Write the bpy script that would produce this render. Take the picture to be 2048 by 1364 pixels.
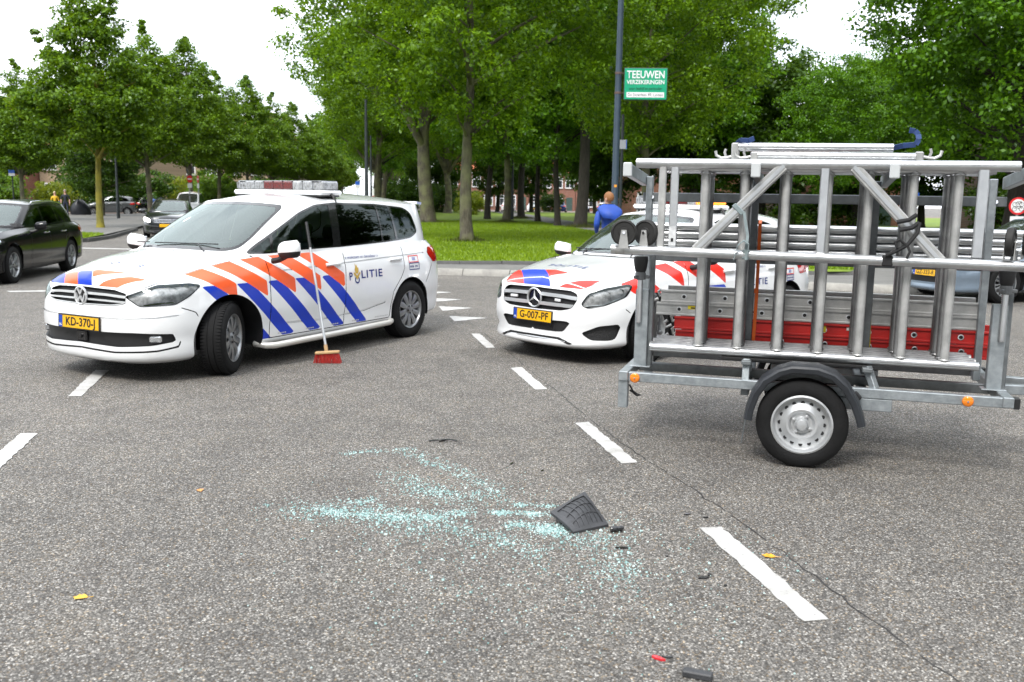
import bpy, bmesh, math, random
import numpy as np
from mathutils import Vector, Matrix
from math import radians as R, sin, cos, pi

scene = bpy.context.scene
for o in list(bpy.data.objects):
    bpy.data.objects.remove(o)
COL = scene.collection

# ---------------------------------------------------------------- camera
cam_d = bpy.data.cameras.new('camera')
cam = bpy.data.objects.new('camera', cam_d)
COL.objects.link(cam)
cam_d.sensor_width = 36.0
cam_d.lens = 36.0 * 1850.0 / 2048.0
cam_d.clip_start = 0.1
cam_d.clip_end = 3000.0
PITCH, ROLL, HCAM = 0.1510043, 0.0157143, 1.5926
cam.location = (0, 0, HCAM)
cam.rotation_euler = (Matrix.Rotation(pi / 2 - PITCH, 4, 'X') @ Matrix.Rotation(ROLL, 4, 'Z')).to_euler()
cam_d.dof.use_dof = True
cam_d.dof.focus_distance = 6.6
cam_d.dof.aperture_fstop = 3.6
scene.camera = cam

# ---------------------------------------------------------------- sky, sun, exposure
SUN_EL, SUN_ROT = R(52), R(205)
world = bpy.data.worlds.new('World')
scene.world = world
world.use_nodes = True
wn, wl = world.node_tree.nodes, world.node_tree.links
wn.clear()
w_out = wn.new('ShaderNodeOutputWorld')
w_bg = wn.new('ShaderNodeBackground')
w_sky = wn.new('ShaderNodeTexSky')
w_sky.sky_type = 'NISHITA'
w_sky.sun_disc = False
w_sky.sun_elevation = SUN_EL
w_sky.sun_rotation = SUN_ROT
w_sky.dust_density = 2.0
w_bg.inputs['Strength'].default_value = 0.1
# overcast: a cloud layer almost everywhere, thinner in places so a little blue shows
w_tc = wn.new('ShaderNodeTexCoord')
w_map = wn.new('ShaderNodeMapping')
w_map.inputs['Scale'].default_value = (1.0, 1.0, 2.6)
w_map.inputs['Location'].default_value = (0.35, 0.1, 0.0)
w_noise = wn.new('ShaderNodeTexNoise')
w_noise.inputs['Scale'].default_value = 2.3
w_noise.inputs['Detail'].default_value = 7.0
w_noise.inputs['Roughness'].default_value = 0.55
w_ramp = wn.new('ShaderNodeValToRGB')
w_ramp.color_ramp.elements[0].position = 0.33
w_ramp.color_ramp.elements[0].color = (0.25, 0.25, 0.25, 1)
w_ramp.color_ramp.elements[1].position = 0.50
w_ramp.color_ramp.elements[1].color = (1, 1, 1, 1)
w_mix = wn.new('ShaderNodeMixRGB')
w_mix.inputs['Color2'].default_value = (8.6, 9.0, 9.5, 1)
wl.new(w_tc.outputs['Generated'], w_map.inputs['Vector'])
wl.new(w_map.outputs['Vector'], w_noise.inputs['Vector'])
wl.new(w_noise.outputs['Fac'], w_ramp.inputs['Fac'])
wl.new(w_ramp.outputs['Color'], w_mix.inputs['Fac'])
wl.new(w_sky.outputs['Color'], w_mix.inputs['Color1'])
wl.new(w_mix.outputs['Color'], w_bg.inputs['Color'])
wl.new(w_bg.outputs['Background'], w_out.inputs['Surface'])

sun_d = bpy.data.lights.new('sun', 'SUN')
sun = bpy.data.objects.new('sun', sun_d)
COL.objects.link(sun)
sun_d.energy = 1.3
sun_d.angle = R(18)
sun_d.color = (1.0, 0.96, 0.90)
sun_dir = Vector((sin(SUN_ROT) * cos(SUN_EL), cos(SUN_ROT) * cos(SUN_EL), sin(SUN_EL)))
sun.rotation_euler = sun_dir.to_track_quat('Z', 'Y').to_euler()
sun.location = (0, 0, 40)

vs = scene.view_settings
vs.view_transform = 'Standard'
vs.look = 'None'
vs.exposure = 1.5
vs.gamma = 1.0
vs.use_curve_mapping = False
scene.cycles.max_bounces = 8
scene.cycles.transparent_max_bounces = 24
scene.cycles.use_denoising = True
# ---------------------------------------------------------------- tagging and object helpers
def tag(o, label=None, cat=None, group=None, kind=None):
    if o is None: return None
    if label: o['label'] = label
    if cat: o['category'] = cat
    if group: o['group'] = group
    if kind: o['kind'] = kind
    return o

def empty(name, loc=(0, 0, 0), rz=0.0, parent=None):
    o = bpy.data.objects.new(name, None)
    COL.objects.link(o)
    o.empty_display_size = 0.2
    o.location = loc
    o.rotation_euler = (0, 0, rz)
    if parent: o.parent = parent
    return o

def link_mesh(name, me, parent=None, loc=None, rot=None):
    o = bpy.data.objects.new(name, me)
    COL.objects.link(o)
    if parent: o.parent = parent
    if loc is not None: o.location = loc
    if rot is not None: o.rotation_euler = rot
    return o

def copy_tree(o, parent=None):
    c = o.copy()
    COL.objects.link(c)
    c.parent = parent
    for ch in o.children:
        copy_tree(ch, c)
    return c

class MB:
    """collects simple solids and becomes one mesh object"""
    def __init__(self):
        self.v, self.f, self.m = [], [], []
    def add(self, vs, fs, mi=0):
        b = len(self.v)
        self.v.extend([tuple(map(float, p)) for p in vs])
        self.f.extend([tuple(b + i for i in f) for f in fs])
        self.m.extend([mi] * len(fs))
        return self
    def box(self, c, s, rot=None, mi=0, bevel=0.0):
        hx, hy, hz = s[0] / 2, s[1] / 2, s[2] / 2
        if bevel > 0:
            b = min(bevel, hx * .9, hy * .9, hz * .9)
            pts = []
            idx = {}
            for sx in (-1, 1):
                for sy in (-1, 1):
                    for sz in (-1, 1):
                        for ax in range(3):
                            p = [sx * (hx - b), sy * (hy - b), sz * (hz - b)]
                            p[ax] += (sx, sy, sz)[ax] * b
                            idx[(sx, sy, sz, ax)] = len(pts)
                            pts.append(p)
            fs = []
            for sx in (-1, 1):
                for a, bb in (((1, 2), 0),):
                    q = [idx[(sx, -1, -1, 0)], idx[(sx, 1, -1, 0)], idx[(sx, 1, 1, 0)], idx[(sx, -1, 1, 0)]]
                    fs.append(q if sx > 0 else q[::-1])
            for sy in (-1, 1):
                q = [idx[(-1, sy, -1, 1)], idx[(-1, sy, 1, 1)], idx[(1, sy, 1, 1)], idx[(1, sy, -1, 1)]]
                fs.append(q if sy > 0 else q[::-1])
            for sz in (-1, 1):
                q = [idx[(-1, -1, sz, 2)], idx[(1, -1, sz, 2)], idx[(1, 1, sz, 2)], idx[(-1, 1, sz, 2)]]
                fs.append(q if sz > 0 else q[::-1])
            for sx in (-1, 1):
                for sy in (-1, 1):
                    q = [idx[(sx, sy, -1, 0)], idx[(sx, sy, -1, 1)], idx[(sx, sy, 1, 1)], idx[(sx, sy, 1, 0)]]
                    fs.append(q if sx * sy > 0 else q[::-1])
                for sz in (-1, 1):
                    q = [idx[(sx, -1, sz, 0)], idx[(sx, 1, sz, 0)], idx[(sx, 1, sz, 2)], idx[(sx, -1, sz, 2)]]
                    fs.append(q if sx * sz > 0 else q[::-1])
            for sy in (-1, 1):
                for sz in (-1, 1):
                    q = [idx[(-1, sy, sz, 1)], idx[(-1, sy, sz, 2)], idx[(1, sy, sz, 2)], idx[(1, sy, sz, 1)]]
                    fs.append(q if sy * sz > 0 else q[::-1])
            for sx in (-1, 1):
                for sy in (-1, 1):
                    for sz in (-1, 1):
                        q = [idx[(sx, sy, sz, 0)], idx[(sx, sy, sz, 1)], idx[(sx, sy, sz, 2)]]
                        fs.append(q if sx * sy * sz > 0 else q[::-1])
        else:
            pts = [(x, y, z) for x in (-hx, hx) for y in (-hy, hy) for z in (-hz, hz)]
            fs = [(0, 1, 3, 2), (4, 6, 7, 5), (0, 4, 5, 1), (2, 3, 7, 6), (0, 2, 6, 4), (1, 5, 7, 3)]
        c = Vector(c)
        if rot is not None:
            M = rot if isinstance(rot, Matrix) else Matrix.Rotation(rot, 3, 'Z')
            pts = [M @ Vector(p) + c for p in pts]
        else:
            pts = [Vector(p) + c for p in pts]
        return self.add(pts, fs, mi)
    def tube(self, pts, r, n=10, mi=0, cap=True, radii=None):
        pts = [Vector(p) for p in pts]
        rings = []
        up = Vector((0, 0, 1))
        T0 = (pts[1] - pts[0]).normalized()
        a = T0.cross(up)
        if a.length < 1e-3: a = T0.cross(Vector((1, 0, 0)))
        a.normalize()
        for i, p in enumerate(pts):
            if i == 0: T = pts[1] - pts[0]
            elif i == len(pts) - 1: T = pts[-1] - pts[-2]
            else: T = (pts[i + 1] - pts[i]).normalized() + (pts[i] - pts[i - 1]).normalized()
            T.normalize()
            a = (a - T * a.dot(T)).normalized()
            b = T.cross(a)
            rr = radii[i] if radii else r
            rings.append([p + a * (cos(2 * pi * k / n) * rr) + b * (sin(2 * pi * k / n) * rr) for k in range(n)])
        vs = [q for rg in rings for q in rg]
        fs = []
        for i in range(len(pts) - 1):
            for k in range(n):
                k2 = (k + 1) % n
                fs.append((i * n + k, i * n + k2, (i + 1) * n + k2, (i + 1) * n + k))
        if cap:
            fs.append(tuple(range(n))[::-1])
            fs.append(tuple((len(pts) - 1) * n + k for k in range(n)))
        return self.add(vs, fs, mi)
    def bar(self, a, b, w, h, mi=0, up=(0, 0, 1), bevel=0.0):
        """square section bar from a to b, w sideways, h along up"""
        a, b = Vector(a), Vector(b)
        X = (b - a)
        L = X.length
        X.normalize()
        U = Vector(up)
        if abs(X.dot(U)) > .98: U = Vector((1, 0, 0))
        Y = U.cross(X).normalized()
        Z = X.cross(Y)
        M = Matrix((X, Y, Z)).transposed()
        return self.box((a + b) / 2, (L, w, h), M, mi, bevel)
    def lathe(self, prof, n=32, axis='Y', c=(0, 0, 0), mi=0, mis=None):
        """profile [(radius, along)] spun about an axis"""
        vs, fs, c = [], [], Vector(c)
        for r, t in prof:
            for k in range(n):
                A = 2 * pi * k / n
                u, w = r * cos(A), r * sin(A)
                vs.append(c + Vector({'Y': (u, t, w), 'Z': (u, w, t), 'X': (t, u, w)}[axis]))
        b = len(self.v)
        self.v.extend([tuple(p) for p in vs])
        for i in range(len(prof) - 1):
            for k in range(n):
                k2 = (k + 1) % n
                q = (b + i * n + k, b + (i + 1) * n + k, b + (i + 1) * n + k2, b + i * n + k2)
                self.f.append(q if axis == 'Y' else q[::-1])
                self.m.append(mis[i] if mis else mi)
        return self
    def prism(self, poly, h, M=None, mi=0):
        """2D polygon (counter-clockwise) extruded along +z by h, then M"""
        n = len(poly)
        vs = [Vector((x, y, 0)) for x, y in poly] + [Vector((x, y, h)) for x, y in poly]
        fs = [tuple(range(n))[::-1], tuple(range(n, 2 * n))]
        fs += [(i, (i + 1) % n, n + (i + 1) % n, n + i) for i in range(n)]
        if M is not None: vs = [M @ p for p in vs]
        return self.add(vs, fs, mi)
    def mesh(self, name, mats, smooth=None):
        me = bpy.data.meshes.new(name)
        me.from_pydata(self.v, [], self.f)
        for m in (mats if isinstance(mats, (list, tuple)) else [mats]):
            me.materials.append(m)
        me.polygons.foreach_set('material_index', self.m)
        if smooth is not None:
            me.polygons.foreach_set('use_smooth', [True] * len(self.f))
            me.set_sharp_from_angle(angle=R(smooth))
        me.update()
        return me
    def build(self, name, mats, parent=None, smooth=35, loc=None, rot=None):
        return link_mesh(name, self.mesh(name, mats, smooth), parent, loc, rot)

def text_mesh(s, size, mat, font_bold=False, extrude=0.0, align='CENTER', spacing=1.0):
    """lettering as a mesh lying in the XY plane (built from Blender's own font)"""
    c = bpy.data.curves.new('lettering', 'FONT')
    c.body = s
    c.size = size
    c.align_x = align
    c.align_y = 'CENTER'
    c.space_character = spacing
    c.extrude = extrude
    c.offset = 0.018 * size if font_bold else 0.0
    c.resolution_u = 3
    o = bpy.data.objects.new('lettering', c)
    COL.objects.link(o)
    dg = bpy.context.evaluated_depsgraph_get()
    me = bpy.data.meshes.new_from_object(o.evaluated_get(dg))
    bpy.data.objects.remove(o)
    bpy.data.curves.remove(c)
    me.materials.clear()
    me.materials.append(mat)
    return me

# ---------------------------------------------------------------- materials
MATS = {}
def pmat(name, col, rough=0.5, metal=0.0, coat=0.0, spec=0.5, var=0.0, vscale=3.0, bump=0.0, bscale=40.0, col2=None, emit=None, estr=0.0, detail=4.0, wear=0.0):
    """principled material with procedural colour variation, roughness break-up and fine relief"""
    if name in MATS: return MATS[name]
    m = bpy.data.materials.new(name)
    m.use_nodes = True
    N, L = m.node_tree.nodes, m.node_tree.links
    b = N['Principled BSDF']
    b.inputs['Base Color'].default_value = (*col, 1)
    b.inputs['Roughness'].default_value = rough
    b.inputs['Metallic'].default_value = metal
    b.inputs['Coat Weight'].default_value = coat
    b.inputs['Coat Roughness'].default_value = 0.04
    b.inputs['Specular IOR Level'].default_value = spec
    if emit:
        b.inputs['Emission Color'].default_value = (*emit, 1)
        b.inputs['Emission Strength'].default_value = estr
    if var or bump or col2:
        tc = N.new('ShaderNodeTexCoord')
    if var or col2:
        nz = N.new('ShaderNodeTexNoise')
        nz.inputs['Scale'].default_value = vscale
        nz.inputs['Detail'].default_value = detail
        nz.inputs['Roughness'].default_value = 0.62
        L.new(tc.outputs['Object'], nz.inputs['Vector'])
        rp = N.new('ShaderNodeValToRGB')
        rp.color_ramp.elements[0].position = 0.32
        rp.color_ramp.elements[1].position = 0.68
        c2 = col2 if col2 else tuple(min(1, c * (1 + var)) for c in col)
        c1 = col if col2 else tuple(c * (1 - var) for c in col)
        rp.color_ramp.elements[0].color = (*c1, 1)
        rp.color_ramp.elements[1].color = (*c2, 1)
        L.new(nz.outputs['Fac'], rp.inputs['Fac'])
        L.new(rp.outputs['Color'], b.inputs['Base Color'])
        mr = N.new('ShaderNodeMapRange')
        mr.inputs['To Min'].default_value = max(0.02, rough * 0.8)
        mr.inputs['To Max'].default_value = min(1, rough * 1.2)
        L.new(nz.outputs['Fac'], mr.inputs['Value'])
        L.new(mr.outputs['Result'], b.inputs['Roughness'])
    if bump:
        n2 = N.new('ShaderNodeTexNoise')
        n2.inputs['Scale'].default_value = bscale
        n2.inputs['Detail'].default_value = 5.0
        L.new(tc.outputs['Object'], n2.inputs['Vector'])
        bp = N.new('ShaderNodeBump')
        bp.inputs['Strength'].default_value = min(1.0, bump)
        bp.inputs['Distance'].default_value = 0.01
        L.new(n2.outputs['Fac'], bp.inputs['Height'])
        L.new(bp.outputs['Normal'], b.inputs['Normal'])
    MATS[name] = m
    return m

def glass_mat(name, tint, trans=0.8, rough=0.02, ior=1.5, dust=0.0):
    """sheet of glass: clear tinted transparency under a fresnel reflection"""
    if name in MATS: return MATS[name]
    m = bpy.data.materials.new(name)
    m.use_nodes = True
    N, L = m.node_tree.nodes, m.node_tree.links
    N.clear()
    out = N.new('ShaderNodeOutputMaterial')
    fr = N.new('ShaderNodeFresnel')
    fr.inputs['IOR'].default_value = ior
    tr = N.new('ShaderNodeBsdfTransparent')
    tr.inputs['Color'].default_value = (tint[0] * trans, tint[1] * trans, tint[2] * trans, 1)
    gl = N.new('ShaderNodeBsdfGlossy')
    gl.inputs['Roughness'].default_value = rough
    gl.inputs['Color'].default_value = (.88, 1, .98, 1)
    du = N.new('ShaderNodeBsdfDiffuse')
    du.inputs['Color'].default_value = (.5, .5, .48, 1)
    md = N.new('ShaderNodeMixShader')
    md.inputs['Fac'].default_value = dust
    L.new(tr.outputs['BSDF'], md.inputs[1])
    L.new(du.outputs['BSDF'], md.inputs[2])
    mx = N.new('ShaderNodeMixShader')
    L.new(fr.outputs['Fac'], mx.inputs['Fac'])
    L.new(md.outputs['Shader'], mx.inputs[1])
    L.new(gl.outputs['BSDF'], mx.inputs[2])
    L.new(mx.outputs['Shader'], out.inputs['Surface'])
    MATS[name] = m
    return m
# ---------------------------------------------------------------- lofted, cut shells (car bodies)
def cr_eval(knots, P, t):
    """nonuniform Catmull-Rom through P (n, ...) at params t"""
    P = np.asarray(P, float)
    n = len(P)
    d = np.empty_like(P)
    for i in range(n):
        if i == 0: d[i] = (P[1] - P[0]) / (knots[1] - knots[0])
        elif i == n - 1: d[i] = (P[-1] - P[-2]) / (knots[-1] - knots[-2])
        else:
            h0, h1 = knots[i] - knots[i - 1], knots[i + 1] - knots[i]
            d[i] = ((P[i] - P[i - 1]) / h0 * h1 + (P[i + 1] - P[i]) / h1 * h0) / (h0 + h1)
    k = np.clip(np.searchsorted(knots, t, side='right') - 1, 0, n - 2)
    h = (knots[k + 1] - knots[k])
    s = (t - knots[k]) / h
    sh = (slice(None),) + (None,) * (P.ndim - 1)
    s_, h_ = s[sh], h[sh]
    return ((2 * s_**3 - 3 * s_**2 + 1) * P[k] + (s_**3 - 2 * s_**2 + s_) * h_ * d[k]
            + (-2 * s_**3 + 3 * s_**2) * P[k + 1] + (s_**3 - s_**2) * h_ * d[k + 1])

def knots_for(P):
    seg = np.linalg.norm(np.diff(P, axis=0), axis=-1)
    if seg.ndim > 1: seg = seg.mean(axis=1)
    seg = np.maximum(seg, 1e-3) ** 0.75
    return np.concatenate([[0], np.cumsum(seg)])

def loft(ctrl, step, jump=()):
    """ctrl (rows, cols, 3) -> dense grid; rows listed in jump are creases"""
    C = np.asarray(ctrl, float)
    ku = knots_for(np.swapaxes(C, 0, 1))
    length = np.linalg.norm(np.diff(C, axis=1), axis=-1).sum(1).max()
    nu = max(8, int(length / step))
    # spread the samples so that every control column is hit
    tu = []
    seg = np.linalg.norm(np.diff(C, axis=1), axis=-1).max(0)
    for i in range(len(ku) - 1):
        m = max(1, int(round(seg[i] / step)))
        tu += list(ku[i] + (ku[i + 1] - ku[i]) * np.arange(m) / m)
    tu = np.array(tu + [ku[-1]])
    G = cr_eval(ku, np.swapaxes(C, 0, 1), tu)            # (nu, rows, 3)
    G = np.swapaxes(G, 0, 1)                              # (rows, nu, 3)
    cuts = [0] + sorted(jump) + [len(C) - 1]
    parts = []
    for a, b in zip(cuts[:-1], cuts[1:]):
        S = G[a:b + 1]
        kv = knots_for(S)
        segv = np.linalg.norm(np.diff(S, axis=0), axis=-1).max(1)
        tv = []
        for i in range(len(kv) - 1):
            m = max(1, int(round(segv[i] / step)))
            tv += list(kv[i] + (kv[i + 1] - kv[i]) * np.arange(m) / m)
        tv = np.array(tv + [kv[-1]])
        if len(S) == 2:
            s = (tv / kv[-1])[:, None, None]
            D = S[0] * (1 - s) + S[1] * s
        else:
            D = cr_eval(kv, S, tv)
        parts.append(D if not parts else D[1:])
    return np.concatenate(parts, 0)

def sd_poly(poly):
    A = np.array(poly, float)
    B = np.roll(A, -1, 0)
    def f(p):
        out = np.full(len(p), 1e9)
        ins = np.zeros(len(p), bool)
        for a, b in zip(A, B):
            e = b - a
            w = p - a
            t = np.clip((w @ e) / max(e @ e, 1e-12), 0, 1)
            out = np.minimum(out, np.linalg.norm(w - t[:, None] * e, axis=1))
            c = (a[1] <= p[:, 1]) != (b[1] <= p[:, 1])
            with np.errstate(divide='ignore', invalid='ignore'):
                xx = a[0] + (p[:, 1] - a[1]) / (b[1] - a[1]) * e[0]
            ins ^= c & (p[:, 0] < xx)
        return np.where(ins, -out, out)
    return f

def sd_line(pts, w):
    A = np.array(pts, float)
    def f(p):
        out = np.full(len(p), 1e9)
        for a, b in zip(A[:-1], A[1:]):
            e = b - a
            q = p - a
            t = np.clip((q @ e) / max(e @ e, 1e-12), 0, 1)
            out = np.minimum(out, np.linalg.norm(q - t[:, None] * e, axis=1))
        return out - w / 2
    return f

def side_of(pts, far):
    A = np.array(pts, float)
    def f(p):
        best = np.full(len(p), 1e9)
        sg = np.ones(len(p))
        for a, b in zip(A[:-1], A[1:]):
            e = b - a
            q = p - a
            t = np.clip((q @ e) / max(e @ e, 1e-12), 0, 1)
            d = np.linalg.norm(q - t[:, None] * e, axis=1)
            s = (e[0] * q[:, 1] - e[1] * q[:, 0]) / np.linalg.norm(e)
            m = d < best - 1e-9
            best = np.where(m, d, best)
            sg = np.where(m, s, sg)
        return sg
    return f

def sd_circ(c, r):
    c = np.array(c, float)
    return lambda p: np.linalg.norm(p - c, axis=1) - r

def rnd(poly, r, n=4):
    """polygon with rounded corners"""
    out = []
    m = len(poly)
    for i in range(m):
        p = np.array(poly[i], float)
        a, b = np.array(poly[i - 1], float), np.array(poly[(i + 1) % m], float)
        da, db = a - p, b - p
        la, lb = np.linalg.norm(da), np.linalg.norm(db)
        k = min(r, la * .45, lb * .45)
        p0, p1 = p + da / la * k, p + db / lb * k
        for t in np.linspace(0, 1, n + 1):
            out.append(tuple((1 - t)**2 * p0 + 2 * t * (1 - t) * p + t * t * p1))
    return out

class Shell:
    def __init__(self):
        self.V = np.zeros((0, 3))
        self.N = np.zeros((0, 3))
        self.F, self.L = [], []
    def grid(self, G, label, mirror=True, flip=False):
        """add a dense grid; mirrored over y=0 if asked"""
        r, c, _ = G.shape
        V = G.reshape(-1, 3)
        q = []
        for j in range(r - 1):
            for i in range(c - 1):
                a = j * c + i
                f = [a, a + 1, a + c + 1, a + c]
                q.append(f[::-1] if flip else f)
        self._addraw(V, q, label)
        if mirror:
            self._addraw(V * [1, -1, 1], [f[::-1] for f in q], label)
    def _addraw(self, V, F, label):
        # drop zero-area corners
        F2 = []
        for f in F:
            g = []
            for k in f:
                if not g or np.abs(V[k] - V[g[-1]]).sum() > 1e-7: g.append(k)
            if len(g) > 2 and np.abs(V[g[0]] - V[g[-1]]).sum() <= 1e-7: g.pop()
            if len(g) > 2: F2.append(g)
        N = np.zeros_like(V)
        for f in F2:
            n = np.cross(V[f[1]] - V[f[0]], V[f[-1]] - V[f[0]]) if len(f) == 3 else np.cross(V[f[2]] - V[f[0]], V[f[3]] - V[f[1]])
            for k in f: N[k] += n
        cen = np.abs(V[:, 1]) < 1e-6       # on the centre line the normal has no sideways part
        N[cen, 1] = 0
        ln = np.linalg.norm(N, axis=1)
        N = N / np.maximum(ln, 1e-9)[:, None]
        b = len(self.V)
        self.V = np.vstack([self.V, V])
        self.N = np.vstack([self.N, N])
        self.F += [[b + k for k in f] for f in F2]
        self.L += [label] * len(F2)
    def cut(self, fn, axes, new, frm='body', sel=None, absy=True):
        """split faces labelled frm along fn=0 (fn on the two axes) and label the inside new"""
        if callable(axes):
            P = axes(self.V)
        else:
            P = self.V[:, list(axes)].copy()
            if absy and 1 in axes:
                P[:, list(axes).index(1)] = np.abs(P[:, list(axes).index(1)])
        ok = np.ones(len(P), bool) if sel is None else sel(self.V, self.N)
        d = np.full(len(P), 1.0)
        d[ok] = fn(P[ok])
        d = np.where(np.abs(d) < 1e-4, 1e-4, d)
        ins = d < 0
        frm = (frm,) if isinstance(frm, str) else frm
        dl, il, okl = d.tolist(), ins.tolist(), ok.tolist()
        cache = {}
        addV, addN = [], []
        base = len(self.V)
        F2, L2 = [], []
        V, N = self.V, self.N
        def cross(a, b):
            key = (a, b) if a < b else (b, a)
            if key in cache: return cache[key]
            t = dl[a] / (dl[a] - dl[b])
            addV.append(V[a] + (V[b] - V[a]) * t)
            n = N[a] + (N[b] - N[a]) * t
            addN.append(n / max(np.linalg.norm(n), 1e-9))
            cache[key] = base + len(addV) - 1
            return cache[key]
        for f, l in zip(self.F, self.L):
            if l not in frm:
                F2.append(f); L2.append(l); continue
            s = sum(il[k] for k in f)
            if s == 0 or not all(okl[k] for k in f):
                F2.append(f); L2.append(l); continue
            if s == len(f):
                F2.append(f); L2.append(new or l); continue
            fi, fo = [], []
            n = len(f)
            for k in range(n):
                a, b = f[k], f[(k + 1) % n]
                (fi if il[a] else fo).append(a)
                if il[a] != il[b]:
                    c = cross(a, b)
                    fi.append(c); fo.append(c)
            if len(fi) > 2: F2.append(fi); L2.append(new or l)
            if len(fo) > 2: F2.append(fo); L2.append(l)
        self.F, self.L = F2, L2
        if addV:
            self.V = np.vstack([self.V, addV])
            self.N = np.vstack([self.N, addN])
    def line(self, pts, w, axes, new, frm='body', sel=None, absy=True):
        """a narrow strip along a polyline: split along the middle first so that the strip has vertices"""
        self.cut(side_of(pts, w * 4), axes, None, frm, sel, absy)
        self.cut(sd_line(pts, w), axes, new, frm, sel, absy)
    def border(self, labels, inner):
        """edges of faces in labels that are shared with faces labelled in inner"""
        own = {}
        for f, l in zip(self.F, self.L):
            if l in inner:
                for k in range(len(f)): own[(f[k], f[(k + 1) % len(f)])] = 1
        out = []
        for f, l in zip(self.F, self.L):
            if l in labels:
                for k in range(len(f)):
                    e = (f[k], f[(k + 1) % len(f)])
                    if (e[1], e[0]) in own: out.append(e)
        return out
    def part(self, labels, push=0.0, vec=None, smooth=True, side=None):
        """(verts, faces, normals, label index) of the faces with these labels, moved along normal or vec"""
        labels = (labels,) if isinstance(labels, str) else labels
        mp, vs, ns, fs, ms = {}, [], [], [], []
        for f, l in zip(self.F, self.L):
            if l in labels:
                if side is not None and sum(self.V[k][1] for k in f) * side <= 0: continue
                g = []
                for k in f:
                    if k not in mp:
                        mp[k] = len(vs)
                        p = self.V[k] + self.N[k] * push
                        if vec is not None: p = p + np.array(vec)
                        vs.append(p); ns.append(self.N[k])
                    g.append(mp[k])
                fs.append(g); ms.append(labels.index(l))
        return vs, fs, ns, ms
    def walls(self, labels, inner, push, vec=None):
        """the little side walls between a surface and a part pushed in"""
        vs, fs = [], []
        for a, b in self.border(labels, inner):
            A, B = self.V[a], self.V[b]
            A2, B2 = A + self.N[a] * push, B + self.N[b] * push
            if vec is not None: A2, B2 = A2 + np.array(vec), B2 + np.array(vec)
            k = len(vs)
            vs += [A, B, B2, A2]
            fs.append([k + 1, k, k + 3, k + 2])
        return vs, fs
def shell_obj(name, data, mats, parent):
    vs, fs, ns, ms = data
    if not fs: return None
    me = bpy.data.meshes.new(name)
    me.from_pydata([tuple(v) for v in vs], [], fs)
    for m in (mats if isinstance(mats, (list, tuple)) else [mats]): me.materials.append(m)
    me.polygons.foreach_set('material_index', ms)
    me.polygons.foreach_set('use_smooth', [True] * len(fs))
    me.update()
    me.normals_split_custom_set_from_vertices([tuple(n) for n in ns])
    return link_mesh(name, me, parent)

def raw_obj(name, vs, fs, mat, parent, smooth=35):
    if not fs: return None
    mb = MB()
    mb.add(vs, fs)
    return mb.build(name, mat, parent, smooth)
# ---------------------------------------------------------------- car body tables (x forward from the front axle, y left, z up)
def lower_rows(outline, hw, xf, xr, wb, levels, top):
    O = np.array(outline, float)
    rows = []
    for zs, inset, fdx, rdx in levels:
        z = np.interp(O[:, 0], [xr, -wb, -wb / 2, 0, xf], zs[::-1])
        wf = np.clip((O[:, 0] - 0.1) / (xf - 0.1), 0, 1) ** 0.7
        wr = np.clip((-wb - 0.1 - O[:, 0]) / (-wb - 0.1 - xr), 0, 1) ** 0.7
        x = O[:, 0] + fdx * wf + rdx * wr
        y = O[:, 1] - inset * (O[:, 1] / hw)
        rows.append(np.c_[x, y, z])
    rows.append(np.array(top, float))
    return np.array(rows)

def curve(pts, n):
    P = np.array(pts, float)
    if len(P) == 2:
        t = np.linspace(0, 1, n)[:, None]
        return P[0] * (1 - t) + P[1] * t
    k = np.concatenate([[0], np.cumsum(np.linalg.norm(np.diff(P, axis=0), axis=1))])
    return cr_eval(k, P, np.linspace(0, k[-1], n))

def coons(front, rear, centre, side, step):
    """patch from four border curves; front/rear run centre->side, centre/side run front->rear"""
    ln = lambda P: np.linalg.norm(np.diff(np.array(P, float), axis=0), axis=1).sum()
    nu = max(6, int(max(ln(front), ln(rear)) / step))
    ns = max(6, int(max(ln(centre), ln(side)) / step))
    c0, c1 = curve(front, nu), curve(rear, nu)
    d0, d1 = curve(centre, ns), curve(side, ns)
    u = np.linspace(0, 1, nu)[None, :, None]
    s = np.linspace(0, 1, ns)[:, None, None]
    return ((1 - s) * c0[None] + s * c1[None] + (1 - u) * d0[:, None] + u * d1[:, None]
            - ((1 - s) * (1 - u) * c0[0] + (1 - s) * u * c0[-1] + s * (1 - u) * c1[0] + s * u * c1[-1]))

def cabin_rows(base, top, bow=0.014, skirt=0.05):
    B, T = np.array(base, float), np.array(top, float)
    up = T - B
    tang = np.gradient(B, axis=0)
    out = np.cross(tang, up)
    out /= np.linalg.norm(out, axis=1)[:, None]
    out *= np.sign((out[:, :2] * (B[:, :2] - [B[:, 0].mean(), 0])).sum(1))[:, None]
    out[0, 1] = out[-1, 1] = 0
    sk = B + out * [0.02, 0.02, 0] - [0, 0, skirt]
    rows = [sk, B]
    for t in (0.25, 0.5, 0.75):
        rows.append(B + up * t + out * bow * 4 * t * (1 - t))
    rows.append(T)
    return np.array(rows)

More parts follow.
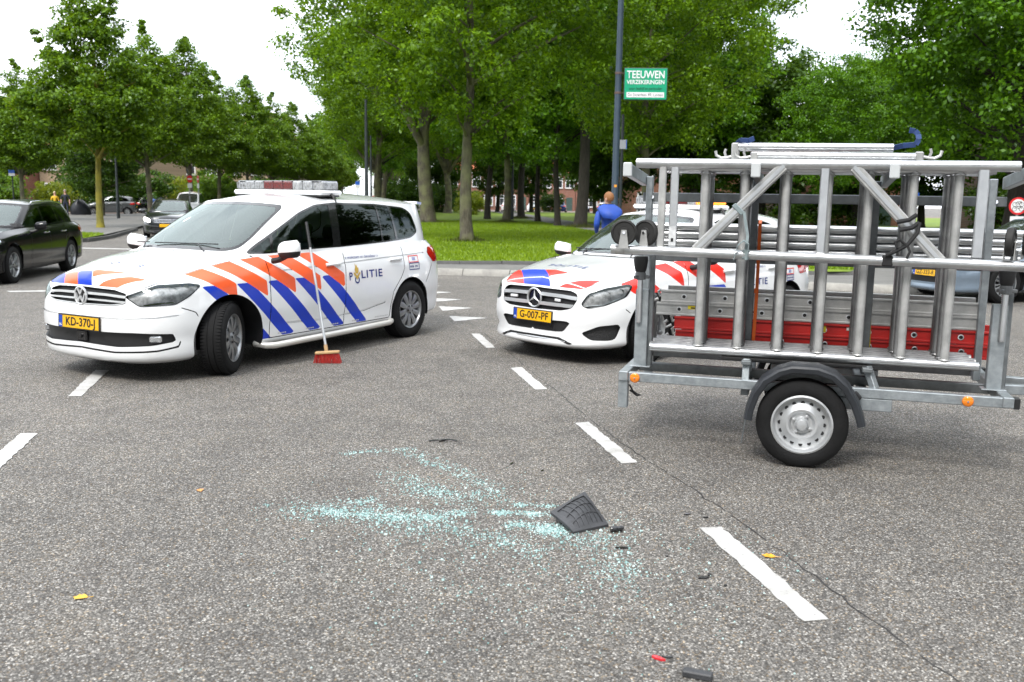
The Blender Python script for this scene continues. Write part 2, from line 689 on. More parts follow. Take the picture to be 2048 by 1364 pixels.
def touran_tables():
    outline = [(.87, 0), (.86, .25), (.825, .48), (.735, .68), (.575, .81), (.36, .88), (0, .905), (-.45, .912), (-1.3, .914), (-2.2, .912),
               (-2.79, .905), (-3.25, .875), (-3.50, .80), (-3.61, .62), (-3.655, .3), (-3.66, 0)]
    levels = [((.16, .20, .19, .22, .24), .10, -.10, .10), ((.20, .24, .235, .25, .28), .035, -.015, .03), ((.27, .31, .30, .32, .36), .02, -.002, .01),
              ((.36, .40, .39, .41, .46), .016, -.004, 0), ((.46, .50, .50, .51, .56), .002, 0, 0), ((.56, .62, .62, .63, .67), .0, -.008, .0),
              ((.645, .73, .75, .76, .80), .008, -.022, .01), ((.73, .82, .865, .88, .92), .02, -.042, .03), ((.78, .885, .955, .975, 1.01), .048, -.06, .06)]
    top = [(.795, 0, .815), (.785, .25, .813), (.755, .45, .808), (.695, .60, .81), (.53, .672, .862), (.33, .705, .915), (0, .745, .985),
           (-.40, .785, 1.03), (-1.3, .822, 1.05), (-2.2, .822, 1.08), (-2.79, .81, 1.095), (-3.22, .765, 1.10), (-3.42, .67, 1.10), (-3.51, .50, 1.10),
           (-3.545, .25, 1.10), (-3.55, 0, 1.10)]
    base = [(-.17, 0, 1.075), (-.19, .35, 1.075), (-.25, .60, 1.065), (-.38, .735, 1.045), (-.65, .785, 1.042), (-1.5, .805, 1.06), (-2.3, .802, 1.085),
            (-2.9, .775, 1.10), (-3.30, .72, 1.10), (-3.49, .57, 1.10), (-3.56, .28, 1.10), (-3.57, 0, 1.10)]
    ctop = [(-1.02, 0, 1.56), (-1.04, .33, 1.553), (-1.085, .53, 1.535), (-1.17, .615, 1.528), (-1.32, .645, 1.54), (-1.75, .665, 1.565), (-2.3, .66, 1.562),
            (-2.8, .645, 1.545), (-3.22, .610, 1.525), (-3.42, .52, 1.535), (-3.49, .27, 1.56), (-3.50, 0, 1.565)]
    return dict(hw=.914, xf=.87, xr=-3.66, wb=2.791, rw=.33, tw=.215, track=.79,
        A=lower_rows(outline, .914, .87, -3.66, 2.791, levels, top), top=np.array(top), base=np.array(base), ctop=np.array(ctop),
        hood_c=[(.795, 0, .815), (.785, 0, .855), (.75, 0, .90), (.64, 0, .945), (.43, 0, .985), (.12, 0, 1.035), (-.12, 0, 1.075)],
        hood_r=[(-.12, 0, 1.075), (-.14, .35, 1.075), (-.22, .62, 1.06), (-.40, .785, 1.03)],
        roof_c=[(-1.02, 0, 1.56), (-1.25, 0, 1.605), (-1.75, 0, 1.645), (-2.4, 0, 1.65), (-3.0, 0, 1.625), (-3.50, 0, 1.565)])

def make_shell(T, step):
    sh = Shell()
    A = loft(T['A'], step)
    # the wrap runs front centre -> left side -> rear centre, rows go up: normals face out
    sh.grid(A, 'body')
    i3 = T.get('hood_i', (3, 7))
    top, ct = T['top'], T['ctop']
    H = coons([tuple(p) for p in top[:i3[0] + 1]], T['hood_r'], T['hood_c'], [tuple(p) for p in top[i3[0]:i3[1] + 1]], step)
    sh.grid(H, 'hood')
    C = loft(cabin_rows(T['base'], T['ctop'], T.get('bow', .014)), step, jump=(1,))
    sh.grid(C, 'cabin')
    k = T.get('roof_k', (3, 8))
    D = coons([tuple(p) for p in ct[:k[0] + 1]], [tuple(p) for p in ct[:k[1] - 1:-1]], T['roof_c'], [tuple(p) for p in ct[k[0]:k[1] + 1]], step)
    sh.grid(D, 'roof')
    return sh

def bclass_tables():
    outline = [(.85, 0), (.84, .25), (.80, .48), (.70, .68), (.54, .80), (.34, .862), (0, .885), (-.45, .89), (-1.3, .893), (-2.1, .89),
               (-2.70, .885), (-3.15, .855), (-3.38, .77), (-3.49, .58), (-3.535, .28), (-3.54, 0)]
    levels = [((.15, .19, .18, .21, .24), .10, -.10, .10), ((.19, .23, .225, .24, .28), .03, -.005, .03), ((.26, .30, .29, .31, .36), .02, -.01, .01),
              ((.34, .38, .38, .40, .46), .018, -.008, 0), ((.43, .48, .48, .50, .55), .004, 0, 0), ((.52, .59, .59, .61, .65), .0, -.01, .0),
              ((.60, .69, .70, .73, .77), .006, -.025, .01), ((.68, .78, .82, .85, .88), .018, -.048, .03), ((.725, .845, .905, .93, .97), .045, -.062, .06)]
    top = [(.775, 0, .755), (.765, .25, .752), (.735, .42, .75), (.68, .55, .755), (.50, .63, .82), (.30, .665, .87), (0, .70, .93), (-.45, .75, .985),
           (-1.3, .79, 1.0), (-2.1, .79, 1.03), (-2.7, .775, 1.05), (-3.1, .73, 1.05), (-3.3, .64, 1.05), (-3.38, .48, 1.05), (-3.42, .25, 1.05), (-3.425, 0, 1.05)]
    base = [(-.33, 0, 1.02), (-.35, .33, 1.02), (-.41, .57, 1.01), (-.53, .70, .995), (-.8, .755, .99), (-1.5, .775, 1.01), (-2.2, .77, 1.035), (-2.75, .745, 1.05),
            (-3.1, .675, 1.05), (-3.28, .53, 1.05), (-3.36, .27, 1.05), (-3.37, 0, 1.05)]
    ctop = [(-1.15, 0, 1.485), (-1.17, .31, 1.478), (-1.21, .49, 1.46), (-1.29, .57, 1.45), (-1.45, .60, 1.458), (-1.85, .62, 1.475), (-2.3, .615, 1.46), (-2.7, .59, 1.42),
            (-3.0, .545, 1.385), (-3.17, .46, 1.40), (-3.24, .25, 1.42), (-3.25, 0, 1.425)]
    return dict(hw=.893, xf=.85, xr=-3.54, wb=2.699, rw=.318, tw=.215, track=.775,
        A=lower_rows(outline, .893, .85, -3.54, 2.699, levels, top), top=np.array(top), base=np.array(base), ctop=np.array(ctop),
        hood_c=[(.775, 0, .755), (.76, 0, .79), (.70, 0, .84), (.55, 0, .885), (.34, 0, .92), (0, 0, .965), (-.27, 0, 1.005)],
        hood_r=[(-.27, 0, 1.005), (-.29, .33, 1.005), (-.36, .58, 1.0), (-.45, .75, .985)],
        roof_c=[(-1.15, 0, 1.485), (-1.4, 0, 1.525), (-1.8, 0, 1.55), (-2.4, 0, 1.545), (-2.9, 0, 1.49), (-3.25, 0, 1.425)])
# ---------------------------------------------------------------- ground, road, kerbs, lawn
def node_mat(name):
    m = bpy.data.materials.new(name)
    m.use_nodes = True
    MATS[name] = m
    return m, m.node_tree.nodes, m.node_tree.links, m.node_tree.nodes['Principled BSDF']

def asphalt_mat():
    m, N, L, b = node_mat('asphalt')
    tc = N.new('ShaderNodeTexCoord')
    def noise(sc, det=3.0, rough=.6):
        n = N.new('ShaderNodeTexNoise')
        n.inputs['Scale'].default_value = sc
        n.inputs['Detail'].default_value = det
        n.inputs['Roughness'].default_value = rough
        L.new(tc.outputs['Object'], n.inputs['Vector'])
        return n
    def voro(sc, feat='F1'):
        v = N.new('ShaderNodeTexVoronoi')
        v.inputs['Scale'].default_value = sc
        v.feature = feat
        L.new(tc.outputs['Object'], v.inputs['Vector'])
        return v
    def ramp(src, stops):
        r = N.new('ShaderNodeValToRGB')
        e = r.color_ramp.elements
        while len(e) < len(stops): e.new(.5)
        for k, (p, c) in enumerate(stops):
            e[k].position = p
            e[k].color = (*c, 1)
        L.new(src, r.inputs['Fac'])
        return r
    def mix(a, c, f, mode='MIX'):
        x = N.new('ShaderNodeMixRGB')
        x.blend_type = mode
        for s, i in ((a, 'Color1'), (c, 'Color2')):
            if isinstance(s, tuple): x.inputs[i].default_value = (*s, 1)
            else: L.new(s, x.inputs[i])
        if isinstance(f, (int, float)): x.inputs['Fac'].default_value = f
        else: L.new(f, x.inputs['Fac'])
        return x
    stones = voro(142.0)
    sep = N.new('ShaderNodeSeparateColor')
    L.new(stones.outputs['Color'], sep.inputs['Color'])
    # each stone its own grey, a few warm, a few nearly white
    tone = ramp(sep.outputs['Red'], [(0.0, (.068, .065, .062)), (.30, (.112, .107, .102)), (.62, (.170, .163, .155)), (.82, (.245, .236, .224)), (.93, (.35, .34, .325)), (1.0, (.56, .55, .53))])
    warm = ramp(sep.outputs['Green'], [(0.0, (1, 1, 1)), (.88, (1, 1, 1)), (.91, (1.0, .86, .68)), (1.0, (1.0, .80, .58))])
    col = mix(tone.outputs['Color'], warm.outputs['Color'], 1.0, 'MULTIPLY')
    # dark binder between the stones
    edge = ramp(stones.outputs['Distance'], [(0.0, (1, 1, 1)), (.42, (1, 1, 1)), (.70, (.50, .50, .50)), (1.0, (.32, .32, .32))])
    col = mix(col.outputs['Color'], edge.outputs['Color'], 1.0, 'MULTIPLY')
    # wear: large polished and dusty patches, oily streaks
    big = noise(.35, 5)
    bigr = ramp(big.outputs['Fac'], [(.30, (.84, .825, .80)), (.70, (1.13, 1.10, 1.055))])
    col = mix(col.outputs['Color'], bigr.outputs['Color'], 1.0, 'MULTIPLY')
    mid = noise(2.6, 6)
    midr = ramp(mid.outputs['Fac'], [(.26, (.80, .80, .81)), (.52, (1, 1, 1)), (.76, (1.13, 1.11, 1.07))])
    col = mix(col.outputs['Color'], midr.outputs['Color'], 1.0, 'MULTIPLY')
    st = noise(.9, 7, .65)
    str_ = ramp(st.outputs['Fac'], [(.30, (.72, .72, .72)), (.42, (1, 1, 1)), (.72, (1.0, 1.0, 1.0)), (.80, (1.12, 1.11, 1.08))])
    col = mix(col.outputs['Color'], str_.outputs['Color'], 1.0, 'MULTIPLY')
    L.new(col.outputs['Color'], b.inputs['Base Color'])
    b.inputs['Roughness'].default_value = .82
    b.inputs['Specular IOR Level'].default_value = .35
    inv = N.new('ShaderNodeMath')
    inv.operation = 'SUBTRACT'
    inv.inputs[0].default_value = 1.0
    L.new(stones.outputs['Distance'], inv.inputs[1])
    fine = noise(340.0, 2)
    add = N.new('ShaderNodeMath')
    add.operation = 'ADD'
    L.new(inv.outputs[0], add.inputs[0])
    L.new(fine.outputs['Fac'], add.inputs[1])
    bp = N.new('ShaderNodeBump')
    bp.inputs['Strength'].default_value = .6
    bp.inputs['Distance'].default_value = .004
    L.new(add.outputs[0], bp.inputs['Height'])
    L.new(bp.outputs['Normal'], b.inputs['Normal'])
    return m

def paint_mat():
    """worn road paint: white with wear chips where the stones show through"""
    m, N, L, b = node_mat('road_paint')
    tc = N.new('ShaderNodeTexCoord')
    n = N.new('ShaderNodeTexNoise')
    n.inputs['Scale'].default_value = 60
    n.inputs['Detail'].default_value = 8
    n.inputs['Roughness'].default_value = .7
    L.new(tc.outputs['Object'], n.inputs['Vector'])
    r = N.new('ShaderNodeValToRGB')
    r.color_ramp.elements[0].position = .33
    r.color_ramp.elements[0].color = (.17, .165, .16, 1)
    r.color_ramp.elements[1].position = .42
    r.color_ramp.elements[1].color = (.50, .495, .485, 1)
    L.new(n.outputs['Fac'], r.inputs['Fac'])
    n2 = N.new('ShaderNodeTexNoise')
    n2.inputs['Scale'].default_value = 7
    n2.inputs['Detail'].default_value = 6
    L.new(tc.outputs['Object'], n2.inputs['Vector'])
    r2 = N.new('ShaderNodeValToRGB')
    r2.color_ramp.elements[0].position, r2.color_ramp.elements[0].color = .34, (.70, .69, .67, 1)
    r2.color_ramp.elements[1].position = .62
    L.new(n2.outputs['Fac'], r2.inputs['Fac'])
    mm = N.new('ShaderNodeMixRGB')
    mm.blend_type = 'MULTIPLY'
    mm.inputs['Fac'].default_value = 1.0
    L.new(r.outputs['Color'], mm.inputs['Color1'])
    L.new(r2.outputs['Color'], mm.inputs['Color2'])
    L.new(mm.outputs['Color'], b.inputs['Base Color'])
    b.inputs['Roughness'].default_value = .7
    bp = N.new('ShaderNodeBump')
    bp.inputs['Strength'].default_value = .4
    bp.inputs['Distance'].default_value = .003
    L.new(n.outputs['Fac'], bp.inputs['Height'])
    L.new(bp.outputs['Normal'], b.inputs['Normal'])
    return m

ASPH, PAINT = asphalt_mat(), paint_mat()
CONC = pmat('kerb_concrete', (.20, .19, .175), .85, col2=(.31, .30, .27), vscale=5, detail=8, bump=.35, bscale=70)
CONCD = pmat('kerb_dark', (.055, .055, .055), .85, col2=(.10, .098, .094), vscale=5, detail=8, bump=.3, bscale=70)
PAVE = pmat('pavement_tarmac', (.12, .118, .112), .9, col2=(.17, .165, .155), vscale=2.5, detail=9, bump=.35, bscale=180)
LAWN = pmat('lawn_soil_grass', (.065, .120, .003), .9, col2=(.17, .24, .006), vscale=.9, detail=10, bump=.9, bscale=35)
BRICKP = pmat('brick_paving', (.13, .095, .08), .9, col2=(.18, .14, .12), vscale=2.0, detail=9, bump=.3, bscale=60)

def sheet(name, pts, z, mat, kind='structure', parent=None):
    m = MB()
    m.add([(x, y, z) for x, y in pts], [tuple(range(len(pts)))])
    o = m.build(name, mat, parent)
    if kind: tag(o, kind=kind)
    return o

road = sheet('road', [(-400, -30), (400, -30), (400, 900), (-400, 900)], 0, ASPH)
def mark(name, pts):
    """road paint, 4 mm thick, with slightly uneven edges"""
    rnd_ = random.Random(int(abs(pts[0][0]) * 1000 + abs(pts[0][1]) * 77))
    out = []
    n = len(pts)
    for i in range(n):
        a, b = Vector(pts[i]), Vector(pts[(i + 1) % n])
        k = max(1, int((b - a).length / .04))
        d = (b - a).normalized() if (b - a).length > 0 else Vector((1, 0))
        nn = Vector((-d.y, d.x))
        for j in range(k):
            p = a.lerp(b, j / k)
            if j: p = p + nn * rnd_.uniform(-.007, .007)
            out.append((p.x, p.y))
    area = sum(out[i][0] * out[(i + 1) % len(out)][1] - out[(i + 1) % len(out)][0] * out[i][1] for i in range(len(out)))
    if area < 0: out = out[::-1]
    m = MB()
    m.prism(out, .003, Matrix.Translation((0, 0, .0025)))
    return m.build(name, PAINT, road)
for q in ([(.945, 4.39), (1.055, 4.41), (1.245, 3.39), (1.145, 3.37)], [(.47, 6.54), (.57, 6.58), (.785, 5.54), (.685, 5.51)], [(-.005, 8.72), (.095, 8.78), (.305, 7.74), (.205, 7.72)],
          [(-.49, 10.97), (-.39, 10.99), (-.18, 9.94), (-.28, 9.93)], [(-3.79, 8.28), (-3.67, 8.29), (-3.41, 7.18), (-3.51, 7.17)], [(-3.27, 6.0), (-3.16, 6.01), (-2.91, 4.95), (-3.02, 4.95)],
          [(-8.25, 15.0), (-8.1, 14.85), (-6.9, 15.25), (-7.0, 15.4)], [(-4.35, 10.5), (-4.24, 10.5), (-3.98, 9.4), (-4.09, 9.4)]):
    mark('lane_dash', q)
mark('side_line', [(-13.9, 27.6), (-13.8, 27.2), (-8.4, 26.8), (-8.4, 27.1)])
mark('side_line', [(-7.55, 16.4), (-7.4, 16.3), (-6.2, 16.55), (-6.3, 16.7)])
mark('side_line', [(-7.65, 16.2), (-7.5, 16.0), (-6.1, 16.95), (-6.2, 17.1)])
for k in range(0, 6):
    ox, oy = -1.055 - .24 * (k - 1), 13.5 + 1.15 * (k - 1)
    if k < 0: continue
    mark('give_way_tooth', [(ox - .05, oy + .28), (ox + .05, oy - .27), (ox + .47, oy + .14)])
# tar joint wandering beside the broken line
pts = [(2.1, .9), (1.62, 2.6), (1.44, 3.3), (1.22, 4.3), (1.0, 5.15), (.83, 5.7), (.58, 6.7), (.38, 7.7), (.16, 8.7), (-.06, 9.8), (-.33, 11.0), (-.6, 12.2), (-.9, 13.4), (-1.5, 16.0), (-2.2, 19.0)]
C_ = curve([(x, y, 0) for x, y in pts], 260)
rr = random.Random(4)
m = MB()
vs = []
for k in range(len(C_)):
    d = C_[min(k + 1, len(C_) - 1)] - C_[max(k - 1, 0)]
    n_ = np.array([-d[1], d[0]]) / np.hypot(d[0], d[1])
    j = rr.gauss(0, .006)
    w = .0022 + .003 * rr.random()
    for sg in (-1, 1): vs.append((C_[k][0] + n_[0] * (j + sg * w), C_[k][1] + n_[1] * (j + sg * w), .0022))
m.add(vs, [(2 * k, 2 * k + 1, 2 * k + 3, 2 * k + 2)[::-1] for k in range(len(C_) - 1) if rr.random() > .12])
m.build('tar_joint', pmat('tar_joint', (.022, .021, .02), .7, var=.4, vscale=30), road)

# separating kerb of pale concrete stones, cycle path, dark kerb, lawn
K1 = [(-9.0, 20.6), (-5.0, 20.15), (-2.2, 19.68), (-.27, 19.47), (2.6, 18.75), (5.49, 17.75), (7.0, 17.15), (7.75, 17.25), (8.1, 17.7), (8.3, 18.4)]
K2 = [(-9.2, 22.1), (-5.0, 21.7), (-1.85, 21.35), (.16, 21.62), (3.3, 20.9), (6.2, 19.95), (7.0, 19.75), (7.5, 20.05), (7.9, 20.7), (9.4, 24.0), (13.0, 31.0), (30.0, 55.0)]
def kerb_run(name, pts, length, h, w, mat, piece, bev, upto=None, base=0.0):
    root = tag(empty(name, (0, 0, 0)), kind='structure')
    P = curve([(x, y, 0) for x, y in pts], 900)[:, :2]
    seg = np.concatenate([[0], np.cumsum(np.linalg.norm(np.diff(P, axis=0), axis=1))])
    rr = random.Random(len(name))
    s, k = 0.0, 0
    lim = upto or seg[-1]
    while s + length < lim:
        a = np.array([np.interp(s + .006, seg, P[:, 0]), np.interp(s + .006, seg, P[:, 1])])
        b = np.array([np.interp(s + length - .006, seg, P[:, 0]), np.interp(s + length - .006, seg, P[:, 1])])
        d = b - a
        ln = np.linalg.norm(d)
        M = Matrix.Translation(((a[0] + b[0]) / 2, (a[1] + b[1]) / 2, rr.uniform(-.004, .004))) @ Matrix.Rotation(math.atan2(d[1], d[0]) + rr.gauss(0, .004), 4, 'Z')
        m = MB()
        prof = [(-.02, base - .05), (0, base + .02), (bev * .5, base + h * .72), (bev, base + h), (w, base + h), (w, base - .05)]
        n = len(prof)
        vs = [M @ Vector((sx * ln / 2, y, z)) for sx in (-1, 1) for y, z in prof]
        fs = [(i, (i + 1) % n, n + (i + 1) % n, n + i)[::-1] for i in range(n)] + [tuple(range(n)), tuple(range(n, 2 * n))[::-1]]
        m.add(vs, fs)
        m.build(piece, mat, root, 30)
        s += length
        k += 1
    return root
kerb_run('kerb', K1, 1.0, .125, .30, CONC, 'kerb_stone', .10)
kerb_run('lawn_kerb', K2, 1.0, .085, .14, CONCD, 'kerb_stone', .03, base=.10)
K2c = curve([(x, y, 0) for x, y in K2], 120)[:, :2]
K1c = curve([(x, y, 0) for x, y in K1], 120)[:, :2]
sheet('cycle_path', [(x, y + .2) for x, y in K1c] + [(11.0, 24.0), (14.0, 31.0)] + [tuple(p) for p in (K2c[::-1] + [0, .08]) if p[0] < 12], .108, PAVE)
lawn_pts = [(x, y + .10) for x, y in K2c] + [(60, 90), (60, 118), (-13.5, 118), (-12.0, 90), (-10.2, 50)]
sheet('lawn', lawn_pts, .185, LAWN)
sheet('footpath', [(9.5, 25.5), (6.6, 30), (3.7, 46), (1.2, 68), (-3.0, 117), (-.4, 117), (3.9, 68), (6.2, 48), (9.4, 32), (11.5, 28)], .195, PAVE)
sheet('parking_street', [(-90, 118.1), (90, 118.1), (90, 150), (-90, 150)], .004, BRICKP)
# left verge with its own kerb, pavement behind, the side street where cars are parked
kerb_run('verge_kerb', [(-16.9, 41.5), (-15.6, 37.0), (-14.35, 31.6), (-14.3, 30.4), (-15.2, 29.7), (-18, 29.2), (-30, 28.6)], 1.0, .12, .14, CONCD, 'kerb_stone', .03)
sheet('verge', [(-14.5, 31.5), (-14.5, 30.5), (-15.3, 29.9), (-18, 29.4), (-34, 28.7), (-34, 34.0), (-15.2, 34.6)], .11, LAWN)
sheet('pavement', [(-15.2, 34.6), (-34, 34.0), (-60, 34), (-60, 50), (-34, 50), (-27, 100), (-22, 60), (-17.0, 41.5)], .10, PAVE)
sheet('side_street', [(-120, 50.2), (-34, 50.2), (-27.5, 95), (-120, 95)], .006, BRICKP)

# clipped grass on the lawn: uncountable blades, one object
def grass(name, region, n, seed, z, hmin, hmax, mat, width=.012):
    rg = np.random.default_rng(seed)
    (x0, x1), (y0, y1), inside = region
    pts = np.c_[rg.uniform(x0, x1, n * 3), rg.uniform(y0 ** .5, y1 ** .5, n * 3) ** 2]
    pts = pts[inside(pts)][:n]
    n = len(pts)
    h = rg.uniform(hmin, hmax, n)
    a = rg.uniform(0, 2 * pi, n)
    dx, dy = np.cos(a) * width, np.sin(a) * width
    lx, ly = rg.normal(0, .4, n) * h, rg.normal(0, .4, n) * h
    V = np.empty((n, 3, 3))
    V[:, 0] = np.c_[pts[:, 0] - dx, pts[:, 1] - dy, np.full(n, z)]
    V[:, 1] = np.c_[pts[:, 0] + dx, pts[:, 1] + dy, np.full(n, z)]
    V[:, 2] = np.c_[pts[:, 0] + lx, pts[:, 1] + ly, z + h]
    me = fast_mesh(name, V.reshape(-1, 3), np.arange(n * 3).reshape(-1, 3), mat)
    return tag(link_mesh(name, me), kind='stuff')

def fast_mesh(name, V, F, mat, smooth=False):
    V, F = np.asarray(V, np.float32), np.asarray(F, np.int32)
    me = bpy.data.meshes.new(name)
    me.vertices.add(len(V))
    me.vertices.foreach_set('co', V.ravel())
    k = F.shape[1]
    me.loops.add(F.size)
    me.loops.foreach_set('vertex_index', F.ravel())
    me.polygons.add(len(F))
    me.polygons.foreach_set('loop_start', np.arange(0, F.size, k, dtype=np.int32))
    me.polygons.foreach_set('loop_total', np.full(len(F), k, np.int32))
    if smooth: me.polygons.foreach_set('use_smooth', np.ones(len(F), bool))
    me.update(calc_edges=True)
    if mat: me.materials.append(mat)
    return me

def leaf_mat(name, dark, light, trans=.35, tint=None):
    """leaves: each leaf its own green, clumps lighter or yellower, light shining through"""
    m = bpy.data.materials.new(name)
    m.use_nodes = True
    N, L = m.node_tree.nodes, m.node_tree.links
    N.clear()
    out = N.new('ShaderNodeOutputMaterial')
    geo = N.new('ShaderNodeNewGeometry')
    tc = N.new('ShaderNodeTexCoord')
    nz = N.new('ShaderNodeTexNoise')
    nz.inputs['Scale'].default_value = .55
    nz.inputs['Detail'].default_value = 3
    L.new(tc.outputs['Object'], nz.inputs['Vector'])
    add = N.new('ShaderNodeMath')
    add.operation = 'MULTIPLY_ADD'
    add.inputs[1].default_value = .55
    L.new(geo.outputs['Random Per Island'], add.inputs[0])
    mul = N.new('ShaderNodeMath')
    mul.operation = 'MULTIPLY'
    mul.inputs[1].default_value = .55
    L.new(nz.outputs['Fac'], mul.inputs[0])
    L.new(mul.outputs[0], add.inputs[2])
    rp = N.new('ShaderNodeValToRGB')
    e = rp.color_ramp.elements
    e[0].position, e[0].color = .18, (*dark, 1)
    e[1].position, e[1].color = .78, (*light, 1)
    if tint:
        x = e.new(.985)
        x.color = (*light, 1)
        x = e.new(1.0)
        x.color = (*tint, 1)
    L.new(add.outputs[0], rp.inputs['Fac'])
    df = N.new('ShaderNodeBsdfDiffuse')
    tr = N.new('ShaderNodeBsdfTranslucent')
    gl = N.new('ShaderNodeBsdfGlossy')
    gl.inputs['Roughness'].default_value = .42
    gl.inputs['Color'].default_value = (.9, .95, 1, 1)
    L.new(rp.outputs['Color'], df.inputs['Color'])
    hs = N.new('ShaderNodeHueSaturation')
    hs.inputs['Hue'].default_value = .485
    hs.inputs['Value'].default_value = 1.25
    L.new(rp.outputs['Color'], hs.inputs['Color'])
    L.new(hs.outputs['Color'], tr.inputs['Color'])
    m1 = N.new('ShaderNodeMixShader')
    m1.inputs['Fac'].default_value = trans
    L.new(df.outputs[0], m1.inputs[1])
    L.new(tr.outputs[0], m1.inputs[2])
    m2 = N.new('ShaderNodeMixShader')
    m2.inputs['Fac'].default_value = .025
    L.new(m1.outputs[0], m2.inputs[1])
    L.new(gl.outputs[0], m2.inputs[2])
    L.new(m2.outputs[0], out.inputs['Surface'])
    MATS[name] = m
    return m
GRASSM = leaf_mat('grass_blades', (.075, .155, .003), (.23, .335, .006), .35)
lawn_sd = sd_poly(lawn_pts)
path_sd = sd_poly([(9.5, 25.5), (6.6, 30), (3.7, 46), (1.2, 68), (3.9, 68), (6.2, 48), (9.4, 32), (11.5, 28)])
grass('grass', ((-9, 14), (20.5, 62), lambda p: (lawn_sd(p) < -.05) & (path_sd(p) > .05)), 150000, 1, .185, .035, .085, GRASSM, .016)
vs_ = sd_poly([(-14.5, 31.5), (-14.5, 30.5), (-15.3, 29.9), (-18, 29.4), (-34, 28.7), (-34, 34.0), (-15.2, 34.6)])
grass('verge_grass', ((-26, -14), (28, 35), lambda p: vs_(p) < -.05), 22000, 2, .11, .05, .13, GRASSM, .02)
# ---------------------------------------------------------------- materials used on vehicles
WHITE = pmat('white_paint', (.76, .77, .78), .22, coat=1.0, col2=(.81, .82, .83), vscale=2.2, detail=9)
ORANGE = pmat('orange_foil', (.85, .105, .02), .38, coat=.15, var=.04, vscale=3)
RED = pmat('red_foil', (.70, .018, .008), .38, coat=.15, var=.04, vscale=3)
BLUE = pmat('blue_foil', (.001, .035, .46), .38, coat=.12, var=.04, vscale=3)
LETTER = pmat('blue_lettering', (.006, .02, .17), .4)
GOLD = pmat('gold_foil', (.55, .36, .06), .4)
BLACKP = pmat('black_plastic', (.012, .012, .013), .5, var=.2, vscale=8)
GLOSSB = pmat('gloss_black_trim', (.008, .008, .009), .12, coat=.5)
DARKIN = pmat('dark_interior', (.018, .018, .02), .8, var=.25, vscale=10)
CLOTH = pmat('seat_cloth', (.05, .05, .055), .95, var=.3, vscale=25, bump=.3, bscale=200)
RUBBER = pmat('tyre_rubber', (.009, .009, .0095), .85, spec=.25, var=.35, vscale=9, bump=.3, bscale=90)
RIMM = pmat('rim_alloy', (.36, .37, .38), .38, metal=.85, var=.1, vscale=14)
CHROME = pmat('chrome', (.75, .76, .78), .12, metal=1.0)
LAMPC = pmat('lamp_chrome', (.62, .64, .66), .18, metal=.9, var=.25, vscale=18)
GLASS = glass_mat('car_glass', (.74, .90, .88), .85, ior=2.0, dust=.05)
SGLASS = glass_mat('side_glass', (.55, .70, .68), .75, ior=1.5)
DGLASS = glass_mat('privacy_glass', (.08, .09, .09), .5, ior=1.42)
LAMPG = glass_mat('lamp_lens', (1, 1, 1), .9)
TAILR = pmat('tail_lamp_red', (.42, .006, .008), .08, coat=1.0, var=.25, vscale=30)
AMBER = pmat('amber_lens', (.85, .22, .01), .12, coat=1.0)
AMBERL = pmat('amber_lamp_lit', (.8, .2, .01), .2, emit=(1.0, .26, .01), estr=.75)
HEADL = pmat('headlight_lit', (1, 1, .95), .2, emit=(1.0, .95, .85), estr=4.0)
PLATEY = pmat('plate_yellow', (.78, .42, .006), .35, var=.06, vscale=20)
PLATEB = pmat('plate_blue', (.005, .05, .38), .35)
BLACKT = pmat('black_lettering', (.01, .01, .01), .5)
LAMPH = pmat('lamp_housing', (.42, .43, .44), .3, metal=.1, var=.6, vscale=12)
BADGE = pmat('badge_silver', (.62, .63, .64), .25, metal=.35)
BARBASE = pmat('lightbar_white', (.78, .79, .80), .3, coat=.5)
LENSC = pmat('lightbar_lens', (.26, .27, .28), .12, coat=1.0, var=.55, vscale=22, detail=2)
LENSR = pmat('lightbar_red_panel', (.10, .004, .006), .2, coat=.8, var=.6, vscale=40)
GALV = None

def poly_z(N, lo): return N[:, 1] ** 2 > lo

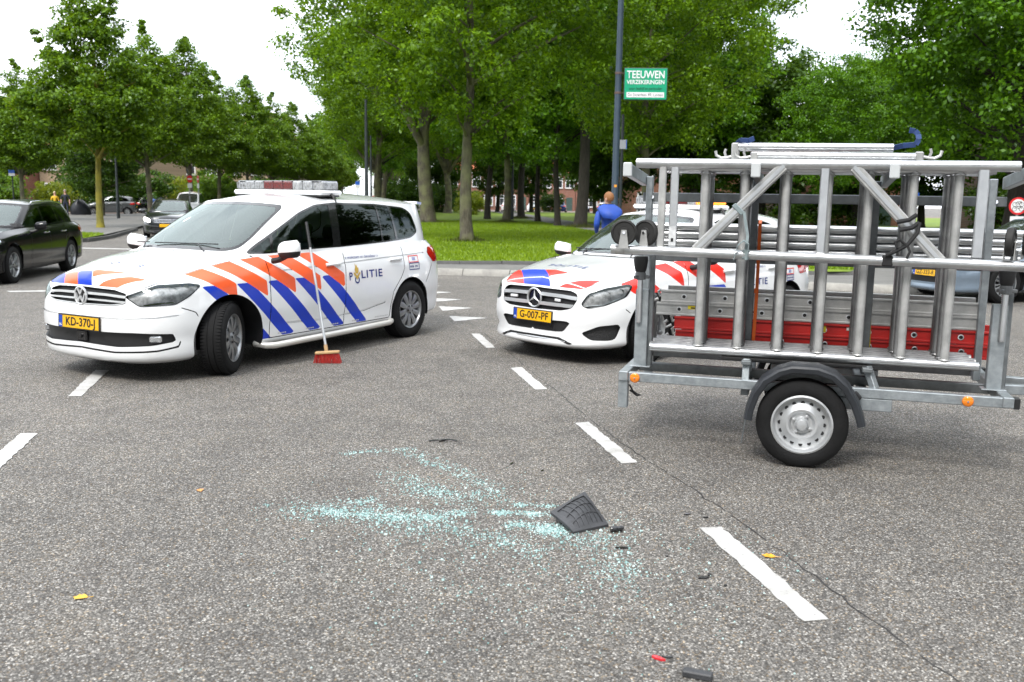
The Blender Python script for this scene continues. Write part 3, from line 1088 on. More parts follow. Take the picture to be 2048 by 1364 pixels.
def wheel_meshes(key, r, w, rim_r, spokes, style='blade'):
    """shared tyre and rim meshes, axle along Y, outer face towards +Y"""
    hw = w / 2
    t = MB()
    prof = [(rim_r - .012, hw - .028), (rim_r + .004, hw - .006), (rim_r + .03, hw), (r - .045, hw + .003), (r - .018, hw - .012), (r - .004, hw - .035),
            (r, hw - .055), (r, hw * .30), (r - .007, hw * .28), (r - .007, hw * .22), (r, hw * .20), (r, -hw * .20), (r - .007, -hw * .22), (r - .007, -hw * .28), (r, -hw * .30), (r, -hw + .055), (r - .004, -hw + .035), (r - .018, -hw + .012),
            (r - .045, -hw - .003), (rim_r + .03, -hw), (rim_r - .012, -hw + .02)]
    t.lathe(prof, 56)
    # tread blocks: short cross grooves as little raised sipes
    for k in range(70):
        a = 2 * pi * k / 70
        for s in (-1, 1):
            M = Matrix.Rotation(a, 3, 'Y')
            t.box(M @ Vector((r - .0015, s * hw * .62, 0)), (.008, hw * .42, .018), M)
    tyre = t.mesh(key + '_tyre', RUBBER, 40)
    m = MB()
    R0 = rim_r
    m.lathe([(R0 - .004, hw - .022), (R0 + .006, hw - .010), (R0 + .004, hw - .004), (R0 - .006, hw - .008), (R0 - .016, hw - .03), (R0 - .03, hw - .08), (R0 - .035, -hw + .02)], 56)
    # dark drum and disc inside
    m.lathe([(R0 - .034, -hw + .03), (.03, -hw + .03)], 40, mi=1)
    m.lathe([(R0 * .68, hw - .11), (R0 * .68, hw - .095), (.05, hw - .095)], 40, mi=2)
    yo = hw - .012
    for k in range(spokes):
        a = 2 * pi * k / spokes
        M = Matrix.Rotation(a, 3, 'Y')
        def blade(off0, off1, w0, w1):
            pts = []
            for x, wd, off, y in ((R0 * .20, w0, off0, yo - .018), (R0 * .60, (w0 + w1) / 2, (off0 + off1) / 2, yo - .004), (R0 - .010, w1, off1, yo - .012)):
                pts += [(x, y, off - wd / 2), (x, y + .006, off), (x, y, off + wd / 2), (x, y - .03, off + wd / 2 * .8), (x, y - .03, off - wd / 2 * .8)]
            vs = [M @ Vector(p) for p in pts]
            fs = []
            for i in range(2):
                for j in range(5):
                    a0, a1 = i * 5 + j, i * 5 + (j + 1) % 5
                    fs.append((a0, a1, a1 + 5, a0 + 5))
            m.add(vs, fs, 0)
        if style == 'blade':
            blade(0, 0, R0 * .20, R0 * .34 * 10 / spokes)
        elif style == 'double':
            blade(.012, .035, .022, .03)
            blade(-.012, -.035, .022, .03)
    m.lathe([(R0 * .24, yo - .03), (R0 * .24, yo - .006), (R0 * .17, yo + .002), (.0, yo + .004)], 28)
    m.lathe([(.034, yo + .004), (.034, yo + .008), (.0, yo + .010)], 20, mi=0)
    for k in range(5):
        a = 2 * pi * (k + .5) / 5
        m.lathe([(.011, yo - .002), (.011, yo + .004), (0, yo + .004)], 8, c=(cos(a) * R0 * .20, 0, sin(a) * R0 * .20), mi=1)
    rim = m.mesh(key + '_rim', [RIMM, BLACKP, CHROME], 35)
    return tyre, rim

def add_wheels(car, T, meshes, steer=0.0, spin=0.3):
    tyre, rim = meshes
    for x in (0, -T['wb']):
        for s in (1, -1):
            w = empty('wheel', (x, s * T['track'], T['rw'] - .004), 0, car)
            w.rotation_euler = (0, 0, (steer if x == 0 else 0) + (0 if s > 0 else pi))
            t = link_mesh('tyre', tyre, w)
            q = link_mesh('rim', rim, w)
            q.rotation_euler = (0, spin + x * .7, 0)
            t.rotation_euler = (0, spin, 0)

def car_interior(car, T, cowl_x, roof_z, seats_x, rear_x):
    """dashboard, wheel, seats and floor: all seen through the panes"""
    hw = T['hw']
    m = MB()
    m.box((cowl_x - .16, 0, .93), (.42, 2 * hw - .34, .20), bevel=.06)
    m.box((cowl_x - .30, .36, 1.0), (.16, .42, .12), bevel=.04)
    m.build('dashboard', DARKIN, car)
    m = MB()
    m.lathe([(.172, -.014), (.186, 0), (.172, .014), (.158, 0), (.172, -.014)], 28, axis='X')
    m.box((0, 0, 0), (.02, .30, .05))
    m.box((0, 0, -.08), (.02, .05, .14))
    m.build('steering_wheel', BLACKP, car, loc=(cowl_x - .45, .36, .99), rot=(0, R(-22), 0))
    for sx, ys in ((seats_x, (.36, -.36)), (rear_x, (.42, 0, -.42))):
        for y in ys:
            m = MB()
            m.box((sx + .18, y, .52), (.50, .46, .16), bevel=.05)
            M = Matrix.Rotation(R(-16), 3, 'Y')
            m.box((sx - .12, y, .83), (.14, .46, .60), M, bevel=.055)
            m.box((sx - .22, y, 1.20), (.09, .26, .17), M, bevel=.04)
            m.tube([(sx - .19, y - .06, 1.08), (sx - .20, y - .06, 1.14)], .008, 6)
            m.tube([(sx - .19, y + .06, 1.08), (sx - .20, y + .06, 1.14)], .008, 6)
            m.build('seat', CLOTH, car)
    m = MB()
    m.box((T['xr'] / 2 + .1, 0, .25), (T['xf'] - T['xr'] - .75, 1.1, .10))
    m.box((-T['wb'] / 2, 0, .24), (T['wb'] - .95, 2 * hw - .22, .10))
    m.box((.30, 0, .50), (.7, 1.05, .44))
    m.box((T['xr'] + .42, 0, .52), (.55, 1.15, .5))
    m.build('underbody', BLACKP, car)

def arch_liner(car, T, cx, r):
    for s in (1, -1):
        m = MB()
        n = 18
        vs, fs = [], []
        for i in range(n + 1):
            a = pi * i / n * 1.16 - .08 * pi
            for y in (T['hw'] - .04, .48):
                vs.append((cx + cos(a) * r, s * y, T['rw'] + sin(a) * r))
        for i in range(n):
            f = (2 * i, 2 * i + 1, 2 * i + 3, 2 * i + 2)
            fs.append(f if s < 0 else f[::-1])
        m.add(vs, fs)
        cap = [(cx + cos(pi * i / n * 1.16 - .08 * pi) * r, s * .48, T['rw'] + sin(pi * i / n * 1.16 - .08 * pi) * r) for i in range(n + 1)]
        m.add(cap, [tuple(range(n + 1)) if s < 0 else tuple(range(n + 1))[::-1]])
        m.build('wheel_arch_liner', BLACKP, car)

def arch_lips(car, sh, labels, T):
    vs, fs = sh.walls(labels, ('arch',), 0)
    for sy in (1, -1):
        for fx in (0, 1):
            v2, f2 = [], []
            for f in fs:
                q = [vs[k] for k in f]
                c = sum(q) / 4
                if c[1] * sy < 0 or (c[0] > -T['wb'] / 2) != (fx == 0): continue
                b = len(v2)
                v2 += [tuple(q[0]), tuple(q[1]), (q[2][0], q[2][1] - sy * .045, q[2][2]), (q[3][0], q[3][1] - sy * .045, q[3][2])]
                f2 += [(b, b + 1, b + 2, b + 3)]
            tag(raw_obj('arch_lip', v2, f2, BLACKP, car), kind='stuff')

from mathutils.bvhtree import BVHTree
def on_surface(bvh, me, origin, ex, ey, en, lift=.0025):
    """bend a flat mesh (its XY plane) onto the body: origin + x*ex + y*ey cast along -en"""
    ex, ey, en, origin = Vector(ex), Vector(ey), Vector(en), Vector(origin)
    for v in me.vertices:
        p = origin + ex * v.co.x + ey * v.co.y
        h = bvh.ray_cast(p + en * .6, -en)
        v.co = (h[0] + h[1] * lift * (1 if h[1].dot(en) > 0 else -1)) if h[0] is not None else p
    me.update()
    return me

def licence_plate(car, text, x, z, y=0.0, tilt=0.0, w=.52, h=.11, small=None):
    pl = empty('licence_plate', (x, y, z), 0, car)
    pl.rotation_euler = (0, tilt, 0)
    m = MB()
    m.box((0, 0, 0), (.012, w, h), bevel=.004)
    m.build('plate', PLATEY, pl)
    m = MB()
    m.box((.0072, -w / 2 + .024, 0), (.003, .043, h - .008))
    m.build('country_band', PLATEB, pl)
    me = text_mesh(text, h * .92, BLACKT, True, 0, spacing=1.02)
    xs = [v.co.x for v in me.vertices]
    k = (w - .10) / (max(xs) - min(xs))
    for v in me.vertices:
        v.co = Vector((.0085, .022 + v.co.x * min(k, 1.0), v.co.y))
    link_mesh('lettering', me, pl)
    me = text_mesh('NL', .028, pmat('white_lettering', (.8, .8, .8), .5), True)
    for v in me.vertices: v.co = Vector((.0098, -w / 2 + .024 + v.co.x, -.03 + v.co.y))
    link_mesh('country_letters', me, pl)
    fr = MB()
    for s in (-1, 1):
        fr.box((.001, 0, s * (h / 2 + .003)), (.016, w + .012, .006))
        fr.box((.001, s * (w / 2 + .003), 0), (.016, .006, h))
    fr.build('plate_frame', BLACKP, pl)

def emblem_police(car, bvh, x, z, k=1.0):
    """ring with a flaming grenade, on both front doors"""
    def put(poly, mat, name, lift):
        for s in (1, -1):
            me = bpy.data.meshes.new(name)
            me.from_pydata([(px, py, 0) for px, py in poly], [], [tuple(range(len(poly)))])
            me.materials.append(mat)
            on_surface(bvh, me, (x, s * .9, z), (-s, 0, 0), (0, 0, 1), (0, s, 0), lift)
            link_mesh(name, me, car)
    n = 20
    for i in range(1):
        ring = [(cos(2 * pi * a / n) * .040 * k, -.055 * k + sin(2 * pi * a / n) * .040 * k) for a in range(n + 1)]
        inner = [(cos(2 * pi * a / n) * .024 * k, -.055 * k + sin(2 * pi * a / n) * .024 * k) for a in range(n + 1)][::-1]
        put(ring + inner, LETTER, 'emblem_ring', .003)
    put([(0, -.055 * k), (-.058 * k, .012 * k), (-.05 * k, .03 * k), (-.02 * k, .005 * k), (0, -.012 * k)], GOLD, 'emblem_book', .004)
    put([(0, -.055 * k), (0, -.012 * k), (.02 * k, .005 * k), (.05 * k, .03 * k), (.058 * k, .012 * k)], GOLD, 'emblem_book', .004)
    put([(-.026 * k, .012 * k), (-.036 * k, .055 * k), (-.018 * k, .085 * k), (-.022 * k, .12 * k), (-.002 * k, .088 * k), (.012 * k, .11 * k), (.010 * k, .075 * k), (.03 * k, .07 * k), (.026 * k, .03 * k), (.01 * k, .008 * k)], GOLD, 'emblem_flame', .004)

def surface_text(car, bvh, s, size, mat, x, z, both=True, bold=True, name='lettering', spacing=1.0, width=None):
    for sd in ((1, -1) if both else (1,)):
        me = text_mesh(s, size, mat, bold, 0, spacing=spacing)
        if width:
            xs = [v.co.x for v in me.vertices]
            k = width / (max(xs) - min(xs))
            for v in me.vertices: v.co.x *= k
        on_surface(bvh, me, (x, sd * .9, z), (-sd, 0, 0), (0, 0, 1), (0, sd, 0), .003)
        link_mesh(name, me, car)

def marks(car, bvh, rects, mat, name):
    for s in (1, -1):
        m = MB()
        for x, z, w, h in rects:
            m.add([(-x - w / 2, z - h / 2, 0), (-x + w / 2, z - h / 2, 0), (-x + w / 2, z + h / 2, 0), (-x - w / 2, z + h / 2, 0)], [(0, 1, 2, 3)])
        me = m.mesh(name, mat)
        on_surface(bvh, me, (0, s * .9, 0), (-1, 0, 0), (0, 0, 1), (0, s, 0), .003)
        link_mesh(name, me, car)

def mirrors(car, x, y, z, mat, k=1.0):
    for s in (1, -1):
        mr = empty('door_mirror', (x, s * y, z), 0, car)
        def shell_half(z0, z1, nm, mt):
            m = MB()
            n, rows = 20, 6
            vs, fs = [], []
            for j in range(rows + 1):
                ph = j / rows
                zz = z0 + (z1 - z0) * ph
                sc = math.sqrt(max(0.0, 1 - ((zz) / (.085 * k)) ** 2 * .93))
                for i in range(n):
                    a = 2 * pi * i / n
                    cx = cos(a)
                    ex = (.075 if cx > 0 else .035) * k
                    vs.append((math.copysign(abs(cx) ** .7, cx) * ex * sc, s * (.02 + .125 * k * math.copysign(abs(sin(a)) ** .75, sin(a)) * (0.55 + .45 * sc)), zz + .012 * sin(a)))
            for j in range(rows):
                for i in range(n):
                    i2 = (i + 1) % n
                    f = (j * n + i, j * n + i2, (j + 1) * n + i2, (j + 1) * n + i)
                    fs.append(f if s > 0 else f[::-1])
            fs.append(tuple(range(n))[::-1] if s > 0 else tuple(range(n)))
            fs.append(tuple(rows * n + i for i in range(n)) if s > 0 else tuple(rows * n + i for i in range(n))[::-1])
            m.add(vs, fs)
            m.build(nm, mt, mr, 50)
        shell_half(-.02 * k, .083 * k, 'mirror_cap', mat)
        shell_half(-.078 * k, -.022 * k, 'mirror_base', BLACKP)
        m = MB()
        m.tube([(.01, -s * .02, -.06), (.02, -s * .11, -.10), (.03, -s * .17, -.11)], .028, 8)
        m.build('mirror_stalk', BLACKP, mr)
        m = MB()
        m.box((-.038 * k, s * .02, .005), (.006, .19 * k, .12 * k), bevel=.002)
        m.build('mirror_glass', CHROME, mr)

def finish_body(car, sh, mats, labels, arch_push=-.03):
    """body panels as one part with foil colours cut into it, plus the arch lips and the dark gaps"""
    o = shell_obj('body', sh.part(labels), mats, car)
    tag(shell_obj('panel_gap', sh.part(('gap',), push=-.007), [BLACKP], car), kind='stuff')
    return o

def side_sel(lo=.35, z0=0.0, z1=9, x0=-9, x1=9, ymin=0.0):
    return lambda V, N: (np.abs(N[:, 1]) > lo) & (V[:, 2] > z0) & (V[:, 2] < z1) & (V[:, 0] > x0) & (V[:, 0] < x1) & (np.abs(V[:, 1]) > ymin)

def tnose(V): return np.c_[np.abs(V[:, 1]) - V[:, 0], V[:, 2]]
def ttail(V): return np.c_[np.abs(V[:, 1]) + V[:, 0], V[:, 2]]

def halfplanes(base, off, planes):
    def f(p):
        d = base(p) + off
        for (nx, nz, c) in planes:
            d = np.maximum(d, (nx * p[:, 0] + nz * p[:, 1] - c) / math.hypot(nx, nz))
        return d
    return f

def between(x0b, x0t, x1b, x1t, zb, zt):
    """two slanted limits: keep x0 > x > x1 (front limit first), given at zb and zt"""
    out = []
    k = (x0t - x0b) / (zt - zb)
    out.append((1, -k, x0b - k * zb))
    k = (x1t - x1b) / (zt - zb)
    out.append((-1, k, -(x1b - k * zb)))
    return out

def common_cabin(car, sh, S, mats_glass):
    """windscreen, side windows and rear window cut out of the cabin bubble"""
    dlo = sd_poly(rnd(S['dlo'], S.get('dlo_r', .06)))
    ssel = lambda V, N: (np.abs(N[:, 1]) > .42) & (V[:, 0] < S['dlo'][0][0] + .3) & (np.abs(V[:, 1]) > .4)
    sh.cut(dlo, (0, 2), 'trim', ('cabin',), ssel)
    for k, (a, b, c, d) in enumerate(S['panes']):
        sh.cut(halfplanes(dlo, .016, between(a, b, c, d, S['zb'], S['zt'])), (0, 2), 'pane%d' % k, ('trim',), ssel)
    wsel = lambda V, N: (N[:, 0] > .22) & (V[:, 0] > S['ws_x'])
    sh.cut(sd_poly(rnd(S['ws'] + [(-y, z) for y, z in S['ws'][::-1] if y > 0], .05)), (1, 2), 'frit', ('cabin',), wsel, absy=False)
    sh.cut(sd_poly(rnd(S['wsg'] + [(-y, z) for y, z in S['wsg'][::-1] if y > 0], .06)), (1, 2), 'wsglass', ('frit',), wsel, absy=False)
    rsel = lambda V, N: (N[:, 0] < -.45) & (V[:, 0] < S['rw_x'])
    if 'rwin' in S:
        sh.cut(sd_poly(rnd(S['rwin'] + [(-y, z) for y, z in S['rwin'][::-1] if y > 0], .06)), (1, 2), 'rglass', ('cabin',), rsel, absy=False)
    shell_obj('windscreen', sh.part(('wsglass',), push=-.003), [GLASS], car)
    shell_obj('windscreen_border', sh.part(('frit',), push=-.002), [GLOSSB], car)
    shell_obj('window_trim', sh.part(('trim',), push=-.002), [GLOSSB], car)
    for k in range(len(S['panes'])):
        for s in (1, -1):
            shell_obj('side_window', sh.part(('pane%d' % k,), push=-.006, side=s), [mats_glass[S['tint'][k]]], car)
    if 'rwin' in S:
        shell_obj('rear_window', sh.part(('rglass',), push=-.004), [mats_glass[1]], car)

def lightbar(car, x, z, w, depth, lit=None):
    lb = empty('lightbar', (x, 0, z), 0, car)
    m = MB()
    m.box((0, 0, .022), (depth + .06, w + .03, .05), bevel=.022)
    m.build('bar_base', BARBASE, lb)
    m = MB()
    m.box((0, 0, -.012), (depth, w - .02, .02), bevel=.006)
    m.build('bar_gasket', BLACKP, lb)
    n = 9
    sw = w / n
    for k in range(n):
        y = -w / 2 + sw * (k + .5)
        red = k in (3, 4, 5)
        m = MB()
        m.box((0, y, .094), (depth - (.05 if k in (0, n - 1) else 0), sw - .004, .088), bevel=.012)
        mt = LENSR if red else LENSC
        nm = 'red_sign_panel' if red else 'clear_lens'
        if lit is not None and k in lit: mt, nm = AMBERL, 'amber_lens'
        m.build(nm, mt, lb)
        if not red:
            m = MB()
            for e in range(3):
                m.box((depth / 2 + .0005, y + (e - 1) * sw * .28, .094), (.004, .006, .07))
            m.build('lens_rib', pmat('lens_rib', (.32, .33, .35), .3), lb)
    m = MB()
    m.box((0, 0, .141), (depth - .03, w - .06, .008), bevel=.003)
    m.build('bar_lid', LENSC, lb)
    for s in (-1, 1):
        m = MB()
        m.tube([(0, s * (w / 2 - .02), .01), (0, s * (w / 2 + .03), -.01), (0, s * (w / 2 + .06), -.10)], .016, 6)
        m.build('bar_clamp', BLACKP, lb)

def wipers(car, pts_list):
    for a, b, c in pts_list:
        m = MB()
        m.tube([a, b], .007, 6)
        m.tube([Vector(b) + (Vector(b) - Vector(c)) * .45, c], .006, 6)
        m.build('wiper', BLACKP, car)

# ---------------------------------------------------------------- the large police van at the left
def police_van():
    T = touran_tables()
    sh = make_shell(T, .026)
    car = empty('police_van', (-3.30295, 8.64032, 0), 4.211548)
    tag(car, 'white police van with orange and blue stripes, plate KD-370-J, broom leaning on its door', 'police car')
    nose = lambda V, N: (V[:, 0] > .15)
    # wheel arches
    for cx, r in ((0.0, .398), (-2.791, .378)):
        sh.cut(sd_circ((cx, .325), r), (0, 2), 'arch', ('body',), lambda V, N: np.abs(V[:, 1]) > .5)
    # headlights, grille, intake, tail lamps
    lamp = rnd([(-.31, .742), (-.13, .658), (.27, .672), (.43, .735), (.57, .828), (.43, .848), (.06, .838)], .03)
    sh.cut(sd_poly(lamp), tnose, 'lamp', ('body',), nose)
    grille = [(0, .652), (.36, .658), (.50, .678), (.485, .765), (.36, .792), (0, .803)]
    sh.cut(sd_poly(grille + [(-y, z) for y, z in grille[::-1]]), (1, 2), 'grille', ('body',), nose, absy=False)
    for ln, w in (([(0, .752), (.30, .748), (.50, .735)], .020), ([(0, .703), (.30, .700), (.50, .694)], .015), ([(0, .660), (.36, .665), (.49, .684)], .010)):
        sh.line(ln, w, (1, 2), 'chrome', ('grille',), nose)
    sh.line([(-.10, .672), (.10, .690), (.27, .692)], .012, tnose, 'chrome_lamp', ('lamp',), nose)
    intake = rnd([(-.95, .447), (-.6, .437), (-.2, .442), (.24, .428), (.265, .36), (.0, .332), (-.40, .315), (-.95, .332)], .02)
    sh.cut(sd_poly(intake), tnose, 'intake', ('body',), nose)
    sh.line([(-.95, .288), (-.45, .268), (.05, .285), (.29, .315), (.31, .36)], .016, tnose, 'gap', ('body',), nose)
    sh.cut(sd_poly(rnd([(-2.33, .96), (-2.45, 1.03), (-2.8, 1.04), (-3.15, 1.02), (-3.2, .90), (-2.9, .87), (-2.45, .85)], .03)), ttail, 'tail', ('body',), lambda V, N: V[:, 0] < -3.0)
    # shut lines
    for ln in ([(-.53, 1.01), (-.50, .8), (-.475, .27)], [(-1.635, 1.05), (-1.60, .7), (-1.565, .27)], [(-2.68, 1.08), (-2.66, .80), (-2.60, .72), (-2.43, .56), (-2.37, .27)],
               [(-.475, .272), (-2.37, .275)], [(.50, .645), (.38, .60), (.36, .56)], [(-3.1, .62), (-3.28, .83)]):
        sh.line(ln, .009, (0, 2), 'gap', ('body',), side_sel(.3, 0, 1.1, -3.4, .62))
    sh.line([(.70, .594), (.53, .666), (.33, .699), (0, .739), (-.36, .778)], .008, (0, 1), 'gap', ('hood',))
    ss = side_sel(.25, .24, 1.06, -2.3, .45, .55)
    for xr in (-.08, -.46, -.84, -1.21, -1.585):
        sl = .585
        poly = [(xr, .815), (xr, .668), (xr + .64, .668 + .64 * sl), (xr + .40, .815 + .40 * sl)]
        sh.cut(sd_poly(poly), (0, 2), 'orange', ('body',), ss)
    for x0 in (.30, -.08, -.465, -.84, -1.22):
        poly = [(x0, .812), (x0 - .18, .812), (x0 - .75, .282), (x0 - .57, .282)]
        sh.cut(sd_poly(poly), (0, 2), 'blue', ('body',), ss)
    sh.cut(sd_poly([(-.385, .385), (-.385, .27), (-.505, .27)]), (0, 2), 'blue', ('body',), ss)
    for ln in ([(-.70, .895), (-1.5, .915), (-2.4, .945), (-3.1, .965)], [(-.56, .40), (-1.2, .375), (-1.9, .40), (-2.28, .455)]):
        sh.line(ln, .014, (0, 2), 'crease', ('body',), side_sel(.3, .2, 1.02, -3.2, -.5))
    sh.line([(-.95, .556), (-.4, .552), (.05, .566), (.30, .585)], .012, tnose, 'crease', ('body',), nose)
    # bonnet foil (its own pattern, not mirrored)
    hs = lambda V, N: V[:, 0] > .45
    for lab, poly in (('blue', [(.655, -.27), (.665, -.06), (.815, .11), (.815, -.07)]), ('orange', [(.64, -.46), (.655, -.27), (.815, -.07), (.815, -.26)]),
                      ('blue', [(.60, -.62), (.64, -.46), (.815, -.26), (.80, -.50), (.70, -.62)]), ('orange', [(.668, -.055), (.60, .34), (.76, .055)]),
                      ('orange', [(.81, .14), (.80, .35), (.60, .56), (.64, .40)])):
        sh.cut(sd_poly(poly), (0, 1), lab, ('hood',), hs, absy=False)
    S = dict(dlo=[(-.36, 1.058), (-.62, 1.055), (-1.09, 1.075), (-1.66, 1.082), (-2.36, 1.105), (-2.72, 1.12), (-2.99, 1.14), (-3.15, 1.21), (-3.09, 1.43), (-2.96, 1.49), (-2.42, 1.528), (-1.70, 1.54), (-1.40, 1.518), (-1.15, 1.44), (-.77, 1.268), (-.50, 1.14)],
             panes=[(-.2, -.2, -.655, -.745), (-.69, -.78, -1.535, -1.60), (-1.655, -1.72, -2.385, -2.40), (-2.41, -2.43, -2.66, -2.645), (-2.70, -2.685, -3.3, -3.3)], tint=[0, 0, 1, 1, 1], zb=1.07, zt=1.52,
             ws=[(0, 1.088), (.58, 1.083), (.648, 1.105), (.652, 1.20), (.592, 1.47), (.555, 1.512), (.30, 1.53), (0, 1.535)],
             wsg=[(0, 1.118), (.56, 1.113), (.622, 1.135), (.628, 1.20), (.57, 1.455), (.53, 1.492), (.30, 1.508), (0, 1.512)], ws_x=-1.35,
             rwin=[(0, 1.14), (.45, 1.14), (.50, 1.2), (.45, 1.44), (.25, 1.47), (0, 1.475)], rw_x=-3.2)
    common_cabin(car, sh, S, (SGLASS, DGLASS))
    bvh = BVHTree.FromPolygons([tuple(v) for v in sh.V], sh.F)
    finish_body(car, sh, [WHITE, WHITE, WHITE, WHITE, ORANGE, BLUE], ('body', 'hood', 'cabin', 'roof', 'orange', 'blue'))
    tag(shell_obj('crease', sh.part(('crease',), push=-.006), [WHITE], car), kind='stuff')
    arch_lips(car, sh, ('body', 'orange', 'blue'), T)
    arch_liner(car, T, 0, .398)
    arch_liner(car, T, -2.791, .378)
    # recessed grille with chrome bars
    shell_obj('radiator_grille', sh.part(('grille',), push=-.028), [BLACKP], car)
    w = sh.walls(('body', 'chrome', 'hood'), ('grille',), -.028)
    raw_obj('grille_frame', w[0], w[1], BLACKP, car)
    shell_obj('grille_bar', sh.part(('chrome',), push=.004), [BADGE], car)
    shell_obj('lower_intake', sh.part(('intake',), push=-.03), [BLACKP], car)
    w = sh.walls(('body', 'gap'), ('intake',), -.03)
    raw_obj('intake_frame', w[0], w[1], BLACKP, car)
    DG = pmat('dark_grey_slat', (.045, .046, .048), .45)
    for z in (.352, .382, .412):
        m = MB()
        m.tube([(.838 - .10 * (y / .55) ** 2 - (.012), y, z + .006 * abs(y)) for y in np.linspace(-.55, .55, 13)], .007, 6)
        m.build('intake_slat', DG, car)
    m = MB()
    m.box((.845, 0, .383), (.03, .13, .10), bevel=.01)
    m.lathe([(.018, .0), (.018, .012), (0, .014)], 14, axis='X', c=(.86, 0, .383))
    m.build('radar_sensor', GLOSSB, car)
    for s in (1, -1):
        m = MB()
        m.box((.625, s * .665, .385), (.10, .17, .062), Matrix.Rotation(-s * R(48), 3, 'Z'), bevel=.012)
        m.build('fog_lamp', LAMPC, car)
        # headlight: dark housing, reflectors, lens
    for s in (1, -1):
        hl = empty('headlight', (.55, s * .7, .75), 0, car)
        def rel(data):
            vs, fs, ns, ms = data
            off = np.array([.55, s * .7, .75])
            return [v - off for v in vs], fs, ns, ms
        shell_obj('lamp_housing', rel(sh.part(('lamp',), push=-.035, side=s)), [LAMPH], hl)
        shell_obj('lamp_lens', rel(sh.part(('lamp',), push=.002, side=s)), [LAMPG], hl)
        shell_obj('lamp_trim', rel(sh.part(('chrome_lamp',), push=-.004, side=s)), [CHROME], hl)
        for (x, y, z, r) in ((.66, .60, .755, .050), (.50, .735, .775, .044), (.40, .79, .80, .03)):
            m = MB()
            d = Vector((.80, s * .6, .05)).normalized()
            q = d.to_track_quat('Z', 'Y').to_matrix()
            prof = [(r, .012), (r * .98, .0), (r * .7, -.025), (r * .3, -.04), (0, -.042)]
            n = 18
            vs = [q @ Vector((rr * cos(2 * pi * k / n), rr * sin(2 * pi * k / n), t)) + Vector((x - .55, s * (y - .7), z - .75)) for rr, t in prof for k in range(n)]
            fs = [(i * n + k, i * n + (k + 1) % n, (i + 1) * n + (k + 1) % n, (i + 1) * n + k) for i in range(len(prof) - 1) for k in range(n)]
            m.add(vs, fs)
            m.build('reflector', BADGE, hl)
        shell_obj('tail_lamp', sh.part(('tail',), push=.004, side=s), [TAILR], car)
    # badge: ring with the two letters one above the other
    bd = empty('front_badge', (.838, 0, .727), 0, car)
    m = MB()
    m.lathe([(.066, -.004), (.082, .0), (.084, .010), (.074, .016), (.066, .010)], 36, axis='X')
    m.build('badge_ring', BADGE, bd)
    m = MB()
    m.lathe([(.068, .0), (0, .002)], 30, axis='X')
    m.build('badge_disc', GLOSSB, bd)
    m = MB()
    def stroke(a, b):
        m.bar((.008, a[0], a[1]), (.008, b[0], b[1]), .012, .015, up=(1, 0, 0))
    stroke((-.030, .062), (0, .010)); stroke((.030, .062), (0, .010))
    stroke((-.062, .022), (-.030, -.056)); stroke((-.030, -.056), (0, -.002)); stroke((0, -.002), (.030, -.056)); stroke((.030, -.056), (.062, .022))
    m.build('badge_letters', BADGE, bd)
    licence_plate(car, 'KD-370-J', .872, .497, tilt=R(-3))
    # bonnet lettering, door lettering, emblem, slogan, stickers
    me = text_mesh('POLITIE', .105, LETTER, True, spacing=1.45)
    on_surface(bvh, me, (.43, .06, 1), (0, 1, 0), (-1, 0, 0), (0, 0, 1), .007)
    link_mesh('bonnet_lettering', me, car)
    surface_text(car, bvh, 'P', .115, LETTER, -1.685, .772)
    surface_text(car, bvh, 'LITIE', .115, LETTER, -2.045, .782, spacing=1.15, width=.37)
    emblem_police(car, bvh, -1.79, .79)
    surface_text(car, bvh, '« waakzaam en dienstbaar »', .042, LETTER, -1.92, .972, bold=False, width=.56)
    def frame_sticker(x0, x1, z0, z1, mat, nm):
        t = .010
        for s in (1, -1):
            m = MB()
            for (a, b, c, d) in ((x0, x1, z0, z0 + t), (x0, x1, z1 - t, z1), (x0, x0 - t, z0, z1), (x1 + t, x1, z0, z1)):
                pts = [(-a, c, 0), (-b, c, 0), (-b, d, 0), (-a, d, 0)]
                m.add(pts, [(0, 1, 2, 3)])
            me = m.mesh(nm, mat)
            on_surface(bvh, me, (0, s * .9, 0), (-1, 0, 0) if s > 0 else (-1, 0, 0), (0, 0, 1), (0, s, 0), .003)
            link_mesh(nm, me, car)
    frame_sticker(-2.76, -2.96, .865, .945, RED, 'sticker_frame')
    frame_sticker(-2.76, -2.97, .78, .862, LETTER, 'sticker_frame')
    marks(car, bvh, [(-2.84 - .022 * k, .905 + .012 * j, .014, .008) for k in range(3) for j in (-1, 0, 1)], BLUE, 'sticker_mark')
    marks(car, bvh, [(-2.79 - .026 * k, .82, .017, .022) for k in range(6) if k != 3], LETTER, 'sticker_mark')
    for x0, n in ((-.60, 4), (-1.0, 4), (-1.38, 4), (-1.72, 4), (-2.12, 8)):
        marks(car, bvh, [(x0 - .03 * k, .305, .022, .012) for k in range(n)], pmat('grey_mark', (.45, .46, .47), .5), 'sill_mark')
    mirrors(car, -.62, 1.02, 1.10, WHITE)
    # door handles
    for x in (-1.43, -2.50):
        for s in (1, -1):
            h = bvh.ray_cast(Vector((x, s * 2, .915)), Vector((0, -s, 0)))[0]
            m = MB()
            m.tube([(x + .11, h.y + s * .004, h.z), (x + .07, h.y + s * .022, h.z + .004), (x - .07, h.y + s * .022, h.z + .006), (x - .11, h.y + s * .004, h.z + .004)], .017, 8)
            m.build('door_handle', WHITE, car)
    # tube along the sill
    TUBE = pmat('sill_tube', (.62, .60, .56), .3, metal=.35)
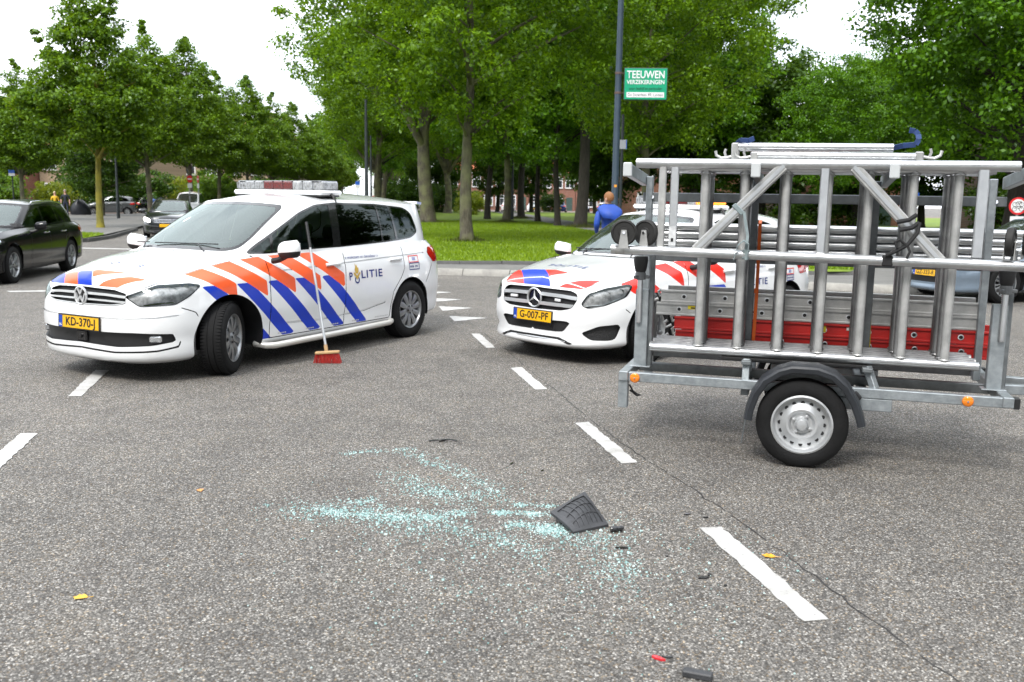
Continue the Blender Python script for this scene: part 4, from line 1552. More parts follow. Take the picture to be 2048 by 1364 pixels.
    for s in (1, -1):
        m = MB()
        m.tube([(-.40, s * .78, .22), (-.42, s * .90, .208), (-.50, s * .945, .205), (-1.4, s * .952, .215), (-2.30, s * .945, .228), (-2.40, s * .90, .232), (-2.43, s * .78, .24)], .031, 12)
        m.build('sill_tube', TUBE, car)
    lightbar(car, -1.74, 1.618, 1.22, .30)
    m = MB()
    sp = [(-3.42, -.54, 1.56), (-3.42, .54, 1.56), (-3.62, .47, 1.55), (-3.62, -.47, 1.55)]
    m.add(sp + [(x, y, z - .03) for x, y, z in sp], [(0, 3, 2, 1), (4, 5, 6, 7), (0, 1, 5, 4), (1, 2, 6, 5), (2, 3, 7, 6), (3, 0, 4, 7)])
    m.build('roof_spoiler', WHITE, car)
    m = MB()
    vs = [(x - .03, y, z - .012) for x, y, z in T['hood_r']] + [(x - .02, y * 1.0, z + .012) for x, y, z in [tuple(T['base'][k]) for k in range(4)]]
    full = vs + [(x, -y, z) for x, y, z in vs]
    fs = [(k, k + 1, k + 5, k + 4) for k in range(3)] + [(8 + k + 1, 8 + k, 8 + k + 4, 8 + k + 5) for k in range(3)]
    m.add(full, fs)
    m.build('scuttle', BLACKP, car)
    wipers(car, [((-.17, .40, 1.085), (-.27, .22, 1.142), (-.25, -.34, 1.135)), ((-.18, -.42, 1.085), (-.27, -.50, 1.135), (-.29, -.64, 1.13))])
    car_interior(car, T, -.35, 1.5, -1.30, -2.25)
    add_wheels(car, T, wheel_meshes('van_wheel', .33, .215, .212, 10), steer=R(27))
    return car, bvh

# ---------------------------------------------------------------- the hatchback police car behind the trailer
def police_hatchback():
    T = bclass_tables()
    sh = make_shell(T, .026)
    car = empty('police_hatchback', (.80136, 9.83628, 0), 3.928007)
    tag(car, 'white police hatchback with red and blue stripes, plate G-007-PF, standing behind the ladder trailer', 'police car')
    nose = lambda V, N: (V[:, 0] > .15)
    for cx, r in ((0.0, .385), (-2.699, .372)):
        sh.cut(sd_circ((cx, .318), r), (0, 2), 'arch', ('body',), lambda V, N: np.abs(V[:, 1]) > .5)
    lamp = rnd([(-.21, .60), (-.10, .71), (.14, .765), (.46, .80), (.53, .785), (.44, .68), (.14, .60), (-.11, .563)], .04)
    sh.cut(sd_poly(lamp), tnose, 'lamp', ('body',), nose)
    grille = [(0, .525), (.36, .53), (.46, .555), (.51, .63), (.50, .70), (.42, .728), (0, .738)]
    sh.cut(sd_poly(rnd(grille + [(-y, z) for y, z in grille[::-1] if y > 0], .03)), (1, 2), 'grille', ('body',), nose, absy=False)
    for ln, w in (([(.08, .675), (.35, .668), (.50, .655)], .034), ([(.08, .585), (.35, .582), (.485, .578)], .034)):
        sh.line(ln, w, (1, 2), 'silver', ('grille',), nose)
    intake = rnd([(0, .425), (.40, .432), (.47, .425), (.385, .325), (.30, .318), (0, .318)], .02)
    sh.cut(sd_poly([p for p in intake] + [(-y, z) for y, z in intake[::-1] if y > 0]), (1, 2), 'intake', ('body',), nose, absy=False)
    sh.cut(sd_poly(rnd([(-.20, .325), (.05, .40), (.32, .415), (.36, .39), (.29, .268), (.20, .255), (-.06, .258)], .05)), tnose, 'sidevent', ('body',), nose)
    sh.cut(sd_poly([(-.95, .268), (-.48, .266), (-.30, .215), (-.34, .197), (-.5, .238), (-.95, .243)]), tnose, 'gap', ('body',), nose)
    sh.cut(sd_poly(rnd([(-2.0, .93), (-2.25, .99), (-2.7, 1.0), (-3.0, .98), (-3.05, .86), (-2.6, .80), (-2.07, .76)], .04)), ttail, 'tail', ('body',), lambda V, N: V[:, 0] < -2.8)
    for ln in ([(-.62, .97), (-.57, .75), (-.52, .26)], [(-1.55, 1.0), (-1.52, .7), (-1.48, .26)], [(-2.5, 1.03), (-2.45, .78), (-2.33, .60), (-2.27, .26)], [(-.52, .262), (-2.27, .265)], [(.42, .56), (.36, .52)]):
        sh.line(ln, .009, (0, 2), 'gap', ('body',), side_sel(.3, 0, 1.1, -3.3, .62))
    sh.line([(.66, .548), (.50, .624), (.30, .659), (0, .694), (-.42, .744)], .008, (0, 1), 'gap', ('hood',))
    ss = side_sel(.2, .24, 1.02, -2.2, .45, .5)
    sh.cut(sd_poly([(.42, .80), (.22, .845), (.08, .845), (-.10, .72), (-.08, .64), (.10, .62), (.33, .72)]), (0, 2), 'red', ('body',), ss)
    for xr in (-.50, -.89, -1.28):
        sl = .6
        sh.cut(sd_poly([(xr, .885), (xr, .725), (xr + .46, .725 + .46 * sl), (xr + .30, .885 + .30 * sl)]), (0, 2), 'red', ('body',), ss)
    for x0 in (-.10, -.49, -.88):
        sh.cut(sd_poly([(x0, .722), (x0 - .37, .722), (x0 - .85, .27), (x0 - .62, .27)]), (0, 2), 'blue', ('body',), ss)
    hs = lambda V, N: V[:, 0] > .3
    sh.line([(.68, -.55), (.705, -.30), (.71, 0), (.705, .30), (.68, .55)], .010, (0, 1), 'white_seam', ('hood',), hs, absy=False)
    for lab, poly in (('blue', [(.43, -.58), (.49, -.17), (.80, .20), (.80, -.17)]), ('red', [(.40, -.66), (.43, -.58), (.80, -.17), (.79, -.50), (.60, -.64)]),
                      ('red', [(.49, -.17), (.52, .19), (.69, .06)]), ('red', [(.80, .23), (.77, .52), (.50, .60), (.61, .43)])):
        sh.cut(sd_poly(poly), (0, 1), lab, ('hood',), hs, absy=False)
    S = dict(dlo=[(-.50, 1.018), (-.85, 1.01), (-1.5, 1.03), (-2.2, 1.06), (-2.75, 1.085), (-2.92, 1.13), (-2.75, 1.30), (-2.55, 1.375), (-2.2, 1.42), (-1.8, 1.435), (-1.5, 1.42), (-1.2, 1.33), (-.85, 1.18), (-.62, 1.07)],
             panes=[(-.2, -.2, -.80, -.90), (-.83, -.93, -1.48, -1.55), (-1.58, -1.65, -2.28, -2.30), (-2.33, -2.36, -3.2, -3.2)], tint=[0, 0, 1, 1], zb=1.02, zt=1.42,
             ws=[(0, 1.032), (.52, 1.028), (.605, 1.05), (.607, 1.15), (.545, 1.40), (.505, 1.435), (.28, 1.455), (0, 1.46)],
             wsg=[(0, 1.055), (.50, 1.05), (.582, 1.072), (.585, 1.15), (.525, 1.388), (.485, 1.418), (.28, 1.436), (0, 1.44)], ws_x=-1.45,
             rwin=[(0, 1.09), (.42, 1.09), (.47, 1.14), (.42, 1.33), (.24, 1.36), (0, 1.365)], rw_x=-3.0)
    common_cabin(car, sh, S, (SGLASS, DGLASS))
    bvh = BVHTree.FromPolygons([tuple(v) for v in sh.V], sh.F)
    finish_body(car, sh, [WHITE] * 5 + [RED, BLUE], ('body', 'hood', 'cabin', 'roof', 'white_seam', 'red', 'blue'))
    arch_lips(car, sh, ('body', 'red', 'blue'), T)
    arch_liner(car, T, 0, .385)
    arch_liner(car, T, -2.699, .372)
    shell_obj('radiator_grille', sh.part(('grille',), push=-.03), [BLACKP], car)
    w = sh.walls(('body', 'silver', 'hood'), ('grille',), -.03)
    raw_obj('grille_frame', w[0], w[1], BLACKP, car)
    SILV = pmat('silver_trim', (.55, .56, .57), .3, metal=.7)
    shell_obj('grille_bar', sh.part(('silver',), push=.008), [SILV], car)
    MESHG = pmat('honeycomb_black', (.014, .014, .015), .5, var=.6, vscale=70, bump=1.0, bscale=120)
    for lab, nm in (('intake', 'lower_intake'), ('sidevent', 'side_vent')):
        for s in ((None,) if lab == 'intake' else (1, -1)):
            shell_obj(nm, sh.part((lab,), push=-.025, side=s), [MESHG], car)
        w = sh.walls(('body', 'gap'), (lab,), -.025)
        tag(raw_obj(nm + '_rim', w[0], w[1], BLACKP, car), kind='stuff')
    # star badge
    bd = empty('front_badge', (.815, 0, .632), 0, car)
    m = MB()
    m.lathe([(.082, -.01), (.098, .002), (.102, .014), (.092, .022), (.083, .016)], 40, axis='X')
    m.build('badge_ring', SILV, bd)
    m = MB()
    m.lathe([(.086, .0), (0, .002)], 30, axis='X')
    m.build('badge_disc', GLOSSB, bd)
    m = MB()
    for k in range(3):
        a = pi / 2 + 2 * pi * k / 3
        d, n = Vector((0, cos(a), sin(a))), Vector((0, -sin(a), cos(a)))
        o = Vector((.012, 0, 0))
        m.add([o + n * .016, o + d * .088, o - n * .016, o + Vector((.012, 0, 0))], [(0, 1, 3), (1, 2, 3), (2, 0, 3)])
    m.build('badge_star', BADGE, bd)
    for s in (1, -1):
        m = MB()
        m.box((.808, s * .30, .628), (.02, .085, .026), Matrix.Rotation(-s * R(14), 3, 'Z'), bevel=.004)
        m.build('grille_flasher', pmat('flasher_lens', (.7, .71, .72), .25), car)
        hl = empty('headlight', (.55, s * .7, .68), 0, car)
        off = np.array([.55, s * .7, .68])
        def rel(data):
            return [v - off for v in data[0]], data[1], data[2], data[3]
        shell_obj('lamp_housing', rel(sh.part(('lamp',), push=-.035, side=s)), [LAMPH], hl)
        shell_obj('lamp_lens', rel(sh.part(('lamp',), push=.002, side=s)), [LAMPG], hl)
        for (x, y, z, r) in ((.67, .60, .655, .045), (.55, .70, .69, .045), (.42, .78, .725, .03)):
            m = MB()
            q = Vector((.80, s * .6, .05)).normalized().to_track_quat('Z', 'Y').to_matrix()
            prof = [(r, .012), (r * .98, .0), (r * .7, -.025), (r * .3, -.04), (0, -.042)]
            n = 18
            vv = [q @ Vector((rr * cos(2 * pi * k / n), rr * sin(2 * pi * k / n), t)) + Vector((x - .55, s * (y - .7), z - .68)) for rr, t in prof for k in range(n)]
            m.add(vv, [(i * n + k, i * n + (k + 1) % n, (i + 1) * n + (k + 1) % n, (i + 1) * n + k) for i in range(len(prof) - 1) for k in range(n)])
            m.build('reflector', BADGE, hl)
        m = MB()
        m.tube([(.72, s * (.585) , .585), (.60, s * .71, .60), (.45, s * .80, .665)], .008, 6)
        m.build('lamp_strip', CHROME, car)
        shell_obj('tail_lamp', sh.part(('tail',), push=.004, side=s), [TAILR], car)
    m = MB()
    m.tube([(.70, -.62, .215), (.80, -.40, .232), (.835, -.2, .238), (.845, 0, .238), (.835, .2, .238), (.80, .40, .228), (.735, .52, .195)], .008, 6)
    m.build('front_lip_strip', SILV, car)
    licence_plate(car, 'G-007-PF', .848, .455, tilt=R(-3))
    me = text_mesh('POLITIE', .105, LETTER, True, spacing=1.5)
    on_surface(bvh, me, (.31, -.02, 1), (0, 1, 0), (-1, 0, 0), (0, 0, 1), .007)
    link_mesh('bonnet_lettering', me, car)
    surface_text(car, bvh, 'P', .105, LETTER, -1.64, .71)
    surface_text(car, bvh, 'LITIE', .105, LETTER, -1.99, .712, spacing=1.15, width=.35)
    emblem_police(car, bvh, -1.745, .725, .92)
    surface_text(car, bvh, '« waakzaam en dienstbaar »', .040, LETTER, -1.88, .885, bold=False, width=.52)
    for (x0, x1, z0, z1, mt) in ((-2.61, -2.80, .765, .84, RED), (-2.62, -2.80, .69, .762, LETTER)):
        t = .010
        for s in (1, -1):
            m = MB()
            for (a, b, c, d) in ((x0, x1, z0, z0 + t), (x0, x1, z1 - t, z1), (x0, x0 - t, z0, z1), (x1 + t, x1, z0, z1)):
                m.add([(-a, c, 0), (-b, c, 0), (-b, d, 0), (-a, d, 0)], [(0, 1, 2, 3)])
            me = m.mesh('sticker_frame', mt)
            on_surface(bvh, me, (0, s * .9, 0), (-1, 0, 0), (0, 0, 1), (0, s, 0), .003)
            link_mesh('sticker_frame', me, car)
    marks(car, bvh, [(-2.68 - .022 * k, .803 + .012 * j, .014, .008) for k in range(3) for j in (-1, 0, 1)], BLUE, 'sticker_mark')
    marks(car, bvh, [(-2.645 - .025 * k, .725, .016, .02) for k in range(6)], LETTER, 'sticker_mark')
    mirrors(car, -.72, .99, 1.03, WHITE, .95)
    for x in (-1.36, -2.30):
        for s in (1, -1):
            h = bvh.ray_cast(Vector((x, s * 2, .86)), Vector((0, -s, 0)))[0]
            m = MB()
            m.tube([(x + .11, h.y + s * .004, h.z), (x + .07, h.y + s * .022, h.z + .004), (x - .07, h.y + s * .022, h.z + .006), (x - .11, h.y + s * .004, h.z + .004)], .016, 8)
            m.build('door_handle', WHITE, car)
    lightbar(car, -1.62, 1.525, 1.12, .28, lit=(7, 8))
    m = MB()
    vs = [(x - .03, y, z - .012) for x, y, z in T['hood_r']] + [(x - .02, y, z + .012) for x, y, z in [tuple(T['base'][k]) for k in range(4)]]
    full = vs + [(x, -y, z) for x, y, z in vs]
    m.add(full, [(k, k + 1, k + 5, k + 4) for k in range(3)] + [(8 + k + 1, 8 + k, 8 + k + 4, 8 + k + 5) for k in range(3)])
    m.build('scuttle', BLACKP, car)
    wipers(car, [((-.33, .30, 1.02), (-.44, .26, 1.085), (-.42, -.34, 1.075)), ((-.34, -.38, 1.02), (-.43, -.40, 1.07), (-.46, -.58, 1.075))])
    car_interior(car, T, -.50, 1.4, -1.35, -2.15)
    add_wheels(car, T, wheel_meshes('hatch_wheel', .318, .205, .212, 5, 'double'), steer=R(4))
    return car, bvh

# ---------------------------------------------------------------- ordinary cars: the same shell, stretched to each car's own proportions
def tail_lift(x, z, tail):
    return tail * np.clip((-1.9 - x) / 1.2, 0, 1) * np.clip((z - 1.08) / .3, 0, 1)

def warp_tables(fx, fz, ky, tail=0.0):
    T = bclass_tables()
    def w(P):
        P = np.array(P, float)
        P[..., 2] += tail_lift(P[..., 0], P[..., 2], tail)
        Q = P.copy()
        Q[..., 0] = np.interp(P[..., 0], fx[0], fx[1])
        Q[..., 2] = np.interp(P[..., 2], fz[0], fz[1])
        Q[..., 1] = P[..., 1] * ky
        return Q
    for k in ('A', 'top', 'base', 'ctop'): T[k] = w(T[k])
    for k in ('hood_c', 'hood_r', 'roof_c'): T[k] = [tuple(p) for p in w(T[k])]
    X = lambda x: float(np.interp(x, fx[0], fx[1]))
    Z = lambda z: float(np.interp(z, fz[0], fz[1]))
    T['hw'] *= ky
    T['xf'], T['xr'], T['wb'], T['track'] = X(.85), X(-3.54), -X(-2.699), T['track'] * ky
    return T, X, Z

def plain_car(name, label, loc, rz, paint, fx, fz, ky=1.0, rw=.32, step=.05, spokes=10, style='blade', group=None, cat='car', plate=None, lit=(), detail=True, wheels=None, tail_plate=False, rails=False, steer=0.0, tail=0.0):
    T, X, Z = warp_tables(fx, fz, ky, tail)
    T['rw'] = rw
    sh = make_shell(T, step)
    car = empty(name, (*loc, 0), rz)
    tag(car, label, cat, group)
    nose = lambda V, N: (V[:, 0] > .15)
    wx = -T['wb']
    for cx in (0.0, wx):
        sh.cut(sd_circ((cx, rw), rw + .06), (0, 2), 'arch', ('body',), lambda V, N: np.abs(V[:, 1]) > .5 * ky)
    tn = lambda V: np.c_[np.abs(V[:, 1]) - np.interp(V[:, 0], fx[1][::-1] if fx[1][0] > fx[1][-1] else fx[1], fx[0][::-1] if fx[1][0] > fx[1][-1] else fx[0]), np.interp(V[:, 2], fz[1], fz[0])]
    sh.cut(sd_poly(rnd([(-.19, .615), (-.10, .70), (.14, .755), (.44, .785), (.44, .70), (.14, .62), (-.11, .575)], .04)), tn, 'lamp', ('body',), nose)
    yz = lambda V: np.c_[V[:, 1] / ky, np.interp(V[:, 2], fz[1], fz[0])]
    g = [(0, .54), (.36, .545), (.47, .60), (.47, .68), (.40, .725), (0, .735)]
    sh.cut(sd_poly(g + [(-y, z) for y, z in g[::-1] if y > 0]), yz, 'grille', ('body',), nose)
    if detail:
        for z in (.585, .64, .695):
            sh.line([(0, z), (.46, z - .004)], .014, lambda V: np.abs(yz(V)), 'silver', ('grille',), nose)
    g = [(0, .31), (.50, .31), (.60, .36), (.55, .42), (0, .43)]
    sh.cut(sd_poly(g + [(-y, z) for y, z in g[::-1] if y > 0]), yz, 'grille', ('body',), nose)
    tt = lambda V: np.c_[np.abs(V[:, 1]) / ky + np.interp(V[:, 0], fx[1], fx[0]), np.interp(V[:, 2], fz[1], fz[0])]
    sh.cut(sd_poly(rnd([(-2.1, .90), (-2.3, .97), (-2.7, .98), (-3.0, .96), (-3.0, .84), (-2.6, .80), (-2.15, .80)], .04)), tt, 'tail', ('body',), lambda V, N: V[:, 0] < X(-2.8))
    if detail:
        for ln in ([(-.62, .97), (-.57, .75), (-.52, .26)], [(-1.55, 1.0), (-1.52, .7), (-1.48, .26)], [(-2.5, 1.03), (-2.45, .78), (-2.33, .60), (-2.27, .26)]):
            sh.line([(X(a), Z(b)) for a, b in ln], .010, (0, 2), 'gap', ('body',), side_sel(.3, 0, Z(1.1), X(-3.3), X(.62)))
    def WP(ps): return [(X(a), Z(b + float(tail_lift(a, b, tail)))) for a, b in ps]
    def WY(ps): return [(a * ky, Z(b)) for a, b in ps]
    dlo = [(-.50, 1.018), (-.85, 1.01), (-1.5, 1.03), (-2.2, 1.06), (-2.75, 1.085), (-2.92, 1.13), (-2.75, 1.30), (-2.55, 1.375), (-2.2, 1.42), (-1.8, 1.435), (-1.5, 1.42), (-1.2, 1.33), (-.85, 1.18), (-.62, 1.07)]
    S = dict(dlo=WP(dlo), panes=[(X(-.2), X(-.2), X(-1.48), X(-1.55)), (X(-1.56), X(-1.63), X(-2.28), X(-2.30)), (X(-2.33), X(-2.36), X(-3.2), X(-3.2))], tint=[0, 1, 1], zb=Z(1.02), zt=Z(1.42),
             ws=WY([(0, 1.032), (.52, 1.028), (.605, 1.05), (.607, 1.15), (.545, 1.40), (.505, 1.435), (.28, 1.455), (0, 1.46)]),
             wsg=WY([(0, 1.05), (.50, 1.045), (.585, 1.065), (.59, 1.15), (.53, 1.395), (.49, 1.425), (.28, 1.44), (0, 1.445)]), ws_x=X(-1.45),
             rwin=WY([(0, 1.09), (.42, 1.09), (.47, 1.14), (.42, 1.33), (.24, 1.36), (0, 1.365)]), rw_x=X(-3.0))
    common_cabin(car, sh, S, (SGLASS, DGLASS))
    finish_body(car, sh, [paint] * 4, ('body', 'hood', 'cabin', 'roof'))
    arch_liner(car, T, 0, rw + .06)
    arch_liner(car, T, wx, rw + .06)
    shell_obj('radiator_grille', sh.part(('grille',), push=-.02), [BLACKP], car)
    shell_obj('grille_bar', sh.part(('silver',), push=.004), [LAMPC], car)
    for s in (1, -1):
        shell_obj('headlight', sh.part(('lamp',), push=.002, side=s), [HEADL if s in lit else LAMPC], car)
        shell_obj('tail_lamp', sh.part(('tail',), push=.004, side=s), [TAILR], car)
    if plate: licence_plate(car, plate, T['xf'] + .004, Z(.47), tilt=R(-3))
    else:
        for xx, rr in ((T['xf'] + .004, 0), (T['xr'] - .004, pi)):
            m = MB()
            m.box((0, 0, 0), (.012, .50, .11), bevel=.004)
            m.build('licence_plate', PLATEY, car, loc=(xx, 0, Z(.47 if rr == 0 else .62)))
    if detail:
        mirrors(car, X(-.72), .98 * ky, Z(1.03), paint, .92)
        bv = BVHTree.FromPolygons([tuple(v) for v in sh.V], sh.F)
        for x in (X(-1.36), X(-2.30)):
            for s in (1, -1):
                h = bv.ray_cast(Vector((x, s * 2, Z(.86))), Vector((0, -s, 0)))[0]
                m = MB()
                m.tube([(x + .11, h.y + s * .004, h.z), (x + .07, h.y + s * .022, h.z), (x - .07, h.y + s * .022, h.z), (x - .11, h.y + s * .004, h.z)], .014, 6)
                m.build('door_handle', CHROME if rails else paint, car)
    if rails:
        for s in (1, -1):
            pts = [Vector((X(a), s * .60 * ky, Z(b + float(tail_lift(a, b, tail * .9))))) for a, b in ((-1.36, 1.47), (-1.42, 1.51), (-1.9, 1.525), (-2.4, 1.51), (-2.75, 1.455), (-2.86, 1.41))]
            m = MB()
            m.tube(pts, .014, 8)
            m.build('roof_rail', CHROME, car)
    car_interior(car, T, X(-.50), Z(1.4), X(-1.35), X(-2.15))
    add_wheels(car, T, wheels or wheel_meshes(name + '_wheel', rw, .20, rw * .66, spokes, style), steer=steer)
    return car
# ---------------------------------------------------------------- ladder trailer and its load (s along, v away from the camera, z up)
GALV = pmat('galvanised_steel', (.24, .265, .28), .42, metal=.6, col2=(.38, .41, .43), vscale=16, detail=6, bump=.12, bscale=60)
GALVD = pmat('galvanised_dark', (.12, .13, .137), .5, metal=.5, col2=(.20, .215, .222), vscale=14, detail=6)
ALU = pmat('aluminium_tube', (.50, .51, .52), .30, metal=.92, col2=(.66, .67, .68), vscale=7, detail=8, bump=.06, bscale=30)
ALUD = pmat('aluminium_worn_shaded', (.20, .20, .205), .40, metal=.8, col2=(.42, .42, .42), vscale=11, detail=9, bump=.15, bscale=45)  # worn ladder rungs, plus painted shade on the frames deeper in the stack
ALUW = pmat('aluminium_scuffed', (.34, .34, .335), .45, metal=.5, col2=(.54, .54, .53), vscale=8, detail=9, bump=.15, bscale=35)
REDL = pmat('red_ladder_beam', (.38, .009, .008), .5, col2=(.50, .016, .012), vscale=9, detail=8)
PLASTIC = pmat('grey_plastic', (.016, .0185, .023), .48, var=.2, vscale=6, bump=.1, bscale=80)
STRAPO = pmat('orange_strap', (.62, .11, .012), .7, var=.15, vscale=30)
STRAPY = pmat('yellow_strap', (.50, .42, .02), .7, var=.15, vscale=30)
STRAPG = pmat('grey_strap', (.22, .27, .28), .7, var=.15, vscale=30)
STRAPB = pmat('blue_strap', (.02, .05, .16), .7, var=.2, vscale=30)
CORD = pmat('black_cord', (.012, .012, .013), .8)
T_O, T_RZ = (.78, 5.93, 0), R(-17)
def TL(s, v, z):
    """trailer coordinates to world"""
    return Vector((T_O[0] + cos(T_RZ) * s - sin(T_RZ) * v, T_O[1] + sin(T_RZ) * s + cos(T_RZ) * v, z))
def thing(name, label, cat, group=None):
    return tag(empty(name, T_O, T_RZ), label, cat, group)

def trailer():
    t = thing('ladder_trailer', 'galvanised single-axle trailer carrying scaffold frames, ladders and tubes', 'trailer')
    def box(nm, c, s, mat=GALV, bevel=.004, rot=None):
        m = MB()
        m.box(c, s, rot, bevel=bevel)
        return m.build(nm, mat, t)
    for v, s0, s1, mt in ((.03, -.02, 2.24, GALV), (.45, -.02, 2.2, GALVD), (1.10, -.02, 2.24, GALVD)):
        box('side_rail', ((s0 + s1) / 2, v, .465), (s1 - s0, .05, .06), mt)
    for s in (-.05, 2.215):
        box('cross_beam', (s, .56, .47), (.06, 1.14, .062))
    for s in (.72, 1.44):
        box('cross_beam', (s, .56, .415), (.05, 1.03, .05), GALVD)
    for v in (.03, 1.09):
        box('light_bracket', (-.052, v, .375), (.062, .055, .235))
        m = MB()
        m.tube([(-.02, v + .04, .40), (0.0, v + .05, .36), (.03, v + .03, .345), (.06, v + .02, .34), (.03, v + .04, .33), (-.02, v + .06, .36)], .006, 6)
        m.build('cable', CORD, t)
        box('beam_end_cap', (2.262, v, .465), (.034, .056, .066), BLACKP)
    # uprights from rail to bed, bed bars and rubber strip
    for s in (.72, 1.44):
        for v in (.10, .45, 1.05):
            m = MB()
            m.bar((s + (.05 if s > 1 else 0), v - .04, .485), (s, v, .615), .045, .04, bevel=.004)
            m.build('bed_upright', GALV, t)
        box('bed_bar', (s, .56, .600), (.06, 1.05, .026), GALVD)
    box('rubber_strip', (1.02, .13, .612), (.92, .05, .018), BLACKP, .003)
    # rack: end posts (telescoping), middle posts, arms, top rail
    for s in (.02, 2.17):
        box('end_post', (s, .24, .76), (.085, .06, .52), GALV)
        box('end_post_sleeve', (s + .055, .27, .92), (.03, .06, .85), GALVD)
        box('base_plate', (s, .24, .504), (.14, .10, .008), GALV, .002)
        box('tall_post', (s - .035, .60, 1.13), (.045, .06, 1.28), GALV)
        m = MB()
        for k in range(3):
            m.lathe([(.014, 0), (.014, .012), (0, .012)], 8, c=(s - .035 + .01 * k, .565, 1.45 + .09 * k))
        m.build('bolt', CHROME, t)
    for s in (.70, 1.455):
        box('middle_post', (s, .565, 1.12), (.045, .03, 1.26), GALVD)
    for s in (-.06, .72, 1.50, 2.22):
        m = MB()
        m.bar((s, -.04, 1.795), (s, .66, 1.745), .045, .075, bevel=.004)
        m.build('rack_arm', GALV, t)
        box('arm_cap', (s, -.047, 1.795), (.056, .02, .088), pmat('cap_grey', (.50, .52, .53), .5), .006)
    box('top_rail', (1.08, .60, 1.63), (2.28, .03, .062), GALVD)
    box('lower_rail', (1.08, .64, 1.215), (2.28, .03, .05), GALVD)
    # axle, brackets, wheels, mudguards
    m = MB()
    m.tube([(1.075, -.05, .265), (1.075, 1.18, .265)], .03, 10)
    m.build('axle', GALVD, t)
    for v in (.03, 1.10):
        box('axle_bracket', (1.22, v, .395), (.74, .045, .075), GALV)
    tyre_m = MB()
    r, hw, rr = .272, .078, .178
    tyre_m.lathe([(rr - .008, hw - .02), (rr + .006, hw - .004), (rr + .03, hw + .002), (r - .04, hw), (r - .014, hw - .012), (r - .002, hw - .026), (r, hw - .04), (r, .012), (r - .007, .009), (r - .007, -.009), (r, -.012), (r, -hw + .04), (r - .002, -hw + .026), (r - .014, -hw + .012), (r - .04, -hw), (rr + .03, -hw), (rr - .008, -hw + .02)], 56)
    ty = tyre_m.mesh('trailer_tyre', RUBBER, 40)
    rm = MB()
    yo = hw - .03
    STEEL = pmat('silver_steel_rim', (.50, .51, .52), .38, metal=.6, var=.1, vscale=10)
    rm.lathe([(rr + .004, hw - .012), (rr + .004, hw - .002), (rr - .006, hw + .002), (rr - .016, hw - .012), (rr - .020, yo - .012), (rr - .034, yo - .016), (.115, yo - .004), (.092, yo + .012), (.078, yo + .010), (.062, yo - .008), (.045, yo - .008), (.042, yo + .004), (.0, yo + .006)], 48)
    rm.lathe([(.038, yo + .004), (.036, yo + .030), (.028, yo + .040), (0, yo + .042)], 20)
    for k in range(4):
        a = 2 * pi * k / 4 + .5
        rm.lathe([(.011, yo - .01), (.011, yo + .008), (0, yo + .012)], 8, c=(cos(a) * .055, 0, sin(a) * .055))
    for k in range(16):
        a = 2 * pi * k / 16
        rm.lathe([(.0125, yo + .003 - .012), (0, yo + .0035 - .012)], 10, c=(cos(a) * .130, 0, sin(a) * .130), mi=1)
    rm.lathe([(rr - .02, -hw + .03), (0, -hw + .03)], 30, mi=1)
    ri = rm.mesh('trailer_rim', [STEEL, BLACKP], 35)
    for v, s in ((-.07, -1), (1.20, 1)):
        w = empty('wheel', (1.075, v, .272), 0, t)
        w.rotation_euler = (0, 0, pi if s < 0 else 0)
        link_mesh('tyre', ty, w)
        link_mesh('rim', ri, w)
        # moulded mudguard: arched channel with side skirts
        pts = [(.735, .285), (.745, .35), (.775, .45), (.83, .54), (.92, .605), (1.0, .632), (1.15, .632), (1.25, .60), (1.33, .53), (1.385, .44), (1.42, .35), (1.435, .30)]
        P = np.array(pts)
        tang = np.gradient(P, axis=0)
        nrm = np.c_[-tang[:, 1], tang[:, 0]] / np.linalg.norm(tang, axis=1)[:, None]
        if nrm[5, 1] < 0: nrm = -nrm
        prof = [(-.105, -.038), (-.108, -.012), (-.098, 0.0), (-.06, .006), (0, .008), (.06, .006), (.098, 0), (.108, -.012), (.105, -.038)]
        vs, fs = [], []
        for (p, q) in zip(P, nrm):
            for (dv, dn) in prof: vs.append((p[0] + q[0] * dn, v + dv, p[1] + q[1] * dn))
        for (p, q) in zip(P, nrm):
            for (dv, dn) in prof: vs.append((p[0] + q[0] * (dn - .008), v + dv * .94, p[1] + q[1] * (dn - .008)))
        n, c = len(P), len(prof)
        for i in range(n - 1):
            for j in range(c - 1):
                f = (i * c + j, i * c + j + 1, (i + 1) * c + j + 1, (i + 1) * c + j)
                fs.append(f[::-1])
                fs.append(tuple(n * c + k for k in f))
        for i in range(n - 1):
            for j in (0, c - 1):
                f = (i * c + j, (i + 1) * c + j, n * c + (i + 1) * c + j, n * c + i * c + j)
                fs.append(f if j == 0 else f[::-1])
        for i in (0, n - 1):
            for j in range(c - 1):
                f = (i * c + j, i * c + j + 1, n * c + i * c + j + 1, n * c + i * c + j)
                fs.append(f if i == 0 else f[::-1])
        m = MB()
        m.add(vs, fs)
        m.build('mudguard', PLASTIC, t, 40)
    for s in (.80, 1.38):
        m = MB()
        m.box((s, -.02, .445), (.05, .05, .05), Matrix.Rotation(R(45), 3, 'Y'), bevel=.006)
        m.build('mudguard_bracket', BLACKP, t)
    for s in (.025, 2.0):
        m = MB()
        m.lathe([(.030, .0), (.032, -.010), (.026, -.016), (0, -.018)], 24, c=(s, .004, .462))
        m.build('side_marker_lamp', AMBER, t, 60)
        m = MB()
        m.lathe([(.006, -.018), (.006, -.022), (0, -.022)], 8, c=(s, .004, .462))
        m.build('marker_screw', CHROME, t)
    m = MB()
    m.tube([(.745, -.16, .30), (.735, -.165, .21), (.725, -.165, .13)], .004, 6)
    m.build('stay_rod', GALVD, t)
    # drawbar, jockey wheel, coupling (mostly outside the picture)
    m = MB()
